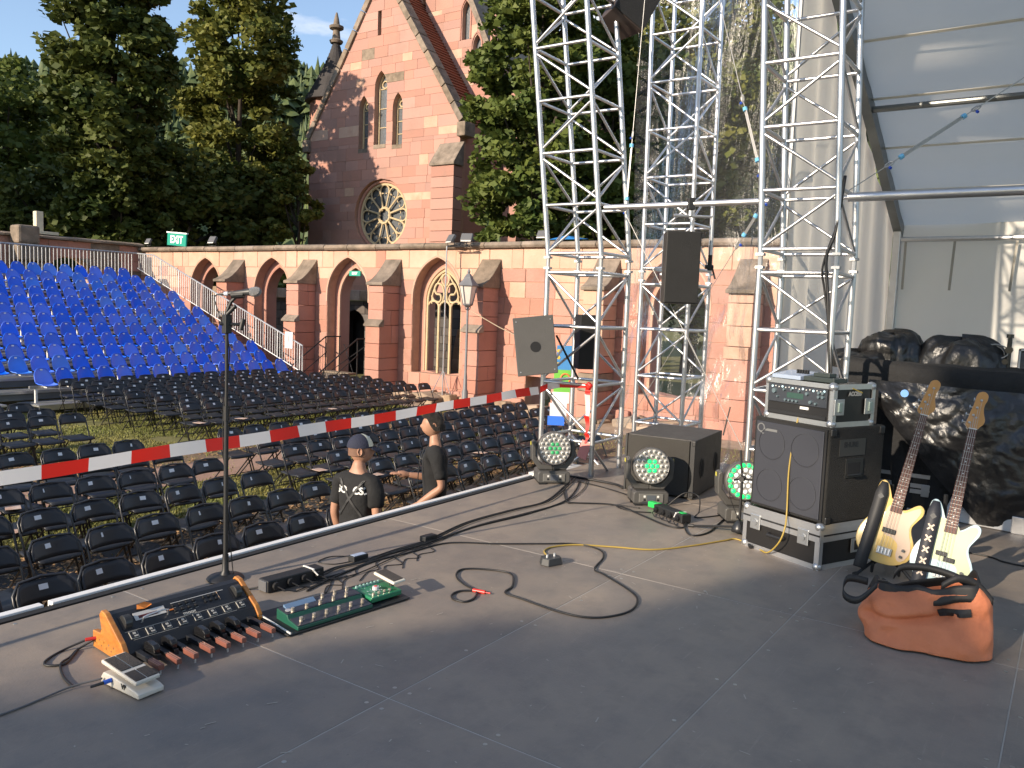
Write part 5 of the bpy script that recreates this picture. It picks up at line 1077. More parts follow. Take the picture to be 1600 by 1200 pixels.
# ---------------------------------------------------------------- subwoofer and loudspeakers
spb = M('speaker_brown_black', (.055, .050, .044), .6, var=.2, scale=12, bump=.25, bscale=200)
sb = thing('subwoofer', 'large dark subwoofer box standing behind the middle moving light', 'subwoofer', (6.41, 3.16, 0), math.radians(-85))   # local x along front, y back
MB().bx(0, .61, 0, .80, .012, .50).build('cabinet', spb, sb, bevel=.006)
MB().bx(.02, .565, -.022, -.003, .02, .492).build('front_grille', M('grille_cloth', (.05, .046, .04), .8, bump=.7, bscale=220), sb, bevel=.003)
MB().bx(.575, .612, -.026, -.003, .012, .50).build('front_rail', blk, sb); MB().bx(0, .016, -.026, -.003, .012, .50).build('front_rail', blk, sb)
for yy in (.20, .62):
    pts = [(yy+.05*math.cos(k*PI/4+PI/8), .24+.085*math.sin(k*PI/4+PI/8)) for k in range(8)]
    MB().prism(pts, lambda y, z: (.6115, y, z), lambda y, z: (.614, y, z)).build('handle_recess', dark, sb); MB().tube([(.615, y, z) for y, z in pts], .006, 6, closed=True).build('handle_rim', spb, sb); MB().cyl((.616, yy, .17), (.616, yy, .31), .007, n=8).build('handle_bar', blk, sb)
for z in (.03, .455): MB().bx(.585, .618, -.03, .03, z, z+.04).build('corner', rub, sb, bevel=.006)
tag(MB().cyl((6.95, 2.50, .50), (7.0, 2.47, .75), .006, n=6).build('rod', blk), 'thin black rod sticking up behind the subwoofer corner', 'rod')
def speaker(label, P, sx, sy_, sz, mt, R, port=False, name='loudspeaker'):
    t = thing(name, label, 'loudspeaker', mat=Matrix.Translation(P)@R.to_4x4())   # faces local -Y
    MB().prism([(-sx/2, -sy_/2), (sx/2, -sy_/2), (sx*.40, sy_/2), (-sx*.40, sy_/2)], lambda x, y: (x, y, -sz/2), lambda x, y: (x, y, sz/2)).build('cabinet', mt, t, bevel=.006)
    if port:
        MB().cyl((.0, -sy_/2-.001, -.01), (0, -sy_/2-.003, -.01), sx*.13, n=20).build('port', dark, t)
        for a in (-1, 1):
            for b in (-1, 1): MB().cyl((a*sx*.42, -sy_/2-.001, b*sz*.43), (a*sx*.42, -sy_/2-.003, b*sz*.43), .006, n=6).build('screw', galv, t)
    else: MB().box((0, -sy_/2-.006, 0), (sx*.95, .008, sz*.97)).build('grille', M('black_grille', (.012, .012, .012), .75, bump=.5, bscale=250), t, bevel=.002)
    return t
fR = lambda x, y, off=0: Matrix.Rotation(math.atan2(y, x)-PI/2+off, 3, 'Z')
s1 = speaker('grey box loudspeaker tilted outwards on the corner tower', (6.38, 4.14, 1.20), .37, .30, .53, M('charcoal_board', (.085, .082, .078), .7, var=.12, bump=.3, bscale=200), fR(6.38, 4.14, .1)@Matrix.Rotation(-.13, 3, 'Y')@Matrix.Rotation(-.05, 3, 'X'), True)
br = thing('speaker_bracket', 'black steel bracket holding the tilted loudspeaker to the tower', 'bracket', (6.62, 4.15, 1.2)); MB().tube([(-.1, 0, .12), (.08, .05, .02), (.10, .06, -.2)], .014, 6).tube([(-.1, -.03, -.1), (.1, .05, -.02)], .014, 6).tube([(.0, -.1, .1), (.1, -.3, -.3)], .01, 6).build('arm', blk, br)
speaker('slim black loudspeaker hanging inside the corner tower', (6.98, 3.93, 1.24), .21, .22, .52, blk, fR(7, 3.9, .35))
s3 = speaker('black loudspeaker hanging from the cross tube between the towers', (6.62, 2.86, 1.93), .29, .28, .60, M('satin_black_box', (.02, .019, .018), .55), fR(6.62, 2.86, .22))
b3 = thing('hanging_bracket', 'aluminium yoke clamped to the cross tube above the black loudspeaker', 'bracket', (6.66, 2.80, 2.47), fz(6.62, 2.86)+.22)
MB().box((0, 0, -.0), (.06, .075, .10)).build('clamp', rub, b3, bevel=.006); MB().tube([(-.14, 0, -.10), (.19, 0, -.10), (.19, 0, -.42)], .015, 6).cyl((0, 0, -.1), (0, 0, -.03), .02, n=8).build('yoke', alu, b3, bevel=.002); MB().cyl((.15, 0, -.52), (.22, 0, -.52), .018, n=8).cyl((.21, 0, -.52), (.24, -.01, -.62), .008, n=6).cyl((.19, 0, -.42), (.19, 0, -.55), .018, n=8).build('lock_knob', blk, b3)
speaker('brown black loudspeaker hung high between the corner tower legs', (7.28, 3.78, 4.46), .36, .36, .5, M('speaker_brown', (.05, .035, .03), .6), fR(7.2, 3.8, .5)@Matrix.Rotation(.5, 3, 'Y'))
# poster behind the tower
ps_ = thing('event_banner', 'coloured paper banner tied behind the corner tower', 'banner', (7.55, 4.52, .3), math.atan2(4.5, 7.5)-PI/2)
for z0, z1, c, dx in ((.60, .86, (.05, .22, .5), .02), (.36, .60, (.15, .45, .06), 0), (.24, .36, (.75, .75, .75), -.01), (.10, .24, (.6, .62, .66), -.03), (.0, .10, (.03, .16, .7), -.05)): MB().bx(-.09+dx, .09+dx, 0, .004, z0, z1).build('printed_panel', M('banner_%d' % int(z0*100), c, .6), ps_)
for z in (.66, .73, .80): MB().cyl((-.05, -.001, z), (-.05, -.003, z), .02, n=10).build('printed_dot', M('banner_yellow', (.6, .42, .05), .6), ps_)
MB().tube([(.03+.05*math.cos(k*PI/8), -.003, .50+.06*math.sin(k*PI/8)) for k in range(16)], .009, 4, closed=True).build('printed_ring', M('banner_orange', (.7, .15, .04), .6), ps_)
# barrier tape
def translucent(m, f=.45):
    t = m.node_tree; b = t.nodes['Principled BSDF']; tl = t.nodes.new('ShaderNodeBsdfTranslucent'); tl.inputs[0].default_value = b.inputs['Base Color'].links[0].from_node.inputs[6].default_value; ms_ = t.nodes.new('ShaderNodeMixShader'); ms_.inputs[0].default_value = f
    t.links.new(b.outputs[0], ms_.inputs[1]); t.links.new(tl.outputs[0], ms_.inputs[2]); t.links.new(ms_.outputs[0], t.nodes['Material Output'].inputs[0]); return m
tp = thing('barrier_tape', 'red and white barrier tape stretched from the left to the corner tower', 'tape', (0, 4.16, 0))
tR = M('tape_red', (.75, .03, .02), .4, var=.04); tW = M('tape_white', (.85, .82, .80), .4, var=.04); translucent(tR); translucent(tW)
def tz(x): return .642+.0245*(x-1.805)+.0012*(x-3)**2-.004*math.sin(x*2)+.003*math.sin(x*5.3)
x = -.55; k = 0
while x < 6.55:
    e = min(x+.232, 6.55); m = MB(); n = 4
    for i in range(n):
        a, b = x+(e-x)*i/n, x+(e-x)*(i+1)/n; f = lambda q: .012*math.sin(q*1.3); g2 = lambda q: .014*math.sin(q*2.1+.6)+.007*math.sin(q*7.3)
        m.add([(a, f(a), tz(a)-.036), (b, f(b), tz(b)-.036), (b, f(b)+.006+g2(b), tz(b)+.036), (a, f(a)+.006+g2(a), tz(a)+.036)], [(0, 1, 2, 3)])
    m.build('red_section' if k % 2 else 'white_section', tR if k % 2 else tW, tp, smooth=True); x = e; k += 1
for (a, b, mm, z0, z1) in ((6.55, 6.68, tR, .775, .80), (6.68, 6.71, tW, .80, .82)): MB().add([(a, .0, z0-.03), (b, -.12 if b > 6.7 else 0, z1-.02), (b, -.12 if b > 6.7 else 0, z1+.03), (a, .0, z0+.036)], [(0, 1, 2, 3)]).build('tape_end', mm, tp)
kn = Vector((6.70, -.44, .845))
MB().add([(6.71, -.1, .80), kn+Vector((0, 0, -.02)), kn+Vector((0, 0, .02)), (6.71, -.1, .85)], [(0, 1, 2, 3)]).build('tape_end', tR, tp); MB().box(kn, (.05, .06, .06), Matrix.Rotation(.6, 3, 'X')).build('knot', tR, tp, bevel=.015)
z = kn.z-.02
for i, (h, mm) in enumerate(((.06, tR), (.20, tW), (.17, tR), (.09, tR))):
    MB().grid(lambda u, v: (kn.x-.01+.01*math.sin(v*5), kn.y+(.028-.008*i*v)*(2*u-1)+.01*math.sin(v*4+i), z-h*v), 3, 6).build('hanging_section', mm, tp, smooth=True); z -= h
tag(MB().box((6.70, 3.74, .24), (.012, .10, .17), Matrix.Rotation(.3, 3, 'X')).build('red_tag', M('pale_red_card', (.65, .25, .22), .6)), 'pale red card hanging on the end of the barrier tape', 'card')
# ---------------------------------------------------------------- bass rig
u_ = Vector((.415, .91, 0)).normalized(); CK = Vector((5.185, 1.215, 0)); rigz = math.atan2(-u_.x*-1, u_.y)   # local x from left to right along the front
def rig(name, label, cat, z, off=(0, 0)):
    # local +X runs along the front from the viewer's left to right, +Y to the back; origin front right corner
    X_ = -u_; Y_ = Vector((u_.y, -u_.x, 0)); o = CK+X_*off[0]+Y_*off[1]+Vector((0, 0, z))
    return thing(name, label, cat, mat=basis(o, X_, Y_, (0, 0, 1)))
lamb = M('case_laminate', (.012, .011, .011), .42, var=.15); chrome = M('case_hardware', (.50, .51, .52), .38, metal=.85, var=.15)
def flight_case(t, w_, d, h, lid=None, butterfly=(), handles=()):
    MB().bx(-w_+.006, -.006, .006, d-.006, .006, h-.006).build('panel_body', lamb, t)
    e = .032; th = .004; par = t
    for (xa, xb) in ((-w_, -w_+e), (-e, 0)):
        MB().bx(xa, xb, -.0, th, 0, h).build('edge_profile', alu, t); MB().bx(xa, xb, d-th, d, 0, h).build('edge_profile', alu, t)
    for z0, z1 in ((0, e), (h-e, h)):
        MB().bx(-w_, 0, -.003, .001, z0, z1).build('edge_profile', alu, t); MB().bx(-.001, .003, 0, d, z0, z1).build('edge_profile', alu, t)
    MB().bx(-.001, .0035, 0, e, 0, h).bx(-.001, .0035, d-e, d, 0, h).build('edge_profile', alu, t)
    if lid:
        for dz in (-.04, .006): MB().bx(-w_, 0, -.004, .0, lid+dz, lid+dz+.034).build('lid_profile', alu, t); MB().bx(.0, .0045, 0, d, lid+dz, lid+dz+.034).build('lid_profile', alu, t)
        MB().bx(-w_, .002, -.002, .02, lid-.006, lid+.006).build('lid_gap', dark, t)
    for x in (-w_, 0):
        for z in (.0, h):
            for y in (0, d): MB().lathe([(.003, -.03), (.02, -.024), (.03, -.008), (.031, .008), (.02, .024), (.003, .03)], 10, Matrix.Translation((x-(.018 if x == 0 else -.018), y+(.018 if y == 0 else -.018), z+(.018 if z == 0 else -.018)))).build('ball_corner', chrome, t, smooth=True)
    for x, z in butterfly:
        MB().box((x, -.006, z), (.085, .008, .10)).build('catch_plate', chrome, t, bevel=.004); MB().cyl((x, -.010, z), (x, -.018, z), .022, n=12).box((x, -.02, z), (.04, .008, .014)).build('catch_wing', chrome, t)
    for x, z in handles: MB().tube([(x-.06, -.004, z), (x-.055, -.025, z-.005), (x+.055, -.025, z-.005), (x+.06, -.004, z)], .012, 8).build('handle', rub, t)
c1 = rig('flight_case', 'black flight case with aluminium edges under the bass cabinet', 'flight case', 0)
flight_case(c1, .62, .66, .285, .215, ((-.51, .185), (-.12, .185)), ((-.33, .135),))
MB().bx(.003, .007, .30, .46, .08, .17).build('side_handle_plate', chrome, c1); MB().bx(.007, .010, .33, .43, .095, .155).build('side_handle', blk, c1)
cab = rig('bass_cabinet', 'black bass loudspeaker cabinet with perforated grille on the flight case', 'cabinet', .286, (.0, .03))
carpet = M('black_carpet', (.020, .019, .017), .95, var=.3, bump=.8, bscale=180, scale=10)
MB().bx(-.60, 0, 0, .53, .0, .60).build('box', carpet, cab, bevel=.01)
def grillemat():
    m = M('perforated_grille', (.020, .021, .026), .5, metal=.3).copy(); t = m.node_tree; b = t.nodes['Principled BSDF']; v = t.nodes.new('ShaderNodeTexVoronoi'); v.inputs['Scale'].default_value = 75; v.inputs['Randomness'].default_value = 0; co = t.nodes.new('ShaderNodeTexCoord'); t.links.new(co.outputs['Object'], v.inputs[0])
    r_ = t.nodes.new('ShaderNodeMapRange'); r_.inputs[1].default_value = .28; r_.inputs[2].default_value = .36; r_.inputs[3].default_value = .03; r_.inputs[4].default_value = 1; t.links.new(v.outputs[0], r_.inputs[0])
    mi = t.nodes.new('ShaderNodeMix'); mi.data_type = 'RGBA'; mi.inputs[6].default_value = (.004, .004, .005, 1); mi.inputs[7].default_value = (.045, .047, .058, 1); t.links.new(r_.outputs[0], mi.inputs[0]); t.links.new(mi.outputs[2], b.inputs['Base Color']); return m
MB().bx(-.565, -.03, -.022, -.012, .025, .575).build('grille', grillemat(), cab, bevel=.003)
MB().bx(-.58, -.015, -.012, -.001, .012, .588).build('baffle', dark, cab)
for x in (-.43, -.165):
    for z in (.165, .44): MB().tube([(x+.105*math.cos(k*PI/12), -.0225, z+.105*math.sin(k*PI/12)) for k in range(24)], .004, 4, closed=True).build('cone_ring', M('ring_dark', (.035, .037, .045), .5), cab)
lettering('Q', .085, M('logo_silver', (.28, .28, .28), .4, metal=.6), cab, basis((-.525, -.0235, .53), (1, 0, 0), (0, 0, 1), (0, -1, 0)), .001); MB().bx(-.495, -.39, -.0245, -.0225, .517, .533).build('logo_plate', MATS['logo_silver'], cab)
MB().bx(.001, .003, .09, .34, .42, .525).build('side_sticker', M('sticker_grey', (.045, .043, .04), .45), cab); lettering('SHURE', .045, blk, cab, basis((.0035, .20, .49), (0, 1, 0), (0, 0, 1), (1, 0, 0)), .0006, .002)
MB().bx(.001, .004, .16, .33, .28, .40).build('handle_plate', M('plate_black', (.02, .02, .02), .4), cab, bevel=.006); MB().bx(.004, .0055, .175, .30, .295, .375).build('handle_recess', dark, cab); MB().tube([(.006, .18, .30), (.012, .20, .30), (.012, .29, .30), (.006, .31, .30)], .007, 6).build('handle_grip', rub, cab)
for z in (.02, .57):
    for y in (.03, .50): MB().box((-.003, y, z), (.02, .05, .05)).build('corner_guard', rub, cab, bevel=.008)
rk = rig('amplifier_rack', 'small rack case with amplifier unit on top of the bass cabinet', 'rack', .887, (-.015, .05))
flight_case(rk, .53, .40, .265, None)
MB().bx(-.50, -.03, -.006, -.004, .035, .235).build('rack_opening', dark, rk)
MB().bx(-.495, -.035, -.016, -.006, .115, .23).build('amplifier_front', M('amp_front', (.035, .04, .05), .4), rk, bevel=.002)
MB().bx(-.34, -.21, -.018, -.016, .15, .185).build('amp_display', M('lcd_green', (.03, .06, .05), .2, emit=(.05, .12, .1), es=.2), rk)
rr = random.Random(8); led = M('led_ice', (.5, .7, .75), .3, emit=(.5, .75, .8), es=.5)
for i in range(16): MB().cyl((-.46+i*.027, -.016, .213+.004*(i % 2)), (-.46+i*.027, -.019, .213+.004*(i % 2)), .004 if i % 3 else .007, n=8).build('indicator', led if i % 3 == 0 else dulw, rk)
for i, (x, z, r_) in enumerate([(-.44, .185, .018), (-.09, .205, .011), (-.06, .205, .011), (-.09, .18, .011), (-.06, .18, .011), (-.36, .20, .009), (-.30, .205, .009), (-.24, .20, .009), (-.18, .19, .012), (-.15, .14, .012), (-.345, .135, .009), (-.315, .135, .009), (-.285, .135, .009), (-.255, .135, .009), (-.11, .135, .009), (-.41, .15, .007)]): MB().cyl((x, -.016, z), (x, -.03, z), r_, r_*.85, n=12).build('knob', M('knob_steel_blue', (.14, .19, .21), .4, metal=.3), rk, smooth=40)
MB().bx(-.235, -.17, -.012, -.006, .088, .104).build('white_tab', dulw, rk); MB().bx(-.49, -.04, -.012, -.006, .04, .06).build('second_unit', M('unit_black', (.02, .02, .022), .4), rk)
for y in (.05, .34): MB().bx(.003, .012, y-.045, y+.045, .075, .175).build('catch_plate', chrome, rk, bevel=.003); MB().box((.016, y, .125), (.012, .035, .06)).build('catch_wing', M('worn_hardware', (.35, .42, .38), .45, metal=.6), rk, bevel=.004)
lettering('ACCESS', .035, MATS['button_print'], rk, basis((.0035, .20, .205), (0, 1, 0), (0, 0, 1), (1, 0, 0)), .0004, .002); MB().box((.005, .22, .225), (.002, .10, .006), Matrix.Rotation(-.3, 3, 'X')).build('yellow_tape', M('tape_yellow', (.6, .42, .06), .6), rk)
mxr = rig('mixer', 'small mixer with black faders lying on the amplifier rack', 'mixer', 1.154, (-.25, .06)); MB().prism([(0, .0), (0, .025), (.18, .05), (.18, 0)], lambda y, z: (-.26, y, z), lambda y, z: (-.03, y, z)).build('case', M('mixer_blue_grey', (.30, .36, .46), .45), mxr, bevel=.003)
for i in range(5): MB().bx(-.13+i*.02, -.12+i*.02, .08, .095, .036, .062).build('fader', blk, mxr)
MB().bx(-.03, .20, .03, .16, .0, .03).bx(.02, .14, .06, .13, .03, .055).build('stage_box', M('stage_box', (.03, .04, .038), .5), mxr, bevel=.004)
# short microphone stand
sm = thing('short_microphone_stand', 'short black microphone stand with boom aimed at the bass cabinet', 'microphone stand', (5.68, 1.885, 0))
MB().lathe([(.055, .02), (.05, .05), (.03, .085), (.015, .10)], 14).build('hub', M('hub_black', (.02, .021, .024), .35), sm, smooth=True)
for a in (1.75, 3.7, 5.75): MB().tube([(.03*math.cos(a), .03*math.sin(a), .05), (.34*math.cos(a), .34*math.sin(a), .012)], .0095, 6).cyl((.32*math.cos(a), .32*math.sin(a), .014), (.36*math.cos(a), .36*math.sin(a), .012), .013, n=8).build('leg', blk, sm)
MB().cyl((0, 0, .09), (0, 0, .42), .010, n=10).build('tube', blk, sm); MB().cyl((.02, .03, .60), (.0, .0, .40), .008, n=8).tube([(-.03, .05, .39), (0, 0, .40), (.02, -.12, .40), (.03, -.20, .40)], .008, 6).build('boom', blk, sm); MB().cyl((-.02, 0, .40), (.03, 0, .40), .02, n=10).build('clamp', rub, sm)
im = thing('instrument_microphone', 'green black instrument microphone on the short stand', 'microphone', (5.70, 1.76, .40)); MB().cyl((0, .02, 0), (.015, -.14, 0), .018, .022, n=12).build('body', M('mic_green_black', (.012, .035, .025), .45), im, smooth=50); MB().cyl((.015, -.14, 0), (.018, -.18, 0), .024, .021, n=12).build('grille', rub, im, smooth=50); MB().tube(spline([(0, .02, 0), (-.03, .12, .04), (-.05, .2, -.1), (-.04, .12, -.3), (-.1, .06, -.39)], 6), .003, 5).build('lead', rub, im)

# ---------------------------------------------------------------- bass guitars
def smooth_outline(P, k=5): return [(p.x, p.y) for p in spline([(x, y, 0) for x, y in P], k, True)]
BODY = [(0, 0), (.075, .012), (.135, .055), (.155, .115), (.142, .175), (.118, .225), (.112, .265), (.130, .305), (.150, .345), (.150, .385), (.125, .405), (.098, .392), (.070, .365), (.050, .352), (.032, .352), (.032, .39), (-.032, .40), (-.045, .42), (-.058, .45), (-.078, .485), (-.103, .497), (-.124, .478), (-.130, .43), (-.120, .37), (-.118, .31), (-.128, .27), (-.155, .22), (-.172, .16), (-.168, .10), (-.135, .045), (-.075, .008)]
def bass(label, P, R, bodyc, guardc, guard, style, strapc):
    g = thing('bass_guitar', label, 'bass guitar', mat=Matrix.Translation(P)@R.to_4x4())   # local x right, z up the neck, faces -y
    ol = smooth_outline(BODY); bm_ = M(label[:12]+'_paint', bodyc, .22, var=.04, coat=.6)
    cx_, cz_ = 0, .22; sh = lambda f: (lambda x, z: (cx_+(x-cx_)*f, 0, cz_+(z-cz_)*f))
    m = MB(); n = len(ol); prof = [(.955, -.0225), (.985, -.020), (1, -.013), (1, .013), (.985, .020), (.955, .0225)]
    vs = [(cx_+(x-cx_)*f, y, cz_+(z-cz_)*f) for f, y in prof for x, z in ol]; L = len(prof)
    m.add(vs, [tuple(range(n)), tuple(reversed(range((L-1)*n, L*n)))]+[(j*n+(i+1) % n, j*n+i, (j+1)*n+i, (j+1)*n+(i+1) % n) for j in range(L-1) for i in range(n)]); m.build('body', bm_, g, smooth=35)
    gm3 = M(label[:12]+'_guard', guardc, .3, var=.03); gp3 = smooth_outline(guard, 4)
    MB().prism(gp3, lambda x, z: (x, -.0228, z), lambda x, z: (x, -.0255, z)).build('pickguard', gm3, g)
    maple = M('maple', (.55, .27, .08), .32, var=.1, coat=.4, stretch=(8, 8, 1)); rose = M('rosewood', (.12, .045, .032), .55, var=.3, scale=10, stretch=(8, 8, 1))
    z0, z1 = .335, .935
    nk = lambda z: .031-.010*(z-z0)/(z1-z0)
    m = MB(); m.hexa([(-nk(z0), -.030, z0), (nk(z0), -.030, z0), (nk(z0), -.008, z0), (-nk(z0), -.008, z0), (-nk(z1), -.030, z1), (nk(z1), -.030, z1), (nk(z1), -.012, z1), (-nk(z1), -.012, z1)]); m.build('neck', maple, g, bevel=.004)
    m = MB(); m.hexa([(-nk(z0)-.0005, -.036, z0-.012), (nk(z0)+.0005, -.036, z0-.012), (nk(z0)+.0005, -.0302, z0-.012), (-nk(z0)-.0005, -.0302, z0-.012), (-nk(z1)-.0005, -.036, z1), (nk(z1)+.0005, -.036, z1), (nk(z1)+.0005, -.0302, z1), (-nk(z1)-.0005, -.0302, z1)]); m.build('fretboard', rose, g)
    sl_g = .84; br_z = z1-sl_g; fret = M('fret_wire', (.55, .52, .47), .35, metal=.8)
    for k in range(1, 21):
        zf = z1-sl_g*(1-2**(-k/12))
        if zf < z0-.01: break
        MB().bx(-nk(zf), nk(zf), -.0372, -.0358, zf-.0009, zf+.0009).build('fret', fret, g)
        if k in (3, 5, 7, 9, 12, 15, 17, 19):
            zm = z1-sl_g*(1-2**(-(k-.5)/12))
            for xx in ((-.009, .009) if k == 12 else (0,)): MB().cyl((xx, -.0359, zm), (xx, -.0366, zm), .0038, n=8).build('inlay', dulw, g)
    MB().bx(-nk(z1), nk(z1), -.039, -.028, z1, z1+.005).build('nut', dulw, g)
    hd = smooth_outline([(-.022, .0), (.021, 0), (.034, .018), (.047, .035), (.050, .06), (.040, .09), (.033, .12), (.034, .15), (.042, .175), (.040, .205), (.018, .222), (-.008, .212), (-.018, .185), (-.022, .14), (-.030, .10), (-.038, .05), (-.042, .018)], 4)
    HD = Matrix.Translation((0, 0, z1+.004))@Matrix.Rotation(-.02, 4, 'X')
    MB().prism(hd, lambda x, z: (x, -.028, z1+.004+z), lambda x, z: (x, -.015, z1+.004+z)).build('headstock', maple, g, bevel=.002)
    for k in range(4):
        zz = z1+.035+k*.046; xx = -.024+.011*k+(.003 if k == 3 else 0)
        MB().cyl((xx, -.028, zz), (xx, -.044, zz), .0075, .006, n=12).build('tuning_post', chrome, g, smooth=40); MB().cyl((xx-.018, -.02, zz), (xx-.034, -.02, zz), .004, n=6).cyl((xx-.034, -.02, zz), (xx-.040, -.02, zz), .012, n=10).build('tuner_key', chrome, g)
    MB().cyl((.004, -.028, z1+.07), (.004, -.034, z1+.07), .006, n=8).build('string_tree', chrome, g)
    st_ = M('string_steel', (.5, .48, .45), .35, metal=.9)
    for k in range(4):
        xb = -.028+.019*k; xn = -.0145+.0097*k; zp = z1+.035+k*.046; xp = -.024+.011*k
        MB().tube([(xb, -.040, br_z), (xn, -.0395, z1), (xp+.006, -.036, zp)], .0014-.0002*k, 5).build('string', st_, g)
    MB().box((0, -.031, br_z-.015), (.082, .014, .045)).build('bridge', chrome, g, bevel=.002)
    for k in range(4): MB().cyl((-.028+.019*k, -.040, br_z-.03), (-.028+.019*k, -.040, br_z+.004), .006, n=8).build('saddle', chrome, g)
    if style == 'split':
        MB().box((-.020, -.030, .197), (.058, .016, .026)).build('pickup', blk, g, bevel=.003); MB().box((.024, -.030, .170), (.058, .016, .026)).build('pickup', blk, g, bevel=.003)
    else: MB().box((-.005, -.030, .205), (.075, .016, .030)).build('pickup', blk, g, bevel=.003)
    for k in ((.098, .115), (.092, .075)): MB().cyl((k[0], -.0255, k[1]), (k[0], -.042, k[1]), .010, .0085, n=14).build('control_knob', M('knob_chrome_dark', (.25, .25, .25), .25, metal=.9), g, smooth=40)
    # strap: from the upper horn down in front of the body
    sm_ = M(label[:12]+'_strap', strapc, .6, var=.12)
    c_ = spline([(-.100, -.028, .485), (-.100, -.038, .43), (-.100, -.040, .34), (-.102, -.041, .22), (-.104, -.043, .10), (-.106, -.042, -.01), (-.105, -.03, -.06)], 5); wd_ = [.016+.020*min(1, i/6) for i in range(len(c_))]
    m = MB(); vs = []
    for p, w2 in zip(c_, wd_): vs += [(p.x-w2, p.y, p.z), (p.x+w2, p.y, p.z)]
    m.add(vs, [(2*i, 2*i+1, 2*i+3, 2*i+2) for i in range(len(c_)-1)]); sp = m.build('strap', sm_, g, smooth=30, solid=.003)
    R4 = Matrix.Rotation(PI/4, 3, 'Y'); MB().box((-.100, -.0425, .395), (.026, .002, .026), R4).build('strap_diamond', M('strap_emboss', (.06, .06, .062), .5), sp)
    if style == 'split':
        for k in range(5):
            zz = .33-.066*k
            for s_ in (-1, 1): MB().box((-.1005-.001*k, -.0440, zz), (.009, .002, .046), Matrix.Rotation(s_*.75, 3, 'Y')).build('strap_stitch', M('leather_cream', (.62, .50, .40), .6), sp)
    return g
G1 = [(-.03, .36), (.03, .345), (.05, .335), (.075, .352), (.105, .375), (.125, .385), (.135, .36), (.118, .31), (.100, .265), (.105, .22), (.128, .16), (.135, .11), (.115, .06), (.085, .045), (.065, .08), (.06, .14), (.02, .17), (-.03, .185), (-.05, .25), (-.05, .32)]
G2 = [(-.032, .395), (.033, .37), (.05, .345), (.075, .36), (.105, .385), (.128, .385), (.137, .36), (.118, .31), (.100, .265), (.105, .22), (.128, .17), (.140, .115), (.118, .06), (.075, .04), (.07, .06), (.075, .12), (.05, .15), (-.02, .155), (-.09, .16), (-.125, .19), (-.11, .24), (-.10, .30), (-.105, .38), (-.08, .43), (-.06, .40)]
def orient(x, y, yaw, lean, roll): return Matrix.Rotation(math.atan2(y, x)-PI/2+yaw, 3, 'Z')@Matrix.Rotation(-lean, 3, 'X')@Matrix.Rotation(roll, 3, 'Y')
bass('cream yellow bass guitar with pinkish pickguard leaning in a stand beside the case', (5.32, .885, .085), orient(5.3, .88, .0, .20, .185), (.64, .46, .17), (.56, .43, .33), G1, 'single', (.016, .016, .018))
bass('pale blue bass guitar with mint pickguard and cross stitched strap on the right', (5.22, .555, .035), orient(5.2, .55, .0, .22, .115), (.52, .66, .69), (.50, .55, .36), G2, 'split', (.02, .021, .028))
def gstand(label, x, y, rz):
    t = thing('guitar_stand', label, 'guitar stand', (x, y, 0), rz)
    MB().tube([(0, .10, .55), (0, .12, .30), (0, .06, .12)], .012, 8).build('neck_tube', blk, t)
    for a in (-1, 1):
        MB().tube([(0, .08, .14), (a*.16, -.10, .012)], .010, 6).cyl((a*.155, -.095, .016), (a*.17, -.115, .014), .015, n=8).build('leg', blk, t); MB().tube([(0, .06, .13), (a*.07, .03, .06), (a*.075, -.06, .035), (a*.075, -.075, .08)], .009, 6).build('cradle_arm', rub, t)
    MB().tube([(0, .1, .16), (.0, .30, .012)], .010, 6).build('leg', blk, t); return t
gstand('black stand carrying the cream yellow bass', 5.36, .86, fz(5.3, .85)); gstand('black stand carrying the pale blue bass', 5.28, .56, fz(5.2, .55))
# ---------------------------------------------------------------- orange bag
bg_ = thing('orange_bag', 'slumped orange tarpaulin bag with black rim on the boards before the basses', 'bag', (4.36, .50, 0), fz(4.3, .5))
om = M('orange_tarpaulin', (.66, .215, .10), .68, var=.14, scale=5, bump=.4, bscale=30, spec=.3)
def bagf(u, v):
    a = 2*PI*u; ex = .62; c_, s_ = math.cos(a), math.sin(a); cx_ = math.copysign(abs(c_)**ex, c_); sy2 = math.copysign(abs(s_)**ex, s_)
    w2 = .295-.055*v+.025*math.sin(v*PI); d2 = .16-.055*v
    x = cx_*w2+.02*math.sin(3*a+v*4)*v-.035*v; y = sy2*d2+.05*v; z = .01+.275*v
    f = .06*mnoise.noise((x*5+3, y*5, z*4))+.028*mnoise.noise((x*13, y*9+2, z*12)); x += f*.8*c_; y += f*1.3*s_*(.25+v)
    fold = -.05*math.exp(-((z-.16-.16*x)/.022)**2)*(1 if x < .12 and s_ < 0 else .2); y -= fold*s_*-1*.8 if s_ < 0 else 0
    rg = mnoise.noise((x*9+z*5, y*6, z*10-x*6)); rg2 = mnoise.noise((x*4-z*6, y*4+3, z*6+x*3)); x += (.010*rg+.02*rg2)*c_; y += (.014*rg+.03*rg2)*s_
    z += v*(.030*math.sin(a*2+1)-.05*max(0, -cx_)*v+.02*cx_)-.02*v*max(0, s_)
    return (x, y, max(.004, z))
MB().grid(bagf, 120, 44, closed=True).build('body', om, bg_, smooth=True, solid=.004)
def rimf(u, v):
    p = Vector(bagf(u, .97)); a = 2*PI*u; return (p.x*1.012+.012*math.cos(a)-.03*v*math.cos(a), p.y*1.02+.010*math.sin(a)-.02*v*math.sin(a), p.z-.035+.075*v+.012*math.sin(5*a))
MB().grid(rimf, 60, 5, closed=True).build('rim', M('black_webbing', (.016, .015, .015), .6, var=.2), bg_, smooth=True, solid=.004)
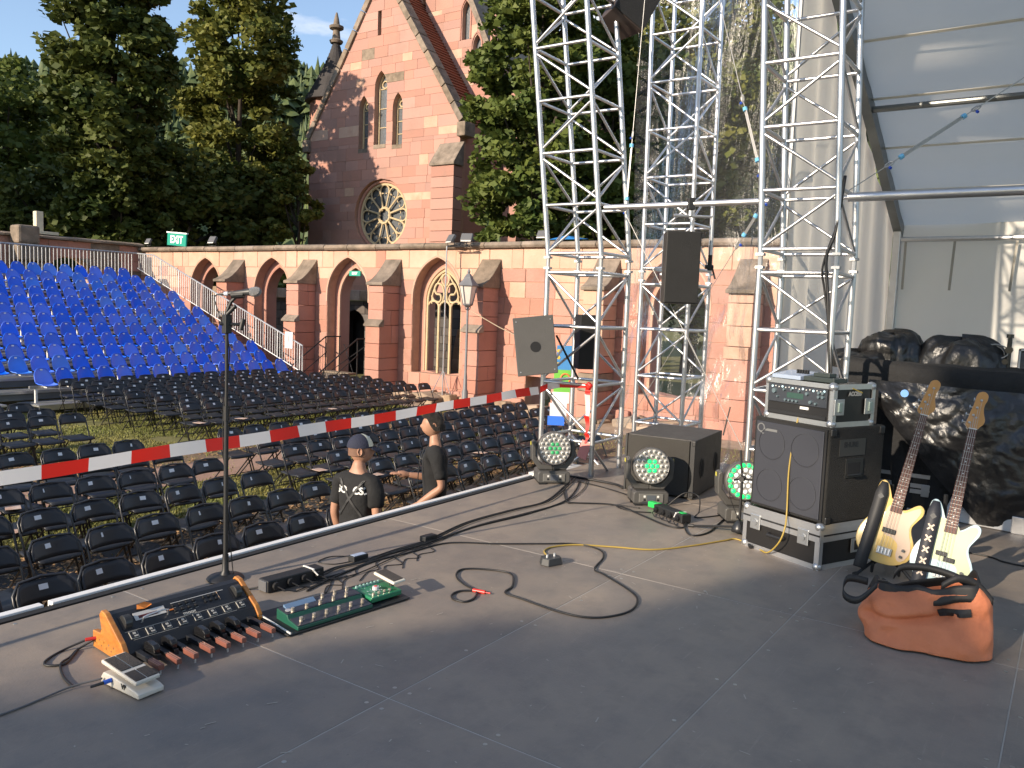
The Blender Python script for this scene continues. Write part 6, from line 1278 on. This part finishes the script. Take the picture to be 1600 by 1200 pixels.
MB().grid(lambda u, v: tuple(Vector(bagf(u, .9))*(1-v)+Vector((-.03, .05, .20))*v), 40, 5, closed=True).build('contents', M('dark_cloth', (.015, .015, .018), .8, bump=.8, bscale=18), bg_, smooth=True)
MB().grid(lambda u, v: (lambda p: (p.x, p.y-.012, p.z))(Vector(bagf(.775+.09*u, .60+.13*v+.06*u))), 6, 3).build('black_patch', MATS['black_webbing'], bg_, solid=.003)
for s_, pts in ((1, [(-.27, -.02, .26), (-.36, -.06, .27), (-.37, -.10, .20), (-.30, -.12, .19), (-.22, -.10, .28)]), (2, [(-.16, .06, .29), (-.12, .08, .335), (.0, .09, .345), (.12, .08, .325), (.18, .06, .29)]), (3, [(.05, -.03, .30), (.12, -.02, .35), (.2, .0, .33), (.27, .0, .26)])): 
    c_ = spline(pts, 6); m = MB(); vs = []
    for p in c_: vs += [(p.x, p.y, p.z-.018), (p.x, p.y+.006, p.z+.018)]
    m.add(vs, [(2*i, 2*i+1, 2*i+3, 2*i+2) for i in range(len(c_)-1)]); m.build('carry_strap', MATS['black_webbing'], bg_, smooth=True, solid=.004)
MB().box((-.2, -.07, .29), (.05, .02, .012)).build('buckle', M('buckle_gloss', (.02, .02, .02), .2), bg_, bevel=.003)
# ---------------------------------------------------------------- covered gear behind
bcl = M('black_molton', (.010, .010, .011), .85, var=.3, scale=3, bump=.4, bscale=30)
bpl = M('black_bin_plastic', (.012, .012, .013), .33, var=.3, spec=.6, bump=.3, bscale=26)
def drape(name, label, cat, x0, x1, y0, y1, z1, mt, amp=.03, seed=0, sag=0):
    # cloth over a table-like stack: front, top and left side
    def f(u, v):
        y = y1+(y0-y1)*u
        if v < .45: z = .0+(z1-.0)*(v/.45); x = x0-.02+.10*(1-v/.45)*.2
        else: x = x0+(x1-x0)*((v-.45)/.55); z = z1
        n = amp*mnoise.noise((y*3+seed, z*2.5, x*2))+amp*.5*mnoise.noise((y*9+seed, z*3, x*5))
        return (x+n-(.03*math.sin(y*22+seed)*(1-v/.45)**.5 if v < .45 else 0), y, z+n*.8-sag*u)
    return tag(MB().grid(f, 70, 40).build(name, mt, smooth=True, solid=.006), label, cat)
drape('black_cloth', 'black cloth covering the long stack of equipment at the back of the stage', 'cloth', 7.35, 8.7, -1.5, 1.66, 1.23, bcl, .03, 2, .12)
gs_ = thing('equipment_stack', 'dark equipment boxes stacked under the black cloth', 'equipment'); MB().bx(7.75, 8.5, -1.4, .45, .02, 1.02).build('riser_box', dark, gs_); MB().bx(8.3, 8.6, .45, 1.58, .02, 1.1).build('riser_box', dark, gs_)
def lump(label, c, s, seed):
    def f(u, v):
        a = 2*PI*u; b = (v)*PI*.5; r = 1+.20*mnoise.noise((math.cos(a)*1.1+seed, math.sin(a)*1.1, v*1.2))+.07*(1-2*abs(mnoise.noise((math.cos(a)*2.4+seed, math.sin(a)*2.4, v*1.2))))+.04*(1-2*abs(mnoise.noise((math.cos(a)*6+seed, math.sin(a)*6, v*3.5))))
        cb_ = math.cos(b)**.45; return (c[0]+s[0]*math.cos(a)*cb_*r, c[1]+s[1]*math.sin(a)*cb_*r, c[2]+s[2]*math.sin(b)**.8*(1+.25*mnoise.noise((math.cos(a)*1.5+seed, math.sin(a)*1.5, 3)))*r)
    return tag(MB().grid(f, 90, 30, closed=True).build('covered_gear', bpl, smooth=True), label, 'covered gear')
lump('lower rounded heap under black plastic left of the tent corner post', (8.05, 1.38, 1.19), (.25, .26, .24), 3)
lump('wide two humped heap under black plastic on the equipment stack', (8.05, .84, 1.10), (.25, .33, .30), 11)
lump('low trailing heap of black cloth beside the corner tower view', (7.9, 1.62, 1.13), (.3, .22, .14), 21)
t = thing('monitor_screen', 'small black monitor box between the two covered heaps', 'monitor', (8.2, 1.17, 1.10)); MB().bx(-.02, .1, -.14, .14, 0, .27).build('case', blk, t, bevel=.005); MB().bx(-.026, -.021, -.12, .12, .02, .25).build('screen', M('screen_dark', (.03, .032, .035), .2), t)
t = thing('grey_amplifier', 'grey fronted amplifier with white piping at the right edge on the stack', 'amplifier', (8.15, .20, 1.02)); MB().bx(0, .25, -.62, .22, 0, .34).build('case', blk, t, bevel=.01); MB().bx(-.006, -.001, -.60, .195, .02, .31).build('grille_cloth', M('grey_cloth', (.12, .12, .125), .9, bump=.5, bscale=200), t); MB().bx(-.012, -.0, .20, .215, .0, .34).bx(-.012, 0, -.6, .215, .325, .34).build('piping', dulw, t)
t = thing('hardware_stand', 'black clamp hardware with coiled cable beside the grey amplifier', 'hardware', (8.0, .48, 1.05)); MB().cyl((0, 0, 0), (0, 0, .40), .018, n=8).cyl((0, 0, .40), (0, 0, .43), .028, n=10).cyl((-.03, 0, .30), (.03, 0, .30), .03, n=10).cyl((-.03, .02, .2), (.03, .02, .2), .025, n=10).build('clamp_post', M('post_gloss', (.02, .02, .02), .25), t)
MB().tube([(-.02, .10+.10*math.cos(k*PI/8), .28+.06*math.sin(k*PI/8)) for k in range(16)], .006, 5, closed=True).tube([(.0, .12+.09*math.cos(k*PI/8), .26+.07*math.sin(k*PI/8)) for k in range(16)], .005, 5, closed=True).build('coiled_cable', M('cable_light', (.3, .3, .29), .4), t)
# sagging plastic sheet in front
def sheet(u, v):
    y = 1.38-2.0*u; top = 1.075-.045*u; bot = .98-.95*min(1, max(0, (u-.0)/.42))**.9 if u < .42 else .03-.02*u; z = top+(bot-top)*v
    rg = lambda a, b, c: (1-abs(mnoise.noise((a, b, c)))*2)
    n = .045*mnoise.noise((y*2.6, z*2.2, 5))+.016*rg(y*6+z*2, z*4-y, 1)+.010*rg(y*12-z*5, z*11+y*4, 2)+.005*rg(y*27+z*9, z*24, 7)
    tens = .018*math.sin((y*.9+z*1.1)*17+2*mnoise.noise((y*2, z*2, 0)))*(v*(1-v)*2)
    return (7.16-.08*math.sin(v*PI)+n+tens, y, z)
tag(MB().grid(sheet, 110, 70).build('plastic_cover', bpl, smooth=True), 'wrinkled black bin plastic hanging behind the two basses', 'plastic cover')
bl_ = tag(MB().cyl((7.02, 1.09, .995), (7.0, 1.09, .995), .03, n=10).build('blue_sticker', M('sticker_blue', (.12, .3, .65), .5)), 'small blue sticker on the black plastic beside the left headstock', 'sticker')
# boxes in the gap under the plastic
card = M('cardboard', (.30, .19, .10), .85, var=.15, scale=6)
for lb, x, y, z, sx, sy2, sz, rz in (('brown cardboard box with blue print behind the cream bass neck', 7.62, 1.23, .33, .3, .30, .24, .05), ('second cardboard box half hidden by the black plastic', 7.75, .92, .33, .3, .34, .17, -.1)):
    t = thing('cardboard_box', lb, 'box', (x, y, z), rz); MB().bx(-sx/2, sx/2, -sy2/2, sy2/2, 0, sz).build('carton', card, t, bevel=.003); MB().bx(-sx/2-.003, -sx/2-.001, -sy2*.25, sy2*.28, sz*.15, sz*.5).build('blue_print', M('print_blue', (.04, .10, .25), .7), t); MB().bx(-sx/2-.004, -sx/2-.001, -.01, .06, sz*.15, sz*.35).build('flap_cut', card, t)
tag(MB().bx(7.5, 7.75, 1.42, 1.52, .30, .52).build('red_crate', M('crate_red', (.30, .02, .02), .5), bevel=.01), 'red crate edge beside the cardboard box', 'crate')
c2 = thing('flight_case', 'low black flight case with aluminium edges behind the basses', 'flight case', mat=basis((7.35, .72, 0), (0, -1, 0), (1, 0, 0), (0, 0, 1))); flight_case(c2, .70, .5, .32, .20, ((-.20, .19),), ())
t = thing('pale_wedge', 'pale grey wedge shaped case on the boards right of the blue bass', 'case', (7.42, .50, 0), -.2); MB().prism([(-.22, .005), (-.22, .10), (-.10, .20), (.25, .20), (.25, .005)], lambda x, z: (x, -.34, z), lambda x, z: (x, .22, z)).build('body', M('wedge_grey', (.52, .52, .52), .6), t, bevel=.006); MB().bx(-.226, -.2, -.35, -.24, .0, .13).build('ribbed_end', alu, t, bevel=.004)
t = thing('green_black_panel', 'dark folded panel leaning behind the amplifier rack', 'panel', (7.0, 1.40, 0), .2); MB().bx(0, .04, -.12, .12, .02, 1.0).build('board', bcl, t)
# cables down the right tower leg
cable('black cables running down the leg of the right tower', [(6.44, 1.52, 2.6), (6.41, 1.55, 2.2), (6.40, 1.60, 2.0), (6.41, 1.57, 1.7), (6.42, 1.53, 1.2), (6.42, 1.52, .9)], .012)
cable('second black cable looping off the right tower leg', [(6.44, 1.53, 2.3), (6.40, 1.62, 1.95), (6.42, 1.60, 1.75), (6.42, 1.52, 1.3), (6.42, 1.51, .9)], .008)
# ---------------------------------------------------------------- people
from mathutils.bvhtree import BVHTree
def skin_mesh(verts, edges, radii, root=0, sub=2):
    me = bpy.data.meshes.new('sk'); me.from_pydata(verts, edges, []); o = bpy.data.objects.new('sk', me); C.objects.link(o)
    o.modifiers.new('s', 'SKIN').use_smooth_shade = True; o.modifiers.new('d', 'SUBSURF').levels = sub; o.modifiers['d'].render_levels = sub
    for i, r_ in enumerate(radii):
        sv = me.skin_vertices[0].data[i]; sv.radius = r_ if isinstance(r_, tuple) else (r_, r_); sv.use_root = (i == root)
    bpy.context.view_layer.update()
    r_ = bpy.data.meshes.new_from_object(o.evaluated_get(bpy.context.evaluated_depsgraph_get())); bpy.data.objects.remove(o); return r_
def merge(meshes, mats=()):
    m = MB()
    for me, k in meshes:
        m.k = k; m.add([v.co for v in me.vertices], [tuple(p.vertices) for p in me.polygons])
    out_ = m.mesh('merged', mats); smooth_mesh(out_, 60); return out_
def head_mesh(c, yaw, s=1.0):
    m = MB(); R_ = Matrix.Rotation(yaw, 3, 'Z')
    def f(u, v):
        a = 2*PI*u; b = PI*(v-.5); x = math.cos(b)*math.sin(a); y = -math.cos(b)*math.cos(a); z = math.sin(b)     # front is -y
        fr_ = max(0, -y); X, Y, Z = x*.074, y*.096, z*.118
        if z < 0: X *= 1-.22*(-z)**1.3; Y *= 1-.10*(-z)
        if y > 0: Z += .012*y; Y *= 1.0
        jaw = math.exp(-((z+.62)/.3)**2); Y -= .016*fr_*jaw; 
        nose = math.exp(-((x)/.16)**2)*math.exp(-((z+.12)/.20)**2)*fr_; Y -= .026*nose*(1-.6*max(0, (z+.12)/.3))
        Y += .010*fr_*(math.exp(-((abs(x)-.38)/.16)**2)*math.exp(-((z-.08)/.12)**2))
        Y -= .006*fr_*math.exp(-((z-.24)/.10)**2)
        Y -= .007*fr_*math.exp(-(x/.3)**2)*math.exp(-((z+.47)/.07)**2)
        return c+R_@Vector((X, Y, Z))*s
    m.grid(f, 40, 26, closed=True)
    for q in (-1, 1):
        E_ = c+R_@Vector((q*.072, .008, -.008))*s; n_ = R_@Vector((q, .25, 0)); t_ = R_@Vector((0, 1, 0))
        m.tube([E_+(t_*.017*math.cos(k*PI/5)+Vector((0, 0, 1))*.030*math.sin(k*PI/5))*s+n_*.006*s for k in range(10)], .0065*s, 6, closed=True); m.tube([E_+n_*.001, E_+n_*.005], .018*s, 8)
    return m.mesh('head')
def hand(m, w_, d, side, curl=.5, s=1.0, nrm=None):
    """palm with four fingers of different lengths and a thumb leaving the side of the palm"""
    d = Vector(d).normalized(); nrm = (Vector(nrm) if nrm else d.orthogonal()); nrm = (nrm-d*nrm.dot(d)).normalized(); sd = d.cross(nrm)*side; w_ = Vector(w_)
    k = w_+d*.045*s; m.tube([w_-d*.02, w_+d*.02*s, k, w_+d*.088*s], [.026*s, .032*s, .036*s, .026*s], 8)
    for i, L in enumerate((.072, .082, .076, .058)):
        b = w_+d*.085*s+sd*(.030-.020*i)*s; P_ = [b-d*.01]; dd = d.copy()
        for j in range(3): P_.append(P_[-1]+dd*(L*(.46, .32, .22)[j]*s+(.01 if j == 0 else 0))); dd = (dd*math.cos(curl*(.5+.3*j))+nrm*math.sin(curl*(.5+.3*j))).normalized()
        m.tube(P_, [.0095*s, .009*s, .008*s, .006*s], 7)
    b = w_+d*.02*s+sd*.028*s; td = (d*.75+sd*.65+nrm*.25).normalized(); m.tube([b, b+td*.03*s, b+td*.055*s+d*.006, b+td*.065*s+d*.022*s], [.013*s, .0115*s, .010*s, .007*s], 7)
skin = M('skin', (.38, .205, .135), .5, var=.10, scale=12, spec=.35); tee = M('black_tshirt', (.011, .011, .012), .9, var=.3, scale=8, bump=.5, bscale=16); trou = M('dark_trousers', (.016, .016, .018), .85, var=.2, bump=.4, bscale=30)
hairm = M('dark_hair', (.018, .012, .008), .6, var=.4, scale=30, bump=1, bscale=160)
def person(label, x, y, face, headyaw, arms, hs, tilt=0):
    rz = math.atan2(face[0], -face[1]); t = thing('person', label, 'person', (x, y, G), rz); k = hs/1.78
    Z = lambda v: v*k
    V = [(0, .0, Z(.95)), (0, .01, Z(1.10)), (0, .0, Z(1.28)), (0, .012, Z(1.41)), (0, .0, Z(1.50)), (0, -.012, Z(1.60))]; Ed = [(0, 1), (1, 2), (2, 3), (3, 4), (4, 5)]; Rd = [(.13, .09), (.12, .08), (.12, .085), (.08, .06), (.052, .052), (.052, .054)]
    for s_ in (-1, 1):
        sh_, el, wr = arms[s_]; b = len(V); V += [(s_*.10, .005, Z(1.425)), tuple(sh_), tuple((Vector(sh_)+Vector(el))/2), tuple(el), tuple((Vector(el)*.65+Vector(wr)*.35)), tuple(wr)]; Ed += [(3, b), (b, b+1), (b+1, b+2), (b+2, b+3), (b+3, b+4), (b+4, b+5)]; Rd += [.055, .052, .045, .038, .040, .026]
        b = len(V); V += [(s_*.095, 0, Z(.90)), (s_*.105, -.01, Z(.70)), (s_*.11, -.012, Z(.50)), (s_*.11, .02, Z(.30)), (s_*.11, .025, Z(.09)), (s_*.12, -.06, Z(.05)), (s_*.125, -.15, Z(.035))]; Ed += [(0, b)]+[(b+i, b+i+1) for i in range(6)]; Rd += [.095, .085, .062, .058, .042, .042, .035]
    body = skin_mesh(V, Ed, Rd, 0, 2); hm_ = MB()
    for s_ in (-1, 1):
        sh_, el, wr = arms[s_]; d = (Vector(wr)-Vector(el)).normalized(); hand(hm_, Vector(wr)-d*.005, d+Vector(arms.get('bend', (0, 0, 0)))*.4, s_, .45, 1, arms.get('n', (0, 0, -1)))
    hc = Vector((0, -.028, Z(1.665))); hd = head_mesh(hc, headyaw)
    bo = link('body', merge([(body, 0), (hm_.mesh('h'), 0), (hd, 0)], [skin]), t)
    # T-shirt
    V2 = [(0, .0, Z(.90)), (0, .01, Z(1.08)), (0, .0, Z(1.28)), (0, .012, Z(1.41)), (0, .004, Z(1.49))]; E2 = [(0, 1), (1, 2), (2, 3), (3, 4)]; R2_ = [(.158, .13), (.152, .125), (.168, .140), (.14, .118), (.072, .070)]
    for s_ in (-1, 1):
        sh_, el, wr = arms[s_]; b = len(V2); V2 += [(s_*.10, .005, Z(1.425)), tuple(sh_), tuple(Vector(sh_).lerp(Vector(el), .55)), tuple(Vector(sh_).lerp(Vector(el), .78))]; E2 += [(3, b), (b, b+1), (b+1, b+2), (b+2, b+3)]; R2_ += [.09, .078, .066, .069]
    tm = skin_mesh(V2, E2, R2_, 0, 2)
    for v in tm.vertices:
        p = v.co; n_ = mnoise.noise((p.x*9, p.y*9, p.z*6+x))*.016+mnoise.noise((p.x*20, p.y*20, p.z*13+x))*.008; v.co = p+v.normal*n_
    tm.materials.clear(); tm.materials.append(tee); smooth_mesh(tm); link('t_shirt', tm, t)
    V3 = [(0, 0, Z(1.0)), (0, 0, Z(.93))]; E3 = [(0, 1)]; R3 = [(.155, .118), (.165, .125)]
    for s_ in (-1, 1):
        b = len(V3); V3 += [(s_*.095, 0, Z(.88)), (s_*.105, -.01, Z(.70)), (s_*.11, -.012, Z(.50)), (s_*.11, .02, Z(.30)), (s_*.11, .022, Z(.10))]; E3 += [(1, b)]+[(b+i, b+i+1) for i in range(4)]; R3 += [.11, .10, .082, .075, .07]
    km = skin_mesh(V3, E3, R3, 0, 2); km.materials.clear(); km.materials.append(trou); smooth_mesh(km); link('trousers', km, t)
    return t, hc, tm
awayv = Vector((.71, .70, 0)); rgt = Vector((.565, -.825, 0)).normalized(); fA = (awayv*.85+rgt*.5).normalized()
arm1 = {-1: ((-.165, .01, 1.40), (-.205, .03, 1.12), (-.195, -.05, .87)), 1: ((.165, .01, 1.40), (.205, .03, 1.12), (.19, -.06, .87)), 'n': (0, -1, 0)}
hy = math.radians(-54)
P1, hc1, tm1 = person('person in black T-shirt and navy cap standing with back to the stage', 4.76, 4.74, fA, hy, arm1, 1.76)
# cap with white front panel and brim
Rh = Matrix.Rotation(hy, 3, 'Z'); navy = M('navy_cap', (.018, .022, .045), .85, var=.15, bump=.3, bscale=120)
def capf(u, v):
    a = 2*PI*u; b = PI/2*v; r_ = 1.06; return hc1+Rh@Vector((.082*math.sin(a)*math.cos(b)*r_, .006-.106*math.cos(a)*math.cos(b), .022+.106*math.sin(b)+.02*math.cos(a)*.0))
cp = MB().grid(capf, 36, 12, closed=True).build('cap', navy, P1, smooth=True)
MB().grid(lambda u, v: (lambda p: hc1+(p-hc1)*1.018)(Vector(capf((-.14+.28*u) % 1, .06+.90*v))), 9, 9).build('cap_front_panel', M('cap_white', (.62, .62, .5), .8, var=.05), cp, smooth=True)
MB().grid(lambda u, v: hc1+Rh@Vector((.072*(2*u-1)*(1-.25*v*v), -.085-.085*v*math.sqrt(max(0, 1-(2*u-1)**2*.75)), .030-.03*v-.014*(2*u-1)**2)), 13, 7).build('cap_brim', navy, cp, smooth=True, solid=.004)
def drape_on(me_src, bvh, fr_dir, lift):
    for v in me_src.vertices:
        hit = bvh.ray_cast(v.co+fr_dir*.5, -fr_dir)
        if hit[0] is not None: v.co = hit[0]+fr_dir*lift
bvh = BVHTree.FromPolygons([v.co for v in tm1.vertices], [tuple(p.vertices) for p in tm1.polygons])
tw_ = M('shirt_print', (.62, .62, .60), .8, var=.05); yb_ = Vector((0, 1, 0))
for body_, ox in (('SO', -.08), ('CS.', .08)):
    me = text_mesh(body_, .08, 0, .003); me.transform(basis((-ox*-1 if False else -ox, .3, 1.335), (-1, 0, 0), (0, 0, 1), (0, 1, 0)))
    bm_ = bmesh.new(); bm_.from_mesh(me); bmesh.ops.subdivide_edges(bm_, edges=bm_.edges, cuts=1); bm_.to_mesh(me); bm_.free()
    drape_on(me, bvh, yb_, .004); me.materials.clear(); me.materials.append(tw_); link('shirt_lettering', me, P1)
for s_ in (-1, 1):
    m = MB().grid(lambda u, v: (s_*(.11-.22*v)+(u-.5)*.022, .3, 1.42-.30*v), 4, 24); me = m.mesh('strap'); drape_on(me, bvh, yb_, .006); me.materials.append(M('shoulder_strap', (.022, .022, .023), .6)); link('shoulder_strap', me, P1, solid=.003)
MB().grid(lambda u, v: (lambda p: hc1+(p-hc1)*.985)(Vector(hc1+Rh@Vector((.078*math.sin(PI*(u-.5)*1.25+PI), .004-.098*math.cos(PI*(u-.5)*1.25+PI), -.045+.07*v)))), 16, 4).build('cropped_hair', M('short_hair', (.16, .085, .055), .8), P1, smooth=True)
fB = (-rgt*.98-awayv*.08).normalized()
arm2 = {1: ((.165, .02, 1.43), (.20, .075, 1.15), (.15, -.16, .965)), -1: ((-.165, .0, 1.43), (-.20, -.03, 1.16), (-.13, -.27, 1.20)), 'n': (0, 0, -1)}
P2, hc2, tm2 = person('dark haired person in black T-shirt gesturing towards the person in the cap', 5.98, 4.95, fB, .05, arm2, 1.83)
def hairf(u, v):
    a = 2*PI*u; b = PI/2*v; q = .012*mnoise.noise((math.cos(a)*3, math.sin(a)*3, v*5)); fr_ = max(0, math.cos(a)); low_ = -.050+.115*min(1, max(0, (math.cos(a)+.15)/.75))**1.5
    return hc2+Vector((math.sin(a)*(.087+q)*math.cos(b)**.7, .010-math.cos(a)*(.108+q)*math.cos(b)**.7, low_*(1-v)+(.125+.022*fr_+q)*math.sin(b)))
MB().grid(hairf, 40, 14, closed=True).build('hair', hairm, P2, smooth=True)
MB().box((.10, -.13, .985), (.05, .04, .09)).build('belt_pouch', blk, P2, bevel=.008)
MB().tube(spline([(.10, -.10, 1.50), (.13, -.14, 1.35), (.13, -.15, 1.15), (.11, -.13, 1.0)], 6), .005, 6).build('radio_lead', rub, P2)
